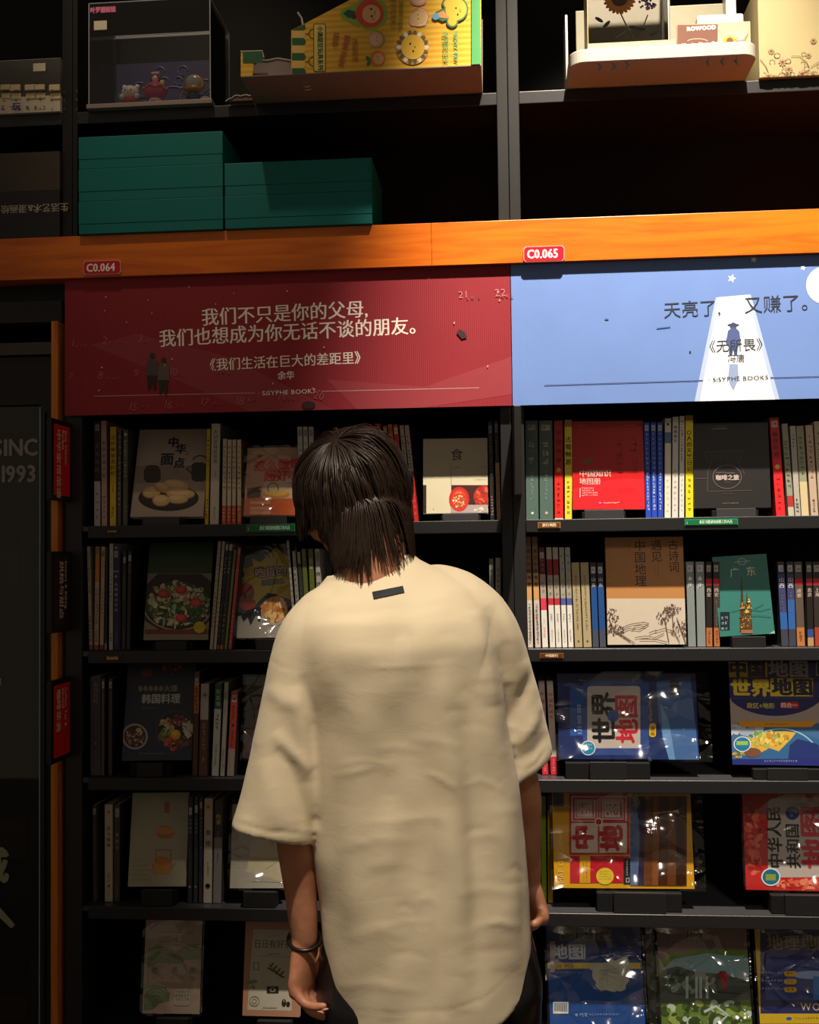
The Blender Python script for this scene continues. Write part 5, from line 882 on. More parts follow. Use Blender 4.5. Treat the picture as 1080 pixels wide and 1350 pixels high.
m = MB()
for k in range(12): m.ball((.02*math.cos(k*.52), .015*math.sin(k*.52), .005), .0055, M(random.choice(['#c8a840', '#d8c860', '#b89030']), .4), 8, 6)
m.build('petal_base', fr_, smooth=True)['kind'] = 'stuff'
fx = P(255, 140, .05).x; fr_ = empty('figurine', (fx, .05, zc), label='small gold framed shell figurine with a violet base and a white paw', cat='figurine', group='figurines in the clear case')
m = MB(); m.ball((0, .006, .066), (.026, .008, .026), GD, 20, 12); m.ball((0, -.004, .052), (.027, .014, .009), GD); arcs(m, -.012, .03, .018, 120, 260, -.006, GD, .003); arcs(m, .002, .018, .022, 190, 330, -.012, GD, .002); m.build('gold_shell', fr_, smooth=True)
m = MB(); m.ball((0, -.002, .069), (.019, .005, .018), M('#8a8a86', .2, .6)); m.build('shell_mirror', fr_, smooth=True)
m = MB(); m.ball((0, 0, .032), (.018, .014, .014), M('#2c2050', .3)); m.ball((0, 0, .012), (.024, .016, .010), M('#4a3a7c', .4)); m.ball((-.002, -.008, .004), (.018, .01, .004), M('#c08aa8', .4)); m.build('violet_base', fr_, smooth=True)
m = MB(); m.ball((.030, .0, .018), (.016, .012, .016), WH); m.ball((.04, 0, .008), (.010, .01, .007), M('#8ab09c', .4)); m.build('paw', fr_, smooth=True)
# torn carton edge beside the case
m = MB(); a, b = P(298, 137, -.02).x, P(333, 137, -.02).x; n = 9
top = [(a+(b-a)*k/n, ZU+.012*min(1, k/3)+.0016*math.sin(k*2.1)) for k in range(n+1)]
m.prism([(a, ZU), (b, ZU)] + top[::-1], -.022, -.004, M('#5a4640', .7)); m2 = [(x, -.0232, z) for x, z in top]; m.tube(m2, .0013, M('#c8bcae', .7), 6)
tag(m.build('torn_carton'), 'low torn brown cardboard edge between the clear case and the yellow box', 'cardboard')

def striped(c1, c2, sc):
    m = M(c1, .45, .4, 0, .03, 5).copy(); nt = m.node_tree; wv = nt.nodes.new('ShaderNodeTexWave'); wv.bands_direction = 'Z'; wv.inputs['Scale'].default_value = sc/6.28
    rp = nt.nodes.new('ShaderNodeValToRGB'); e = rp.color_ramp.elements; e[0].color = lin(c1); e[1].color = lin(c2); e[0].position = .42; e[1].position = .58
    nt.links.new(nt.nodes['Texture Coordinate'].outputs['Object'], wv.inputs[0]); nt.links.new(wv.outputs['Fac'], rp.inputs[0]); nt.links.new(rp.outputs[0], nt.nodes['Principled BSDF'].inputs['Base Color']); return m
# yellow market-stall display box lying on its side
Yx = -.150; YD = .165
def q(x, y, Y=Yx): p = P(x, y, Y); return (p.x, p.z)
zb_ = max(q(480, 97.5)[1], ZU + .0028); ybx = empty('display_box', (P(480, 97, Yx).x, 0, zb_), label='yellow cardboard display box with smiling fruit stickers, overhanging the shelf', cat='display box')
ym = striped('#ebbb3c', '#dfa62c', 150); GRB = M('#8f817c', .7, .25, 0, .06, 30)
outl = [(384, 101), (384, 40), (404, 30), (465, -2), (490, -14), (634.5, -20), (634.5, 92)]
pts = [q(x, y) for x, y in outl]; pts = [(x, max(z, zb_)) for x, z in pts]; pts[0] = (pts[0][0], zb_); pts[-1] = (pts[-1][0], zb_)
bm_ = MB(); bm_.prism(pts, Yx, Yx+.002, ym); fp = bm_.build('front_panel', ybx, world=True)
bm_ = MB(); bm_.prism(pts, Yx+YD-.002, Yx+YD, GRB); bm_.build('rear_panel', ybx, world=True)
xl, xr2 = q(317.5, 100)[0], q(634.5, 92)[0]
bm_ = MB(); bm_.box(xl, xr2, Yx, Yx+YD, zb_-.0022, zb_-.0002, GRB); bm_.box(xr2-.002, xr2, Yx+.0022, Yx+YD-.0022, zb_, q(634, -20)[1], GRB); bm_.box(xl, xl+.002, Yx+.0022, Yx+YD-.0022, zb_, q(318, 66)[1], M('#e8dccc', .6)); bm_.build('box_tray', ybx, world=True)
bm_ = MB(); lp = [q(317.5, 102), q(333, 102), (q(335, 80)[0], q(335, 80)[1]), q(346, 77), q(346, 67), q(317.5, 68)]; lp[0] = (lp[0][0], zb_); lp[1] = (lp[1][0], zb_); bm_.prism(lp, Yx, Yx+.002, ym); bm_.build('front_flap', ybx, world=True)
bm_ = MB(); cl = [(329, 101), (333, 84), (340, 79), (352, 80), (366, 77), (384, 80), (384, 101)]; cp = [q(x, y, Yx+.02) for x, y in cl]; cp = [(x, max(zb_, z)) for x, z in cp]; bm_.prism(cp, Yx+.02, Yx+.022, GRB); bm_.tube([(x, Yx+.019, z) for x, z in cp[1:-1]], .0014, M('#d8ccbc', .7), 6); bm_.tube([(q(317.5, 68)[0], Yx, q(317.5, 68)[1]), (q(346, 67)[0], Yx, q(346, 67)[1]), (q(348, 76)[0], Yx, q(348, 76)[1])], .0014, M('#d8ccbc', .7), 6); bm_.build('cut_divider', ybx, world=True)
bm_ = MB(); bm_.tube([(q(399, 31)[0], Yx+.01, q(399, 33)[1]), (q(397, 22)[0], Yx+.008, q(397, 22)[1]), (q(392, 15)[0], Yx+.004, q(392, 15)[1])], .0022, M('#e0d8c8', .6), 6); bm_.build('bent_tab', ybx, world=True)
class Decal(Face):
    def __init__(s, parent, Y, clipbox, crop, gloss=.45): s.R = Matrix.Identity(3); s.O = Vector((0, Y, 0)); s.m = MB(); s.L = 0; s.crop = crop; s.gloss = gloss; s.par = parent; s.cb = clipbox; s.Yd = Y
    def lay(s, step=1): s.L += step; return s.Yd - .0002 - .00004*s.L
    def clipc(s, p): return (max(s.cb[0], min(s.cb[1], p[0])), max(s.cb[2], min(s.cb[3], p[1])))
    def out(s, name): return s.m.build(name, s.par, world=True)
d = Decal(ybx, Yx, (xl, xr2, zb_, 9), (300, 0, 6), .45)
GR = '#1c5c34'
for k in range(6):
    c = GR if k % 2 else '#e8c060'; y0 = 240+60*k
    d.rect(510, y0, 590, y0+60, c); d.ell(590, y0+30, 30, 30, c, 16)
d.poly([(510, 240), (612, 190), (620, 225), (600, 240)], GR); d.rect(122, 405, 280, 500, GR)
d.rrect(680, 188, 778, 568, 14, '#3a3a1c'); d.rrect(686, 194, 772, 562, 12, '#e8d06a'); d.arc(680, 268, 36, 36, 90, 270, 6, '#3a3a1c'); d.arc(680, 486, 36, 36, 90, 270, 6, '#3a3a1c'); d.line([(615, 270), (646, 270)], 6, '#3a3a1c'); d.line([(615, 488), (646, 488)], 6, '#3a3a1c')
d.text('小满甜豆玩具系列', 756, 206, 46, '#1c4a2c', rot=-90, bold=.04, sx=.95); d.out('awning_print')
d = Decal(ybx, Yx, (xl, xr2, zb_, 9), (440, 0, 5.143), .45)
d.ell(250, 90, 118, 116, '#8fb040', 30); d.poly([(60, 60), (40, 95), (60, 130), (170, 190), (250, 40), (150, 20)], '#8fb040'); d.ell(245, 92, 96, 96, '#d8482c', 30); d.ell(255, 95, 62, 62, '#e8b080', 26); d.poly([(62, 92), (100, 64), (150, 80), (140, 125), (95, 120)], '#1c5c3c'); d.ell(140, 115, 14, 18, '#5a3018', 12)
for x, y in ((254, 62), (258, 110)): d.ell(x, y, 9, 7, '#2a1a14', 12)
d.arc(272, 88, 10, 12, -70, 70, 4, '#8a3a24'); d.ell(268, 132, 8, 6, '#d07050', 10)
d.ell(290, 268, 58, 58, '#7fa048', 24); d.ell(284, 268, 52, 52, '#e8a088', 24); d.ell(282, 270, 36, 36, '#ecc0a0', 20); d.ell(292, 255, 4, 4, '#4a2a20', 8); d.ell(294, 278, 4, 4, '#4a2a20', 8)
d.ell(300, 396, 52, 54, '#e07c24', 24); d.ell(304, 398, 36, 38, '#ecb06c', 20); d.ell(300, 388, 4, 4, '#4a2a20', 8); d.ell(302, 408, 4, 4, '#4a2a20', 8); d.ell(235, 400, 22, 14, '#3c7a34', 12, .9); d.ell(238, 430, 20, 12, '#3c7a34', 12, -.9)
d.ell(580, 118, 64, 66, '#d88a5c', 26); d.rrect(515, 88, 632, 178, 24, '#e8b49c'); d.ell(580, 118, 46, 46, '#e8c07c', 22); d.arc(582, 118, 52, 54, -100, 100, 7, '#e8d8d0'); d.ell(572, 102, 4, 4, '#3a241c', 8); d.ell(574, 130, 4, 4, '#3a241c', 8)
d.ell(575, 5, 55, 36, '#e0a08c', 24); d.ell(575, 0, 42, 28, '#ecc4a0', 20)
d.ell(535, 322, 112, 118, '#d89c30', 34)
for k in range(18):
    a = 2*PI*k/18; d.ell(535+92*math.cos(a), 322+96*math.sin(a), 20, 14, '#6a5c44' if k % 3 else '#ece0cc', 10, a)
d.ell(538, 322, 80, 84, '#ecbc3c', 30); d.ell(520, 300, 7, 8, '#2a1c14', 10); d.ell(540, 350, 7, 8, '#2a1c14', 10); d.ell(552, 322, 4, 8, '#8a4a24', 8)
d.poly([(690, 85), (740, 60), (790, 130), (740, 150), (700, 130)], '#4a7a4c'); d.ell(830, 65, 84, 84, '#4a7a4c', 28); d.ell(770, 25, 36, 36, '#4a7a4c', 20); d.ell(805, 150, 40, 40, '#4a7a4c', 20); d.ell(830, 66, 72, 74, '#ecbe3c', 26); d.ell(775, 28, 28, 28, '#ecbe3c', 18); d.ell(805, 148, 30, 30, '#ecbe3c', 18); d.poly([(700, 95), (745, 75), (790, 130), (705, 122)], '#e0a060'); d.ell(692, 116, 24, 22, '#6aa8d8', 18)
for x, y in ((830, 58), (842, 102)): d.ell(x, y, 6, 7, '#2a1c14', 10)
d.arc(852, 76, 8, 10, -60, 70, 4, '#8a4a24')
d.text('小柿西瓜', 60, 250, 50, '#b8463c', rot=-96, bold=.02, sx=.9) if False else None
d.text('SEED', 45, 225, 46, '#b85a44', rot=-100, bold=.05, sx=.9); d.text('BEAN FARM', 122, 248, 50, '#c06048', rot=-104, bold=.05, sx=.72); d.text('西瓜田里', 165, 262, 40, '#b85a44', rot=-90, bold=.02, sx=1.0); d.text('柿子先生来了', 424, -20, 40, '#8a8a30', rot=-90, bold=.02, sx=.95); d.text('SNOWY BEAR', 480, 10, 40, '#8a8a30', rot=-92, bold=.03, sx=.7)
d.text('香蕉和玉米', 780, 215, 44, '#3c9a5c', rot=-90, bold=.02, sx=.95); d.text('NOWA PAW', 850, 215, 40, '#2c9a6c', rot=-90, bold=.03, sx=.8); d.rect(936, -80, 1000, 468, '#4a9c58'); d.out('fruit_stickers_print')
d = Decal(ybx, Yx, (xl, xr2, zb_, 9), (300, 0, 6), .45)
cx_, cy_ = P(408, 118, -.05).x, -.08
m = MB(); gm = M('#c8c0b8', .6)
for k in (0, 1): m.tube([(cx_-.008, -.085+.018*k, zb_-.0026), (cx_+.0, -.083+.018*k, zb_-.0030), (cx_+.008, -.087+.018*k, zb_-.0026)], .0014, gm, 6)
m.build('tray_slots', ybx, world=True)['kind'] = 'stuff'

# white display tray with the flower kit
trx0, trx1 = P(752, 100, -.14).x, P(1001, 92, -.14).x; tz0, tz1 = P(880, 101, -.14).z, P(880, 78, -.14).z
tz0 = ZU+.0005; tz1 = tz0+.030
dt = empty('display_tray', ((trx0+trx1)/2, 0, tz0), label='white display tray with rounded corners and black arrows overhanging the right shelf', cat='display stand')
WT = M('#a6a29a', .4, .5, 0, .03, 10); rc = .035; pts = []
for cx2, cy2, a0 in ((trx1-rc, -.14+rc, -90), (trx1-.004, .10, 0), (trx0+.004, .10, 90), (trx0+rc, -.14+rc, 180)):
    R2 = rc if cy2 < 0 else .004
    for k in range(9): an = math.radians(a0+90*k/8); pts.append((cx2+R2*math.cos(an), cy2+R2*math.sin(an)))
n = len(pts); m = MB(); m.add([(x, y, tz0) for x, y in pts] + [(x, y, tz1) for x, y in pts], [tuple(range(n))[::-1], tuple(range(n, 2*n))] + [(i, (i+1) % n, (i+1) % n+n, i+n) for i in range(n)], WT); m.build('tray_base', dt, world=True, bevel=.002)
m = MB(); xa = P(746, 100, .03).x; m.box(xa, xa+.006, .02, .10, tz1+.0002, P(746, 22, .03).z, WT); m.box(trx0+.03, trx1-.02, .096, .10, tz1+.0002, P(900, 8, .1).z, M('#77735f', .5)); m.box(trx1-.028, trx1-.004, .06, .10, tz1+.0002, 2.9, WT); m.build('tray_back', dt, world=True, bevel=.0015)
m = MB(); AR = M('#060606', .85, .08)
for k, x in enumerate((788, 806, 824)):
    a = P(x, 88-.6*k*2, -.1405); s_ = .009; m.prism([(a.x, a.z+s_), (a.x+.005, a.z+s_*.9), (a.x+.010, a.z), (a.x+.005, a.z-s_*.9), (a.x, a.z-s_), (a.x+.004, a.z)], -.1407, -.1399, AR)
for k, x in enumerate((930, 949, 967)):
    a = P(x, 82-.8*k, -.1405); s_ = .010; m.prism([(a.x+.009, a.z+s_), (a.x, a.z), (a.x+.009, a.z-s_), (a.x+.0075, a.z)], -.1407, -.1399, AR)
m.build('arrow_marks', dt, world=True)['kind'] = 'stuff'
kz = tz1+.0006
kb = empty('flower_kit_box', (P(830, 60, -.10).x, -.10, kz), label='clear and cream box holding wooden flowers on the white tray', cat='box')
x0, x1 = P(775, 60, -.115).x, P(893, 60, -.115).x; ztp = P(830, 55, -.115).z; CRM = M('#a09374', .5, .4, 0, .05, 20)
m = MB(); m.box(x0, x1, -.115, -.113, kz, ztp, CRM); m.box(x0, x0+.002, -.1128, -.02, kz, 2.9, CRM); m.box(x0, x1, -.022, -.02, kz, 2.9, M('#5c5748', .6)); m.build('kit_box', kb, world=True)
x2 = P(882, 60, -.115).x
m = MB(); m.box(x0+.002, x2, -.1145, -.1132, ztp+.0002, 2.9, ACRYL); m.box(x2-.001, x2, -.1128, -.024, ztp+.0002, 2.9, ACRYL); m.build('clear_window', kb, world=True)
m = MB(); m.tube([(x2, -.1135, ztp), (x2, -.1135, 2.9)], .0012, ACRYL_EDGE, 6); m.tube([(x0+.001, -.1135, ztp), (x0+.001, -.1135, 2.9)], .0012, M('#a8905c', .5), 6); m.build('window_edges', kb, world=True)['kind'] = 'stuff'
c = P(817, -2, -.075); m = MB()
for k in range(22):
    a = 2*PI*k/22; m.ball((c.x+.026*math.cos(a), c.y, c.z+.026*math.sin(a)), (.011, .003, .005), M('#e08a1c', .5), 8, 6, Euler((0, -a, 0)).to_matrix())
m.ball(c, (.02, .006, .02), M('#4a2414', .6)); m.build('sunflower', kb, world=True, smooth=True)
m = MB(); c = P(854, 5, -.07)
for k in range(60): m.ball((c.x+random.uniform(-.018, .018), c.y+random.uniform(-.008, .008), c.z+random.uniform(-.014, .03)), .0028, M(random.choice(['#6a4a94', '#8a6ab0', '#4a3470']), .5), 6, 4)
m.build('lavender', kb, world=True)['kind'] = 'stuff'
m = MB(); c0 = P(838, 50, -.07)
for (a1, b1), (a2, b2) in (((817, 15), (835, 52)), ((854, 20), (842, 52)), ((812, 50), (836, 36))): m.tube([P(a1, b1, -.07), P(a2, b2, -.07)], .0016, M('#5a5a3c', .5), 6)
for x, y, an in ((845, 38, .1), (862, 44, -.5), (835, 36, .2), (790, 26, .6), (800, 32, -.8)):
    c = P(x, y, -.072); m.ball(c, (.011, .0015, .0042), M('#2c3434', .5), 10, 6, Euler((0, an, 0)).to_matrix())
m.build('leaves_and_stems', kb, world=True)['kind'] = 'stuff'
d = Decal(kb, -.115, (x0, x1, kz, 9), (730, 0, 5.684))
for x, y, r_ in ((290, 380, 14), (365, 405, 17), (460, 425, 12), (570, 420, 16), (680, 430, 12), (780, 425, 10), (590, 355, 12), (290, 425, 16)): d.arc(x, y, r_, r_, 0, 300, 3, '#9a8460'); d.arc(x+4, y+3, r_*.5, r_*.5, 0, 260, 3, '#9a8460')
d.out('flower_sketch_print')
x0, x1 = P(893.5, 60, -.125).x, P(990, 60, -.125).x; zt = P(940, 30.5, -.125).z
cd = empty('product_card', ((x0+x1)/2, -.12, kz), label='cream product card with a brown panel and a printed bouquet on the white tray', cat='card')
m = MB(); m.box(x0, x1, -.125, -.119, kz, zt, CRM); m.build('card_board', cd, world=True)
d = Decal(cd, -.125, (x0, x1, kz, zt), (880, 0, 5.4))
d.rect(72, 172, 360, 400, '#5c3426'); d.text('ROWOOD', 138, 186, 40, '#e8dccc', bold=.06, sx=.98, rot=1); d.arc(215, 300, 76, 24, 200, 340, 4, '#b89a88'); d.text('Wooden Bloom Craft', 102, 306, 30, '#e8dccc', bold=.04, sx=.92, rot=1); d.marks(205, 332, 2, 6, '#b89a88'); d.line([(135, 358), (302, 352)], 2, '#b89a88'); d.line([(165, 380), (285, 376)], 2, '#b89a88'); d.line([(200, 370), (230, 369)], 2, '#b89a88')
d.poly([(412, 228), (562, 218), (530, 378), (430, 380)], '#c8a284'); d.scatter(490, 320, 70, 52, 50, ['#5a6a34', '#8a7a3c', '#a88a4c', '#6a5c8c'], 5, 14, 7); d.poly([(570, 240), (578, 232), (545, 378), (528, 378)], '#7a6a3c')
for k in range(16): a = 2*PI*k/16; d.ell(444+34*math.cos(a), 292+32*math.sin(a), 13, 6, '#d8921c', 8, a)
d.ell(444, 292, 24, 23, '#5a3414', 16); d.ell(490, 346, 24, 20, '#c85a58', 14); d.ell(490, 346, 12, 10, '#e0908a', 10); d.ell(444, 362, 22, 16, '#b8382c', 12); d.scatter(520, 300, 24, 24, 22, ['#7a5aa0', '#9a7ac0'], 4, 8, 3); d.out('card_print')
x0, x1 = P(920, 60, -.06).x, P(982, 60, -.06).x
m = MB(); m.box(x0, x1, -.06, -.02, kz, P(950, 18, -.06).z, WT); tag(m.build('white_carton', bevel=.006, seg=3), 'small white carton with rounded corners behind the product card', 'box')
# tall cream box with the flower drawing
bb, bw, bh = carton('flower_box', 1001.5, 1140, -30, 108.5, -.012, .21, '#91845f', 'tall cream box with brown line flowers at upper right edge', 'box', z0=ZU+.0004)
WM[bb.name] = bb.matrix_world.copy(); bx0 = bb.location.x-bw
d = Decal(bb, -.0125, (bx0, bb.location.x+bw, ZU+.001, 9), (880, 0, 5.4)); r = random.Random(8)
for k in range(60):
    x, y = r.uniform(670, 1500), 590-abs(r.gauss(0, 95)); q_ = r.uniform(8, 26); y = max(330, y)
    d.arc(x, y, q_, q_*.9, r.uniform(0, 360), r.uniform(400, 640), 3.5, '#6a5238', 12); d.L -= .9
for x, y, q_ in ((865, 495, 28), (960, 530, 36), (1005, 395, 22), (740, 365, 24), (820, 445, 30), (720, 545, 30), (1040, 290, 24)):
    for k in range(8): a = 2*PI*k/8; d.ell(x+q_*.65*math.cos(a), y+q_*.65*math.sin(a), q_*.36, q_*.2, '#8a6c4c', 8, a); d.L -= .9
    d.ell(x, y, q_*.35, q_*.35, '#4a3420', 10)
for pts in ([(880, 400), (940, 400), (990, 440), (1010, 480)], [(660, 420), (700, 470), (720, 520)], [(780, 560), (840, 520), (880, 540)], [(1020, 480), (1080, 440), (1140, 400)], [(930, 560), (1000, 500), (1060, 540)]): d.line(pts, 4, '#5a4228')
d.out('flower_drawing_print')

# left cabinet: clear box with cream tiles, and the dark carton below
zt = P(60, 62, -.01).z; xa, xb = P(-40, 120, -.01).x, -1.0580
cbx = empty('keepsake_box', ((xa+xb)/2, 0, ZU), label='clear plastic box of cream lettered tiles in the leftmost cabinet', cat='box')
m = MB(); m.box(xa, xb, -.010, .2, ZU+.0004, P(60, 126, -.01).z, M('#c8bea8', .5)); m.build('tile_tray', cbx, world=True)
m = MB(); m.box(xa, xb, -.010, -.008, P(60, 125.5, -.01).z, P(60, 78, -.01).z, ACRYL); m.box(xa, xb, -.008, .2, P(60, 78, -.01).z, P(60, 76.5, -.01).z, film_mat('hazy_lid', .35, .3, .3)); m.box(xa, xb, .14, .16, P(60, 125, -.01).z, P(60, 79, -.01).z, M('#4a443e', .6)); m.build('clear_lid', cbx, world=True)
m = MB(); a = P(44, 84, -.0105); b = P(60, 93.5, -.0105); m.box(a.x, b.x, -.0115, -.0103, b.z, a.z, M('#d8ceb8', .6)); m.build('price_sticker', cbx, world=True)
tl = M('#d0bf94', .55)
for r_ in range(2):
    for k in range(7):
        a = P(-30+16*k-(4 if k % 2 else 0), 113+10*r_, -.011); s_ = .0125
        m = MB(); m.box(a.x, a.x+.026, -.018+.006*r_, -.0105, a.z-.0150+.001*(k % 3), a.z, tl); o = m.build('letter_tile', cbx, world=True, bevel=.001)
d = Decal(cbx, -.0185, (xa-1, xb, ZU-1, 9), (0, 60, 5.19))
for r_ in range(3):
    for k in range(9): d.marks(-150+83*k, 285+66*r_, 1, 26 if r_ < 2 else 20, '#5a4630')
d.marks(0, 395, 6, 34, '#2a2c40', gap=1.7); d.text('玩', 85, 392, 60, '#34386a', bold=.05); d.out('tile_lettering')
zt = P(60, 200, -.012).z
dk = empty('dark_carton', ((xa+xb)/2, 0, zg), label='dark brown carton with upside-down white writing in the leftmost cabinet', cat='box')
m = MB(); m.box(xa, xb, -.012, .22, zg, P(40, 252, -.012).z, M('#16161c', .5)); m.build('carton_base', dk, world=True); m = MB(); m.box(xa, xb, -.0125, .22, P(40, 252, -.012).z+.0004, zt, M('#3c332c', .55)); m.build('carton_lid', dk, world=True)
d = Decal(dk, -.0125, (xa-1, xb, zg, zt), (0, 60, 5.19)); d.text('生活艺术&漫画绘', 470, 1135, 62, '#a89c8c', rot=180, bold=.02, sx=1.0); d.out('carton_lettering')

# ------------------------------------------------------------------ the person
TH = math.radians(13); RT = Vector((math.cos(TH), math.sin(TH), 0)); FW = Vector((-math.sin(TH), math.cos(TH), 0))
def np_remesh(mb, voxel, smooth_it, name):
    """one closed skin around all the pieces of mb"""
    o = mb.build(name); r_ = o.modifiers.new('r', 'REMESH'); r_.mode = 'VOXEL'; r_.voxel_size = voxel; r_.use_smooth_shade = True
    s_ = o.modifiers.new('s', 'SMOOTH'); s_.factor = .5; s_.iterations = smooth_it
    bpy.context.view_layer.update(); dg = bpy.context.evaluated_depsgraph_get()
    me = bpy.data.meshes.new_from_object(o.evaluated_get(dg)); bpy.data.objects.remove(o); me.name = name; return me
def rings(mb, R, mat, cap=True):     # R: list of lists of points, same count
    n = len(R[0]); vs = [p for r in R for p in r]
    fs = [(i*n+k, i*n+(k+1) % n, (i+1)*n+(k+1) % n, (i+1)*n+k) for i in range(len(R)-1) for k in range(n)]
    if cap: fs += [tuple(range(n))[::-1], tuple(range((len(R)-1)*n, len(R)*n))]
    mb.add(vs, fs, mat)
def oval(c, a, b, ax, ay, n=40, pw=2.0, lift=None):
    out = []
    for k in range(n):
        t = 2*PI*k/n; ct, st = math.cos(t), math.sin(t); u = abs(ct)**(2/pw)*(1 if ct > 0 else -1)*a; v = abs(st)**(2/pw)*(1 if st > 0 else -1)*b
        p = Vector(c) + ax*u + ay*v
        if lift: p = p + Vector((0, 0, lift(ct, st)))
        out.append(p)
    return out
def limb(mb, pts, rad, mat, n=20, side=RT):     # tapered limb with elliptical sections; rad = (across, deep)
    pts = [Vector(p) for p in pts]; R = []
    dense = []; dr = []
    for i in range(len(pts)-1):
        p0, p1, p2, p3 = pts[max(i-1, 0)], pts[i], pts[i+1], pts[min(i+2, len(pts)-1)]
        for k in range(5):
            t = k/5; dense.append(0.5*((2*p1) + (p2-p0)*t + (2*p0-5*p1+4*p2-p3)*t*t + (-p0+3*p1-3*p2+p3)*t**3)); s_ = t*t*(3-2*t)*.5 + t*.5
            dr.append((rad[i][0]*(1-s_)+rad[i+1][0]*s_, rad[i][1]*(1-s_)+rad[i+1][1]*s_))
    dense.append(pts[-1]); dr.append(rad[-1])
    for i, p in enumerate(dense):
        t = (dense[min(i+1, len(dense)-1)] - dense[max(i-1, 0)]).normalized(); ay = t.cross(side).normalized(); ax = ay.cross(t).normalized()
        R.append(oval(p, dr[i][0], dr[i][1], ax, ay, n))
    # rounded ends
    def endcap(i, sgn):
        t = (dense[1]-dense[0] if i == 0 else dense[-1]-dense[-2]).normalized()*sgn; c = dense[i]; ay = t.cross(side).normalized(); ax = ay.cross(t).normalized(); q = min(dr[i])
        return [oval(c + t*q*math.sin(a), dr[i][0]*math.cos(a), dr[i][1]*math.cos(a), ax*(1 if sgn > 0 else 1), ay*(1 if sgn > 0 else 1), n) for a in (.5, 1.0, 1.4)]
    e = endcap(-1, 1); R = R + e
    s0 = []; t = (dense[1]-dense[0]).normalized(); ay = t.cross(side).normalized(); ax = ay.cross(t).normalized(); q = min(dr[0])
    for a in (1.4, 1.0, .5): s0.append(oval(dense[0] - t*q*math.sin(a), dr[0][0]*math.cos(a), dr[0][1]*math.cos(a), ax, ay, n))
    rings(mb, s0 + R, mat)

def skin_mat():
    m = bpy.data.materials.new('skin'); m.use_nodes = True; nt = m.node_tree; b = nt.nodes['Principled BSDF']
    tc = nt.nodes.new('ShaderNodeTexCoord'); n = nt.nodes.new('ShaderNodeTexNoise'); n.inputs['Scale'].default_value = 26; n.inputs['Detail'].default_value = 4
    cr = nt.nodes.new('ShaderNodeValToRGB'); cr.color_ramp.elements[0].position = .35; cr.color_ramp.elements[0].color = lin('#b4775a'); cr.color_ramp.elements[1].position = .7; cr.color_ramp.elements[1].color = lin('#c88e6e')
    nt.links.new(tc.outputs['Object'], n.inputs['Vector']); nt.links.new(n.outputs['Fac'], cr.inputs[0]); nt.links.new(cr.outputs[0], b.inputs['Base Color'])
    b.inputs['Roughness'].default_value = .5; b.inputs['Subsurface Weight'].default_value = .08; b.inputs['Subsurface Radius'].default_value = (.01, .004, .002)
    n2 = nt.nodes.new('ShaderNodeTexNoise'); n2.inputs['Scale'].default_value = 350; bp = nt.nodes.new('ShaderNodeBump'); bp.inputs['Strength'].default_value = .12; bp.inputs['Distance'].default_value = .001
    nt.links.new(tc.outputs['Object'], n2.inputs['Vector']); nt.links.new(n2.outputs['Fac'], bp.inputs['Height']); nt.links.new(bp.outputs[0], b.inputs['Normal']); return m
SKIN = skin_mat()
PC = Vector((P(565, 1290, -.74).x, -.74, 0))
person = empty('person', PC, label='person seen from behind in an oversized cream T-shirt, head bowed to the left', cat='person')

# head frame
HC = P(463, 652, -.68)
fd = Vector((-.46, .74, -.44)).normalized(); up = (Vector((-.06, 0, 1)) - fd*fd.dot(Vector((-.06, 0, 1)))).normalized(); rt = fd.cross(up).normalized()
HR = Matrix((rt, fd, up)).transposed()          # columns: right, forward, up
def H(x, y, z): return HC + rt*x + fd*y + up*z
body = MB()
body.ball(H(0, -.012, .012), (.074, .092, .092), SKIN, 32, 22, HR); body.ball(H(0, .030, -.040), (.060, .058, .072), SKIN, 28, 20, HR)
body.ball(H(0, .058, -.088), (.030, .026, .026), SKIN, 20, 14, HR)
limb(body, [H(0, .078, .005), H(0, .094, -.022), H(0, .100, -.036)], [(.007, .008), (.010, .010), (.012, .010)], SKIN, 14)
for s_ in (-1, 1):
    body.ball(H(.073*s_, -.006, -.020), (.009, .018, .031), SKIN, 16, 12, HR @ Euler((-.15, 0, .3*s_)).to_matrix()); body.ball(H(.040*s_, .062, -.034), (.024, .020, .022), SKIN, 16, 12, HR)
limb(body, [H(-.020, .082, -.062), H(0, .087, -.061), H(.020, .082, -.062)], [(.004, .005), (.006, .007), (.004, .005)], SKIN, 12, side=up)
NB = P(492, 800, -.76)
limb(body, [H(0, -.015, -.045), H(0, -.035, -.085), P(490, 755, -.755), NB], [(.055, .058), (.054, .056), (.058, .058), (.070, .060)], SKIN, 28)
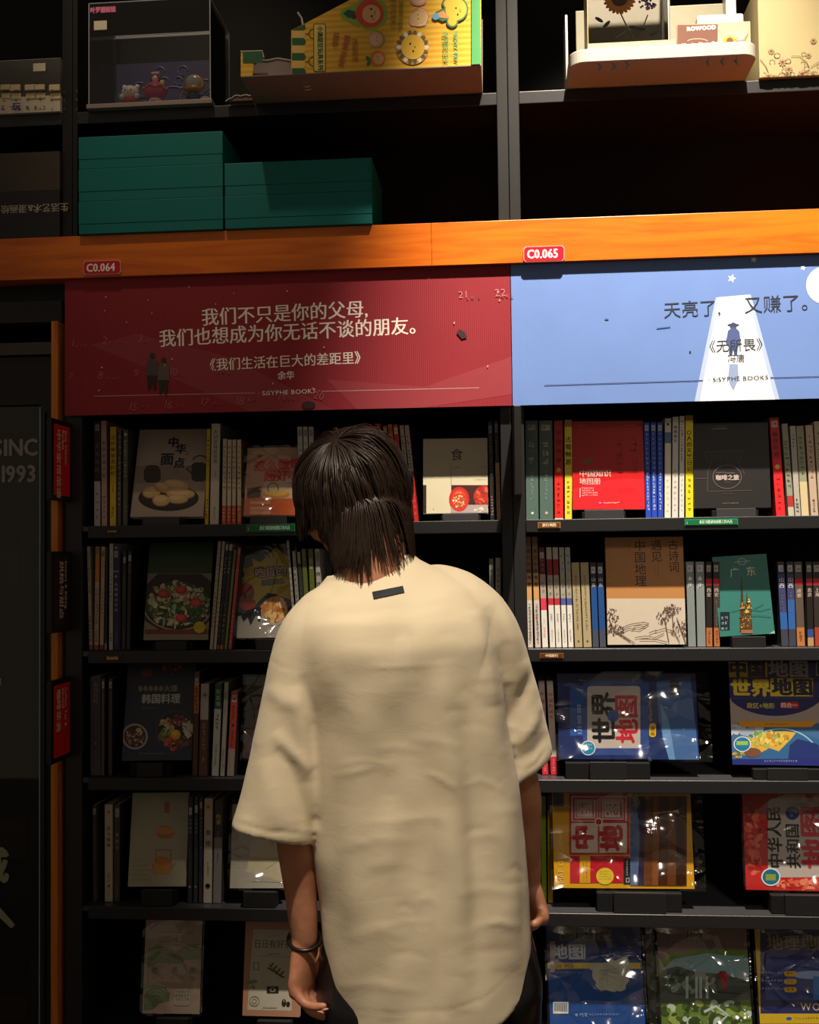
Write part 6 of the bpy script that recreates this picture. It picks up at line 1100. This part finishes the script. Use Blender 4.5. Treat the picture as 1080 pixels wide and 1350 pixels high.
# trunk under the shirt
limb(body, [P(505, 838, -.75), P(525, 890, -.75), P(545, 1000, -.75), P(560, 1150, -.75), Vector((PC.x, PC.y, .93))], [(.10, .06), (.150, .090), (.148, .095), (.135, .09), (.155, .10)], SKIN, 32)
SHL, ELL, WRL = P(425, 830, -.76), P(385, 1040, -.800), P(402, 1238, -.790)
SHR, ELR, WRR = P(628, 835, -.68), P(684, 1040, -.625), P(697, 1160, -.560)
def arm(S, E, W, k):
    m1 = S.lerp(E, .5); m2 = E.lerp(W, .35); m3 = E.lerp(W, .75)
    limb(body, [S, m1, E, m2, m3, W], [(.055, .055), (.048, .050), (.040*k, .043), (.036*k, .040), (.028*k, .031), (.0235*k, .027)], SKIN, 24)
arm(SHL, ELL, WRL, .90); arm(SHR, ELR, WRR, .92)
def hand(W, K, lat, curl, tips, wide, palm_n):
    """palm from wrist W to knuckle centre K; lat runs from little to index finger; curl = way the fingers bend"""
    d = (K-W).normalized(); sd = lat - d*lat.dot(d); sd.normalize()
    limb(body, [W - d*.01, W.lerp(K, .35), W.lerp(K, .8), K], [(.024, .020), (.031, .018), (.037, .0155), (.036, .0135)], SKIN, 24, side=sd)
    fl = [(-.0285, .052, .0078), (-.0095, .062, .0088), (.0095, .066, .0090), (.0275, .060, .0088)]
    for i, (o, L, r_) in enumerate(fl):
        b0 = K + sd*o*.98 - d*(.004 if i in (1, 2) else .009); e = tips[i]
        d1 = (d*math.cos(e[0]) + curl*math.sin(e[0])); d2 = (d*math.cos(e[0]+e[1]) + curl*math.sin(e[0]+e[1])); d3 = (d*math.cos(sum(e)) + curl*math.sin(sum(e)))
        p1 = b0 + d1*L*.55; p2 = p1 + d2*L*.40; p3 = p2 + d3*L*.30
        limb(body, [b0 - d*.014, b0, p1, p2, p3], [(r_*1.05, r_*1.05), (r_*1.12, r_*1.12), (r_*1.02, r_), (r_*.94, r_*.92), (r_*.80, r_*.78)], SKIN, 14, side=sd)
        nails.append((p3 - curl*0 + d3*r_*.3, d3, sd, r_))
    tb = W.lerp(K, .22) + sd*.026 + curl*.006; t1 = tb + (d*.80 + sd*.42 + curl*.35).normalized()*.036; t2 = t1 + (d*.92 + sd*.05 + curl*.30).normalized()*.030; t3 = t2 + (d*.95 - sd*.1 + curl*.25).normalized()*.020
    limb(body, [W.lerp(K, .10) + sd*.012, tb, t1, t2, t3], [(.014, .014), (.0135, .0135), (.0112, .0108), (.0105, .0098), (.0085, .0075)], SKIN, 14, side=sd.cross(d))
nails = []
latL = Vector((.34, .94, 0)).normalized(); curlL = Vector((.93, -.28, .10)).normalized()
hand(WRL + Vector((0, 0, -.004)), P(398, 1306, -.800), latL, curlL, [(.75, .55, .35), (.62, .55, .30), (.55, .50, .30), (.42, .45, .25)], .04, None)
latR = Vector((-.22, .97, 0)).normalized(); curlR = Vector((-.95, -.22, .10)).normalized()
hand(WRR + Vector((0, 0, -.003)), P(713, 1206, -.555), latR, curlR, [(.85, .95, .5), (.80, .95, .5), (.70, .9, .5), (.6, .8, .4)], .04, None)
# feet
for s_ in (-1, 1):
    f0 = PC + RT*.105*s_; limb(body, [Vector((f0.x, f0.y, .85)), Vector((f0.x, f0.y, .48)), Vector((f0.x, f0.y, .09))], [(.075, .08), (.052, .058), (.036, .042)], SKIN, 24)
me = np_remesh(body, .0034, 4, 'body'); me.materials.clear(); me.materials.append(SKIN)
for p in me.polygons: p.use_smooth = True; p.material_index = 0
bo = bpy.data.objects.new('body', me); COL.objects.link(bo); bo.parent = person; bo.matrix_parent_inverse = WM[person.name].inverted()
m = MB()
for s_ in (-1, 1): m.ball(H(.031*s_, .074, -.004), (.0125, .0115, .0115), M('#e8e0d8', .2), 16, 12, HR)
ey = m.build('eyes', person, smooth=True, world=True); ey['kind'] = 'stuff'
m = MB()
for s_ in (-1, 1): m.ball(H(.031*s_, .0835, -.006), (.0055, .003, .0055), M('#1a100c', .1), 12, 8, HR)
m.build('irises', ey, smooth=True, world=True)['kind'] = 'stuff'
m = MB(); m.tube([H(-.018, .0905, -.063), H(0, .0955, -.061), H(.018, .0905, -.063)], [.002, .004, .002], M('#9a4a40', .4), 8); m.build('lips', person, smooth=True, world=True)
m = MB()
for p3, d3, sd, r_ in nails:
    nn = d3.cross(sd).normalized(); m.ball(p3 + nn*r_*.62*(1 if nn.dot(Vector((0, -1, -.2))) > 0 else -1), (r_*.6, r_*.75, r_*.22), M('#d8a890', .25), 10, 6, Matrix((sd, d3, nn)).transposed())
m.build('fingernails', person, smooth=True, world=True)['kind'] = 'stuff'

# trousers and shoes
m = MB(); TR = M('#111114', .32, .5, 0, .1, 20, .1, 300)
hip = [oval(Vector((PC.x, PC.y, z)), a, b, RT, FW, 40, 2.3) for z, a, b in ((1.0, .150, .105), (.92, .165, .115), (.84, .178, .125), (.79, .178, .122))]
rings(m, hip, TR)
for s_ in (-1, 1):
    f0 = PC + RT*.094*s_; rings(m, [oval(Vector((f0.x, f0.y, z)) + RT*.012*s_*(1-z/.85) + FW*dy, a, b, RT, FW, 32) for z, a, b, dy in ((.88, .080, .100, 0), (.80, .092, .118, 0), (.65, .090, .105, .004), (.48, .080, .092, .006), (.25, .078, .088, 0), (.06, .082, .094, -.004), (.035, .082, .094, -.004))], TR)
me = np_remesh(m, .008, 5, 'trousers'); me.materials.clear(); me.materials.append(TR)
co = np.array([v.co[:] for v in me.vertices]); nr = np.array([v.normal[:] for v in me.vertices])
dd = .004*np.sin(co[:, 2]*42 + np.sin(co[:, 0]*30)*2)*np.sin(co[:, 0]*38+co[:, 1]*20); me.vertices.foreach_set('co', (co + nr*dd[:, None]).ravel())
for p in me.polygons: p.use_smooth = True; p.material_index = 0
o = bpy.data.objects.new('trousers', me); COL.objects.link(o); o.parent = person; o.matrix_parent_inverse = WM[person.name].inverted()
for s_ in (-1, 1):
    f0 = PC + RT*.118*s_; m = MB(); SH = M('#e6e2da', .5)
    rings(m, [oval(f0 + FW*.045 + Vector((0, 0, z)), .050*k, .145*k, RT, FW, 32, 2.4) for z, k in ((.001, .94), (.014, 1.0), (.028, 1.0))], M('#cfcac0', .6)); sh = m.build('shoe', person, world=True, smooth=True)
    m = MB(); rings(m, [oval(f0 + FW*(.045-dy) + Vector((0, 0, z)), a, b, RT, FW, 32, 2.3) for z, a, b, dy in ((.028, .046, .138, 0), (.050, .044, .128, .006), (.075, .040, .085, .035), (.100, .038, .055, .055))], SH); m.build('shoe_upper', sh, world=True, smooth=True)

# T-shirt
def fabric():
    m = bpy.data.materials.new('cream_cotton'); m.use_nodes = True; nt = m.node_tree; b = nt.nodes['Principled BSDF']; tc = nt.nodes.new('ShaderNodeTexCoord')
    n = nt.nodes.new('ShaderNodeTexNoise'); n.inputs['Scale'].default_value = 5; n.inputs['Detail'].default_value = 8; n.inputs['Roughness'].default_value = .6
    cr = nt.nodes.new('ShaderNodeValToRGB'); cr.color_ramp.elements[0].position = .3; cr.color_ramp.elements[0].color = lin('#ddceb0'); cr.color_ramp.elements[1].position = .7; cr.color_ramp.elements[1].color = lin('#e3d5b8')
    nt.links.new(tc.outputs['Object'], n.inputs['Vector']); nt.links.new(n.outputs['Fac'], cr.inputs[0]); nt.links.new(cr.outputs[0], b.inputs['Base Color']); b.inputs['Roughness'].default_value = .88
    b.inputs['Specular IOR Level'].default_value = .2; b.inputs['Sheen Weight'].default_value = .12
    def bump(vec_scale, scale, strength, dist, prev, det=3, distort=0.0):
        mp = nt.nodes.new('ShaderNodeMapping'); mp.inputs['Scale'].default_value = vec_scale; nz = nt.nodes.new('ShaderNodeTexNoise'); nz.inputs['Scale'].default_value = scale; nz.inputs['Detail'].default_value = det; nz.inputs['Distortion'].default_value = distort
        bp = nt.nodes.new('ShaderNodeBump'); bp.inputs['Strength'].default_value = strength; bp.inputs['Distance'].default_value = dist
        nt.links.new(tc.outputs['Object'], mp.inputs[0]); nt.links.new(mp.outputs[0], nz.inputs['Vector']); nt.links.new(nz.outputs['Fac'], bp.inputs['Height'])
        if prev: nt.links.new(prev.outputs[0], bp.inputs['Normal'])
        return bp
    b1 = bump((1, 1, 1), 620, .22, .0005, None, 1); b2 = bump((1, 1, 1.8), 22, .22, .0022, b1, 3, .8); b3 = bump((1.2, 1, .5), 9, .30, .005, b2, 2, .6)
    nt.links.new(b3.outputs[0], b.inputs['Normal']); return m
COT = fabric()
sh = MB(); SY = -.75
def row(y, xl, xr, b, Y=SY, tilt=0.0, pw=2.3, dz=0.0):
    A, B = P(xl, y, Y), P(xr, y, Y); half = (B.x-A.x)/2; c = Vector(((A.x+B.x)/2, Y, (A.z+B.z)/2 + dz)); ct, st = math.cos(TH), math.sin(TH)
    a = math.sqrt(max(half*half - b*b*st*st, .001))/ct
    return oval(c, a, b, RT, FW, 72, pw, (lambda u, v: tilt*u) if tilt else None)
rimc = P(487, 744, -.735)
def rim(k, dz=0): return oval(rimc + Vector((0, 0, dz)), .0745*k, .062*k, RT, FW, 72, 2.0, lambda u, v: .019*u - .030*max(v, -.2) + (-.004*(1-abs(u)) if v < 0 else 0))
T = [rim(.86, -.05), rim(.90, -.02), rim(.93, -.003), rim(.97, 0.0), rim(1.0, -.004), rim(1.08, -.014)]
T += [row(772, 408, 590, .088, -.74, .020, 2.0), row(790, 395, 622, .104, -.745, .016, 2.1), row(815, 392, 640, .120, -.752, .010), row(850, 394, 652, .130, -.756, .005), row(900, 398, 660, .133, -.756), row(960, 408, 670, .130, -.753), row(1040, 409, 684, .128), row(1114, 413, 692, .130), row(1180, 423, 697, .133), row(1240, 429, 699, .136)]
def hemz(u, v): return (-.030*max(0, -u*.6+.5) + .052*max(0, u)**1.6) + (.012 if v > 0 else 0)
def hrow(y, xl, xr, b, k=1.0, f=1.0):
    A, B = P(xl, y, SY), P(xr, y, SY); half = (B.x-A.x)/2; c = Vector(((A.x+B.x)/2, SY, (A.z+B.z)/2)); ct, st = math.cos(TH), math.sin(TH)
    a = math.sqrt(half*half - b*b*st*st)/ct; return oval(c, a-k, b-k, RT, FW, 72, 2.3, lambda u, v: hemz(u, v)*f)
T += [hrow(1285, 437, 699, .139, 0, .5), hrow(1325, 443, 699, .141, 0, 1.0), hrow(1329, 443, 699, .141, .003, 1.0), hrow(1329, 443, 699, .141, .0075, 1.0), hrow(1323, 443, 699, .141, .010, 1.0), hrow(1270, 437, 697, .138, .012, 1.0)]
rings(sh, T, COT)
def sleeve(path, rads, tiltdir, tilt):
    """path of centres; last one is the hem centre; the tube turns inside at the hem"""
    path = [Vector(p) for p in path]; R = []
    dn = []; dr = []
    for i in range(len(path)-1):
        p0, p1, p2, p3 = path[max(i-1, 0)], path[i], path[i+1], path[min(i+2, len(path)-1)]
        for k in range(4):
            t = k/4; dn.append(0.5*((2*p1) + (p2-p0)*t + (2*p0-5*p1+4*p2-p3)*t*t + (-p0+3*p1-3*p2+p3)*t**3)); dr.append([rads[i][j]*(1-t)+rads[i+1][j]*t for j in (0, 1)])
    dn.append(path[-1]); dr.append(rads[-1]); n = len(dn); fr = []
    for i in range(n):
        t = (dn[min(i+1, n-1)] - dn[max(i-1, 0)]).normalized(); ay = t.cross(RT).normalized(); ax = ay.cross(t).normalized(); fr.append((t, ax, ay))
    for i in range(n):
        t, ax, ay = fr[i]; k = max(0, (i-n+7)/6); L = lambda u, v, t=t, k=k: 0
        ring = oval(dn[i], dr[i][0], dr[i][1], ax, ay, 56, 2.15); R.append([p + t*tilt*k*((p-dn[i]).dot(tiltdir)) for p in ring])
    t, ax, ay = fr[-1]
    for off, sh_ in ((.003, .002), (.0035, .006), (-.003, .009), (-.045, .011)):
        ring = oval(dn[-1] + t*off, dr[-1][0]-sh_, dr[-1][1]-sh_, ax, ay, 56, 2.15); R.append([p + t*tilt*((p-dn[-1]).dot(tiltdir)) for p in ring])
    R = [oval(dn[0] - fr[0][0]*.02, dr[0][0]*.6, dr[0][1]*.6, fr[0][1], fr[0][2], 56)] + R
    rings(sh, R, COT)
sleeve([P(470, 800, -.750), P(436, 818, -.762), P(414, 850, -.772), P(400, 905, -.780), P(389, 975, -.788), P(376, 1045, -.797), P(363, 1098, -.803)],
       [(.050, .062), (.060, .078), (.064, .080), (.0630, .074), (.0670, .070), (.0695, .070), (.0715, .070)], RT, -.05)
sleeve([P(560, 790, -.72), P(600, 800, -.70), P(632, 832, -.68), P(650, 890, -.66), P(663, 945, -.645), P(670, 985, -.635), P(673, 1014, -.630)],
       [(.050, .066), (.062, .082), (.066, .086), (.067, .082), (.0700, .080), (.0735, .080), (.0750, .080)], RT, -.35)
me = np_remesh(sh, .0042, 10, 't_shirt'); me.materials.clear(); me.materials.append(COT)
n = len(me.vertices); co = np.empty(n*3); me.vertices.foreach_get('co', co); co = co.reshape(-1, 3)
ed_ = np.empty(len(me.edges)*2, dtype=np.int32); me.edges.foreach_get('vertices', ed_); ed_ = ed_.reshape(-1, 2); deg = np.bincount(ed_.ravel(), minlength=n)[:, None]
dv = co - np.array(CO); zz = dv @ np.array(CF); px = 540 + FPX*(dv @ np.array(CR))/zz; py = 675 - FPX*(dv @ np.array(CU))/zz
msk = np.clip(1 - np.abs(px - 408)/34, 0, 1)*((py > 790) & (py < 1080)) + np.clip(1 - np.abs(px - 674)/26, 0, 1)*((py > 790) & (py < 1000)); msk = np.clip(msk*1.5 + .18*(py < 1060), 0, 1)[:, None]
for it in range(45):
    av = np.zeros_like(co)
    for c_ in range(3): av[:, c_] = np.bincount(ed_[:, 0], co[ed_[:, 1], c_], n) + np.bincount(ed_[:, 1], co[ed_[:, 0], c_], n)
    co = co + (av/deg - co)*msk*.6
me.vertices.foreach_set('co', co.ravel()); me.update(); nr = np.empty(n*3); me.vertices.foreach_get('normal', nr); nr = nr.reshape(-1, 3)
# picture-plane coordinates used only to lay the folds out where the photograph shows them on the back
dv = co - np.array(CO); zz = dv @ np.array(CF); px = 540 + FPX*(dv @ np.array(CR))/zz; py = 675 - FPX*(dv @ np.array(CU))/zz
back = np.clip(-nr[:, 1]*1.6 + .15, 0, 1)
def fold(pts, width, amp):
    best = np.full(n, 1e9); tpos = np.zeros(n); L = 0; segs = []
    for (x0, y0), (x1, y1) in zip(pts[:-1], pts[1:]): segs.append((x0, y0, x1, y1, L)); L += math.hypot(x1-x0, y1-y0)
    for x0, y0, x1, y1, l0 in segs:
        dx, dy = x1-x0, y1-y0; l2 = dx*dx+dy*dy; t = np.clip(((px-x0)*dx + (py-y0)*dy)/l2, 0, 1); d = np.hypot(px-x0-t*dx, py-y0-t*dy); k = d < best; best = np.where(k, d, best); tpos = np.where(k, (l0 + t*math.sqrt(l2))/L, tpos)
    tp = np.sin(np.clip(tpos, 0, 1)*PI)**.6
    return amp*np.exp(-(best/width)**2)*tp*back
D = np.zeros(n)
FO = [ # long soft vertical folds of the back
 ([(580, 870), (590, 1000), (600, 1150), (604, 1335)], 15, .0070), ([(612, 930), (622, 1060), (628, 1200), (630, 1330)], 10, -.0045), ([(648, 880), (655, 1000), (668, 1140), (676, 1290)], 16, .0065), ([(540, 900), (545, 1040), (552, 1200), (560, 1345)], 18, -.0040),
 ([(480, 850), (478, 980), (470, 1120), (474, 1340)], 22, .0060), ([(440, 900), (436, 1020), (440, 1180), (455, 1340)], 14, -.0040), ([(515, 1050), (510, 1180), (520, 1345)], 13, .0040), ([(575, 1080), (578, 1200), (585, 1345)], 7, -.0040), ([(690, 1050), (694, 1180), (690, 1280)], 8, -.0035),
 ([(640, 800), (662, 850), (672, 920), (676, 980)], 8, -.0065), ([(622, 805), (640, 860), (650, 930)], 13, .0060), ([(655, 780), (676, 850), (690, 915)], 9, .0045),
 # shoulder blade swell and hollow of the back
 ([(400, 840), (460, 850), (520, 850)], 34, .0060), ([(540, 845), (600, 840), (640, 850)], 34, .0075), ([(520, 880), (525, 1000), (530, 1080)], 34, -.0080),
 # left sleeve
 ([(398, 890), (410, 940), (416, 1010), (417, 1095)], 6, -.0060), ([(388, 905), (396, 960), (404, 1030)], 9, .0060), ([(366, 985), (385, 1010), (398, 1060), (402, 1095)], 7, -.0060), ([(362, 965), (385, 995), (410, 1018)], 8, .0050), ([(350, 1000), (362, 1050), (368, 1095)], 12, .0045), ([(335, 980), (330, 1040), (325, 1080)], 10, -.003), ([(352, 905), (375, 925), (400, 930)], 9, .0035),
 # right sleeve
 ([(676, 958), (692, 910), (704, 880)], 7, -.0065), ([(680, 985), (700, 960), (716, 925)], 7, .0055), ([(684, 1005), (706, 990), (724, 965)], 6, -.0035), ([(690, 870), (702, 900), (712, 940)], 7, .0040), ([(672, 900), (676, 960), (684, 1020)], 7, -.006),
 # small drags across the shoulders
 ([(425, 800), (480, 792), (540, 778)], 5, .0016), ([(430, 812), (500, 806), (560, 792)], 5, -.0014), ([(520, 800), (580, 790), (630, 800)], 5, .0016), ([(540, 822), (600, 812), (640, 822)], 5, -.0016), ([(400, 828), (450, 822), (500, 826)], 5, .0014), ([(560, 1018), (580, 1026), (602, 1040)], 4, .0022), ([(440, 1120), (500, 1105), (560, 1110)], 6, .0016), ([(600, 1180), (640, 1172), (680, 1178)], 5, .0014), ([(620, 1225), (655, 1215), (690, 1222)], 5, .0018), ([(600, 1262), (640, 1255), (685, 1250)], 6, -.0016),
 ([(450, 1240), (500, 1225), (560, 1240)], 7, .0018), ([(470, 1160), (530, 1150), (590, 1165)], 7, -.0014), ([(440, 1300), (500, 1296), (560, 1310)], 5, .0016)]
for pts, w_, a in FO: D += fold(pts, w_*1.25, a*(.55 if abs(a) < .0023 else .9))
rw_ = np.random.default_rng(21)
for i in range(46):          # short faint drags all over the back
    x0_, y0_ = rw_.uniform(430, 670), rw_.uniform(800, 1320); L_ = rw_.uniform(25, 80); an_ = rw_.uniform(-.25, .3); D += fold([(x0_, y0_), (x0_+L_*.5, y0_-rw_.uniform(2, 8)), (x0_+L_*math.cos(an_), y0_+L_*math.sin(an_))], rw_.uniform(4, 9), rw_.choice([-1, 1])*rw_.uniform(.0003, .0009))
for yy, ph, am in ((0, .3, .0012), (1, 2.1, .0010), (2, 4.0, .0007)):
    D += am*np.sin(px*.045*(1+yy*.5)+ph + 2*np.sin(py*.012+ph))*np.sin(py*.02*(1+yy*.7)+ph*2)*back
# stitched seams: neckband, sleeve and bottom hems
def seam(pts, width=2.2, amp=-.0013):
    global D; D += fold(pts, width, amp)*1.0
seam([(432, 767), (450, 766), (490, 760), (525, 751), (541, 742), (556, 734)], 2.4, -.0022); seam([(436, 763), (455, 760), (490, 754), (525, 746), (545, 734)], 3.5, .0012)
seam([(306, 1083), (350, 1096), (412, 1100)]); seam([(690, 1018), (708, 1006), (722, 985)])
seam([(448, 1330), (520, 1336), (590, 1333), (640, 1316), (692, 1272)], 2.2, -.0007)
seam([(403, 776), (372, 840), (352, 868), (372, 880), (400, 885)], 2.0, -.0007)
co2 = co + nr*D[:, None]; me.vertices.foreach_set('co', co2.ravel()); me.update()
me.polygons.foreach_set('use_smooth', [True]*len(me.polygons)); me.polygons.foreach_set('material_index', [0]*len(me.polygons))
ts = bpy.data.objects.new('t_shirt', me); COL.objects.link(ts); ts.parent = person; ts.matrix_parent_inverse = WM[person.name].inverted()
# dark patch below the neckband, laid on the cloth
from mathutils.bvhtree import BVHTree
bv = BVHTree.FromPolygons([Vector(c) for c in co2], [tuple(p.vertices) for p in me.polygons])
def on_cloth(x, y, off):
    hit = bv.ray_cast(CO, ray(x, y).normalized()); return hit[0] + hit[1]*off if hit[0] else None
def patch(q, nx, nz, off, name, mat, parent):
    vs = []
    for j in range(nz+1):
        for i in range(nx+1):
            u, v = i/nx, j/nz; x = (q[0][0]*(1-u)+q[1][0]*u)*(1-v) + (q[3][0]*(1-u)+q[2][0]*u)*v; y = (q[0][1]*(1-u)+q[1][1]*u)*(1-v) + (q[3][1]*(1-u)+q[2][1]*u)*v
            vs.append(on_cloth(x, y, off))
    mb = MB(); k = len(vs); back_ = [v + Vector((0, .0012, 0)) for v in vs]
    fs = [(j*(nx+1)+i, (j+1)*(nx+1)+i, (j+1)*(nx+1)+i+1, j*(nx+1)+i+1) for j in range(nz) for i in range(nx)]
    ed = list(range(nx+1)) + [(j+1)*(nx+1)-1 for j in range(1, nz+1)] + [nz*(nx+1)+i for i in range(nx-1, -1, -1)] + [j*(nx+1) for j in range(nz-1, 0, -1)]
    fs += [(ed[i], ed[(i+1) % len(ed)], ed[(i+1) % len(ed)]+k, ed[i]+k) for i in range(len(ed))]
    mb.add(vs + back_, fs, mat); return mb.build(name, parent, world=True, smooth=False)
patch([(491, 781.5), (531, 773.5), (533, 781.5), (493, 790.5)], 10, 4, .0022, 'neck_patch', M('#1d222b', .6, .3, 0, .1, 80, .3, 500), person)['label'] = 'small dark navy fabric patch below the collar'
# black bracelet on the left wrist
m = MB(); pts = []; BC = P(402, 1239, -.788)
for k in range(37):
    a = 2*PI*k/36; pts.append(BC + RT*(.0262*math.cos(a)) + FW*(.031*math.sin(a)) + Vector((0, 0, .009*math.sin(a) + .001*math.cos(a) + .002)))
m.tube(pts, .0034, M('#17130f', .35, .5), 10, cap=False); tag(m.build('bracelet', smooth=True), 'thin black bracelet around the left wrist of the person', 'bracelet')

# hair: a soft cap and several thousand fine locks combed from the crown
HAIR = bpy.data.materials.new('dark_hair'); HAIR.use_nodes = True; b = HAIR.node_tree.nodes['Principled BSDF']
nt = HAIR.node_tree; tc = nt.nodes.new('ShaderNodeTexCoord'); nz = nt.nodes.new('ShaderNodeTexNoise'); nz.inputs['Scale'].default_value = 90; cr = nt.nodes.new('ShaderNodeValToRGB'); cr.color_ramp.elements[0].color = lin('#120b08'); cr.color_ramp.elements[1].color = lin('#38261a')
nt.links.new(tc.outputs['Object'], nz.inputs['Vector']); nt.links.new(nz.outputs['Fac'], cr.inputs[0]); nt.links.new(cr.outputs[0], b.inputs['Base Color'])
b.inputs['Roughness'].default_value = .42; b.inputs['Specular IOR Level'].default_value = .5
g = np.random.default_rng(5); N = 7600; ST = 30
Hm = np.array(HR); hc = np.array(H(0, -.010, .006)); E0 = np.array([.083, .100, .099])
crown = Hm.T @ np.array([-.30, -.50, .81]); crown /= np.linalg.norm(crown)
u = g.normal(size=(N*8, 3)); u /= np.linalg.norm(u, axis=1)[:, None]
keep = (u[:, 1] < .60) & (u[:, 2] > -.58) & ~((u[:, 1] > .15) & (u[:, 2] < .0)) & (g.uniform(size=len(u)) < .35 + .65*np.clip(u @ crown, 0, 1)); u = u[keep][:N]; N = len(u)
NG = 420; gi = np.argmax(u @ u[:NG].T, axis=1); gi[:NG] = np.arange(NG)
layer = g.uniform(.0, 1, N); off = .004 + .016*(.35*layer + .65*g.uniform(0, 1, NG)[gi])
tang = u - crown*1.0; tang = tang - (np.einsum('ij,ij->i', tang, u))[:, None]*u; tang /= np.linalg.norm(tang, axis=1)[:, None] + 1e-6
swirl = np.cross(crown, u); swirl /= np.linalg.norm(swirl, axis=1)[:, None] + 1e-6
tang = tang + swirl*(.35 + .25*np.sin(gi*1.7))[:, None]; vel = tang @ Hm.T
pos = hc + (u*E0) @ Hm.T; path = [pos.copy()]; grav = np.array([0, 0, -1.0])
NK = [np.array(v) for v in (H(0, -.015, -.030), H(0, -.035, -.085), P(490, 755, -.755), NB)]; NSEG = [(NK[0], NK[1], .050, .054), (NK[1], NK[2], .057, .059), (NK[2], NK[3], .059, .070)]
zfree = hc[2] - .028
for s_ in range(ST):
    onhead = pos[:, 2] > zfree
    vel = np.where(onhead[:, None], vel*.90 + grav*.10, vel*.72 + grav*.28)
    vel[:, 0] += np.where(~onhead & (pos[:, 0] > hc[0]+.03), .028, 0)
    vn = vel/np.linalg.norm(vel, axis=1)[:, None]; pos = pos + vn*.0095
    q = (pos - hc) @ Hm; Ee = E0 + (off*min(1, (s_+1)/7))[:, None]; k = np.sqrt(((q/Ee)**2).sum(1)); fix = (k < 1) | (onhead & (k > 1))
    q2 = np.where(fix[:, None], q/np.maximum(k, 1e-6)[:, None], q); new = hc + q2 @ Hm.T
    vel = np.where(fix[:, None], (new - path[-1])/.0095, vel); pos = new
    for A_, B_, ra, rb in NSEG:      # stay outside nape and neck
        ab = B_ - A_; tt = np.clip(((pos - A_) @ ab)/(ab @ ab), 0, 1); cp_ = A_ + tt[:, None]*ab; dd_ = pos - cp_; r_ = np.linalg.norm(dd_, axis=1); rr_ = ra + (rb-ra)*tt + .003 + off*.6
        pos = np.where((r_ < rr_)[:, None], cp_ + dd_/np.maximum(r_, 1e-5)[:, None]*rr_[:, None], pos)
    path.append(pos.copy())
pa = np.array(path); wt = (np.arange(ST+1)/ST)[:, None, None]**.8*.62; path = pa*(1-wt) + pa[:, gi]*wt + (g.normal(size=(1, N, 3))*.0012)*wt
path = np.array(path)                                  # ST+1, N, 3
dv = path - np.array(CO); zz = dv @ np.array(CF); hx = 540 + FPX*(dv @ np.array(CR))/zz; hy = 675 - FPX*(dv @ np.array(CU))/zz
lim = np.interp(hx, [375, 392, 404, 415, 432, 440, 450, 500, 528, 540, 552], [690, 700, 700, 690, 712, 748, 750, 742, 744, 736, 715]) + (g.normal(size=N)*3 + (g.normal(size=NG)*8)[gi])[None, :] - 3*layer[None, :]
ok = np.cumprod((hy < lim) | (np.arange(ST+1)[:, None] < 2), axis=0)
last = ok.sum(0) - 1
W = np.ones((ST+1, N))
vs = []; fs = []
V = np.zeros((ST+1, N, 3, 3)); wid = g.uniform(.0009, .0019, N)
for i in range(ST+1):
    ii = np.minimum(i, last); P0 = path[ii, np.arange(N)]; nx_ = path[np.minimum(ii+1, ST), np.arange(N)]; pv = path[np.maximum(ii-1, 0), np.arange(N)]
    t = nx_ - pv; t /= np.linalg.norm(t, axis=1)[:, None] + 1e-9; o_ = P0 - hc; o_ /= np.linalg.norm(o_, axis=1)[:, None]; sd = np.cross(t, o_); sd /= np.linalg.norm(sd, axis=1)[:, None] + 1e-9; nn = np.cross(sd, t)
    f_ = np.clip(i/np.maximum(last, 1), 0, 1); ww = wid*(1 - .80*f_**2)
    for k, a in enumerate((0, 2.094, 4.189)): V[i, :, k] = P0 + (sd*math.cos(a)*1.5 + nn*math.sin(a)*.8)*ww[:, None]
Vf = V.transpose(1, 0, 2, 3).reshape(-1, 3); idx = np.arange(N*(ST+1)*3).reshape(N, ST+1, 3); Fs = []
for k in range(3):
    a = idx[:, :-1, k]; b_ = idx[:, :-1, (k+1) % 3]; c = idx[:, 1:, (k+1) % 3]; d_ = idx[:, 1:, k]; Fs.append(np.stack([a, b_, c, d_], -1))
F = np.stack(Fs, 2)                                    # N, ST, 3, 4
keepf = (np.arange(ST)[None, :] < last[:, None]); F = F[keepf].reshape(-1, 4)
me = bpy.data.meshes.new('hair'); me.vertices.add(len(Vf)); me.vertices.foreach_set('co', Vf.ravel()); me.loops.add(len(F)*4); me.loops.foreach_set('vertex_index', F.ravel().astype(np.int32)); me.polygons.add(len(F)); me.polygons.foreach_set('loop_start', np.arange(len(F), dtype=np.int32)*4); me.polygons.foreach_set('loop_total', np.full(len(F), 4, dtype=np.int32))
me.polygons.foreach_set('use_smooth', [True]*len(F)); me.materials.append(HAIR); me.update(calc_edges=True); me.validate()
ho = bpy.data.objects.new('hair', me); COL.objects.link(ho); ho.parent = person; ho.matrix_parent_inverse = WM[person.name].inverted(); ho['kind'] = 'stuff'; ho['label'] = 'dark brown chin-length layered hair'
capm = MB(); cv = []; nu, nv = 40, 24
for j in range(nv+1):
    for i in range(nu):
        th = PI*j/nv; ph = 2*PI*i/nu; d_ = np.array([math.sin(th)*math.cos(ph), math.sin(th)*math.sin(ph), math.cos(th)]); k = 1.0
        if d_[1] > .35 and d_[2] < .45: k = .90
        if d_[2] < -.55: k = .90
        cv.append(tuple(hc + Hm @ (d_*(E0+.002)*k)))
capm.add(cv, [(j*nu+i, (j+1)*nu+i, (j+1)*nu+(i+1) % nu, j*nu+(i+1) % nu) for j in range(nv) for i in range(nu)], HAIR); capm.build('hair_undercap', ho, world=True, smooth=True)
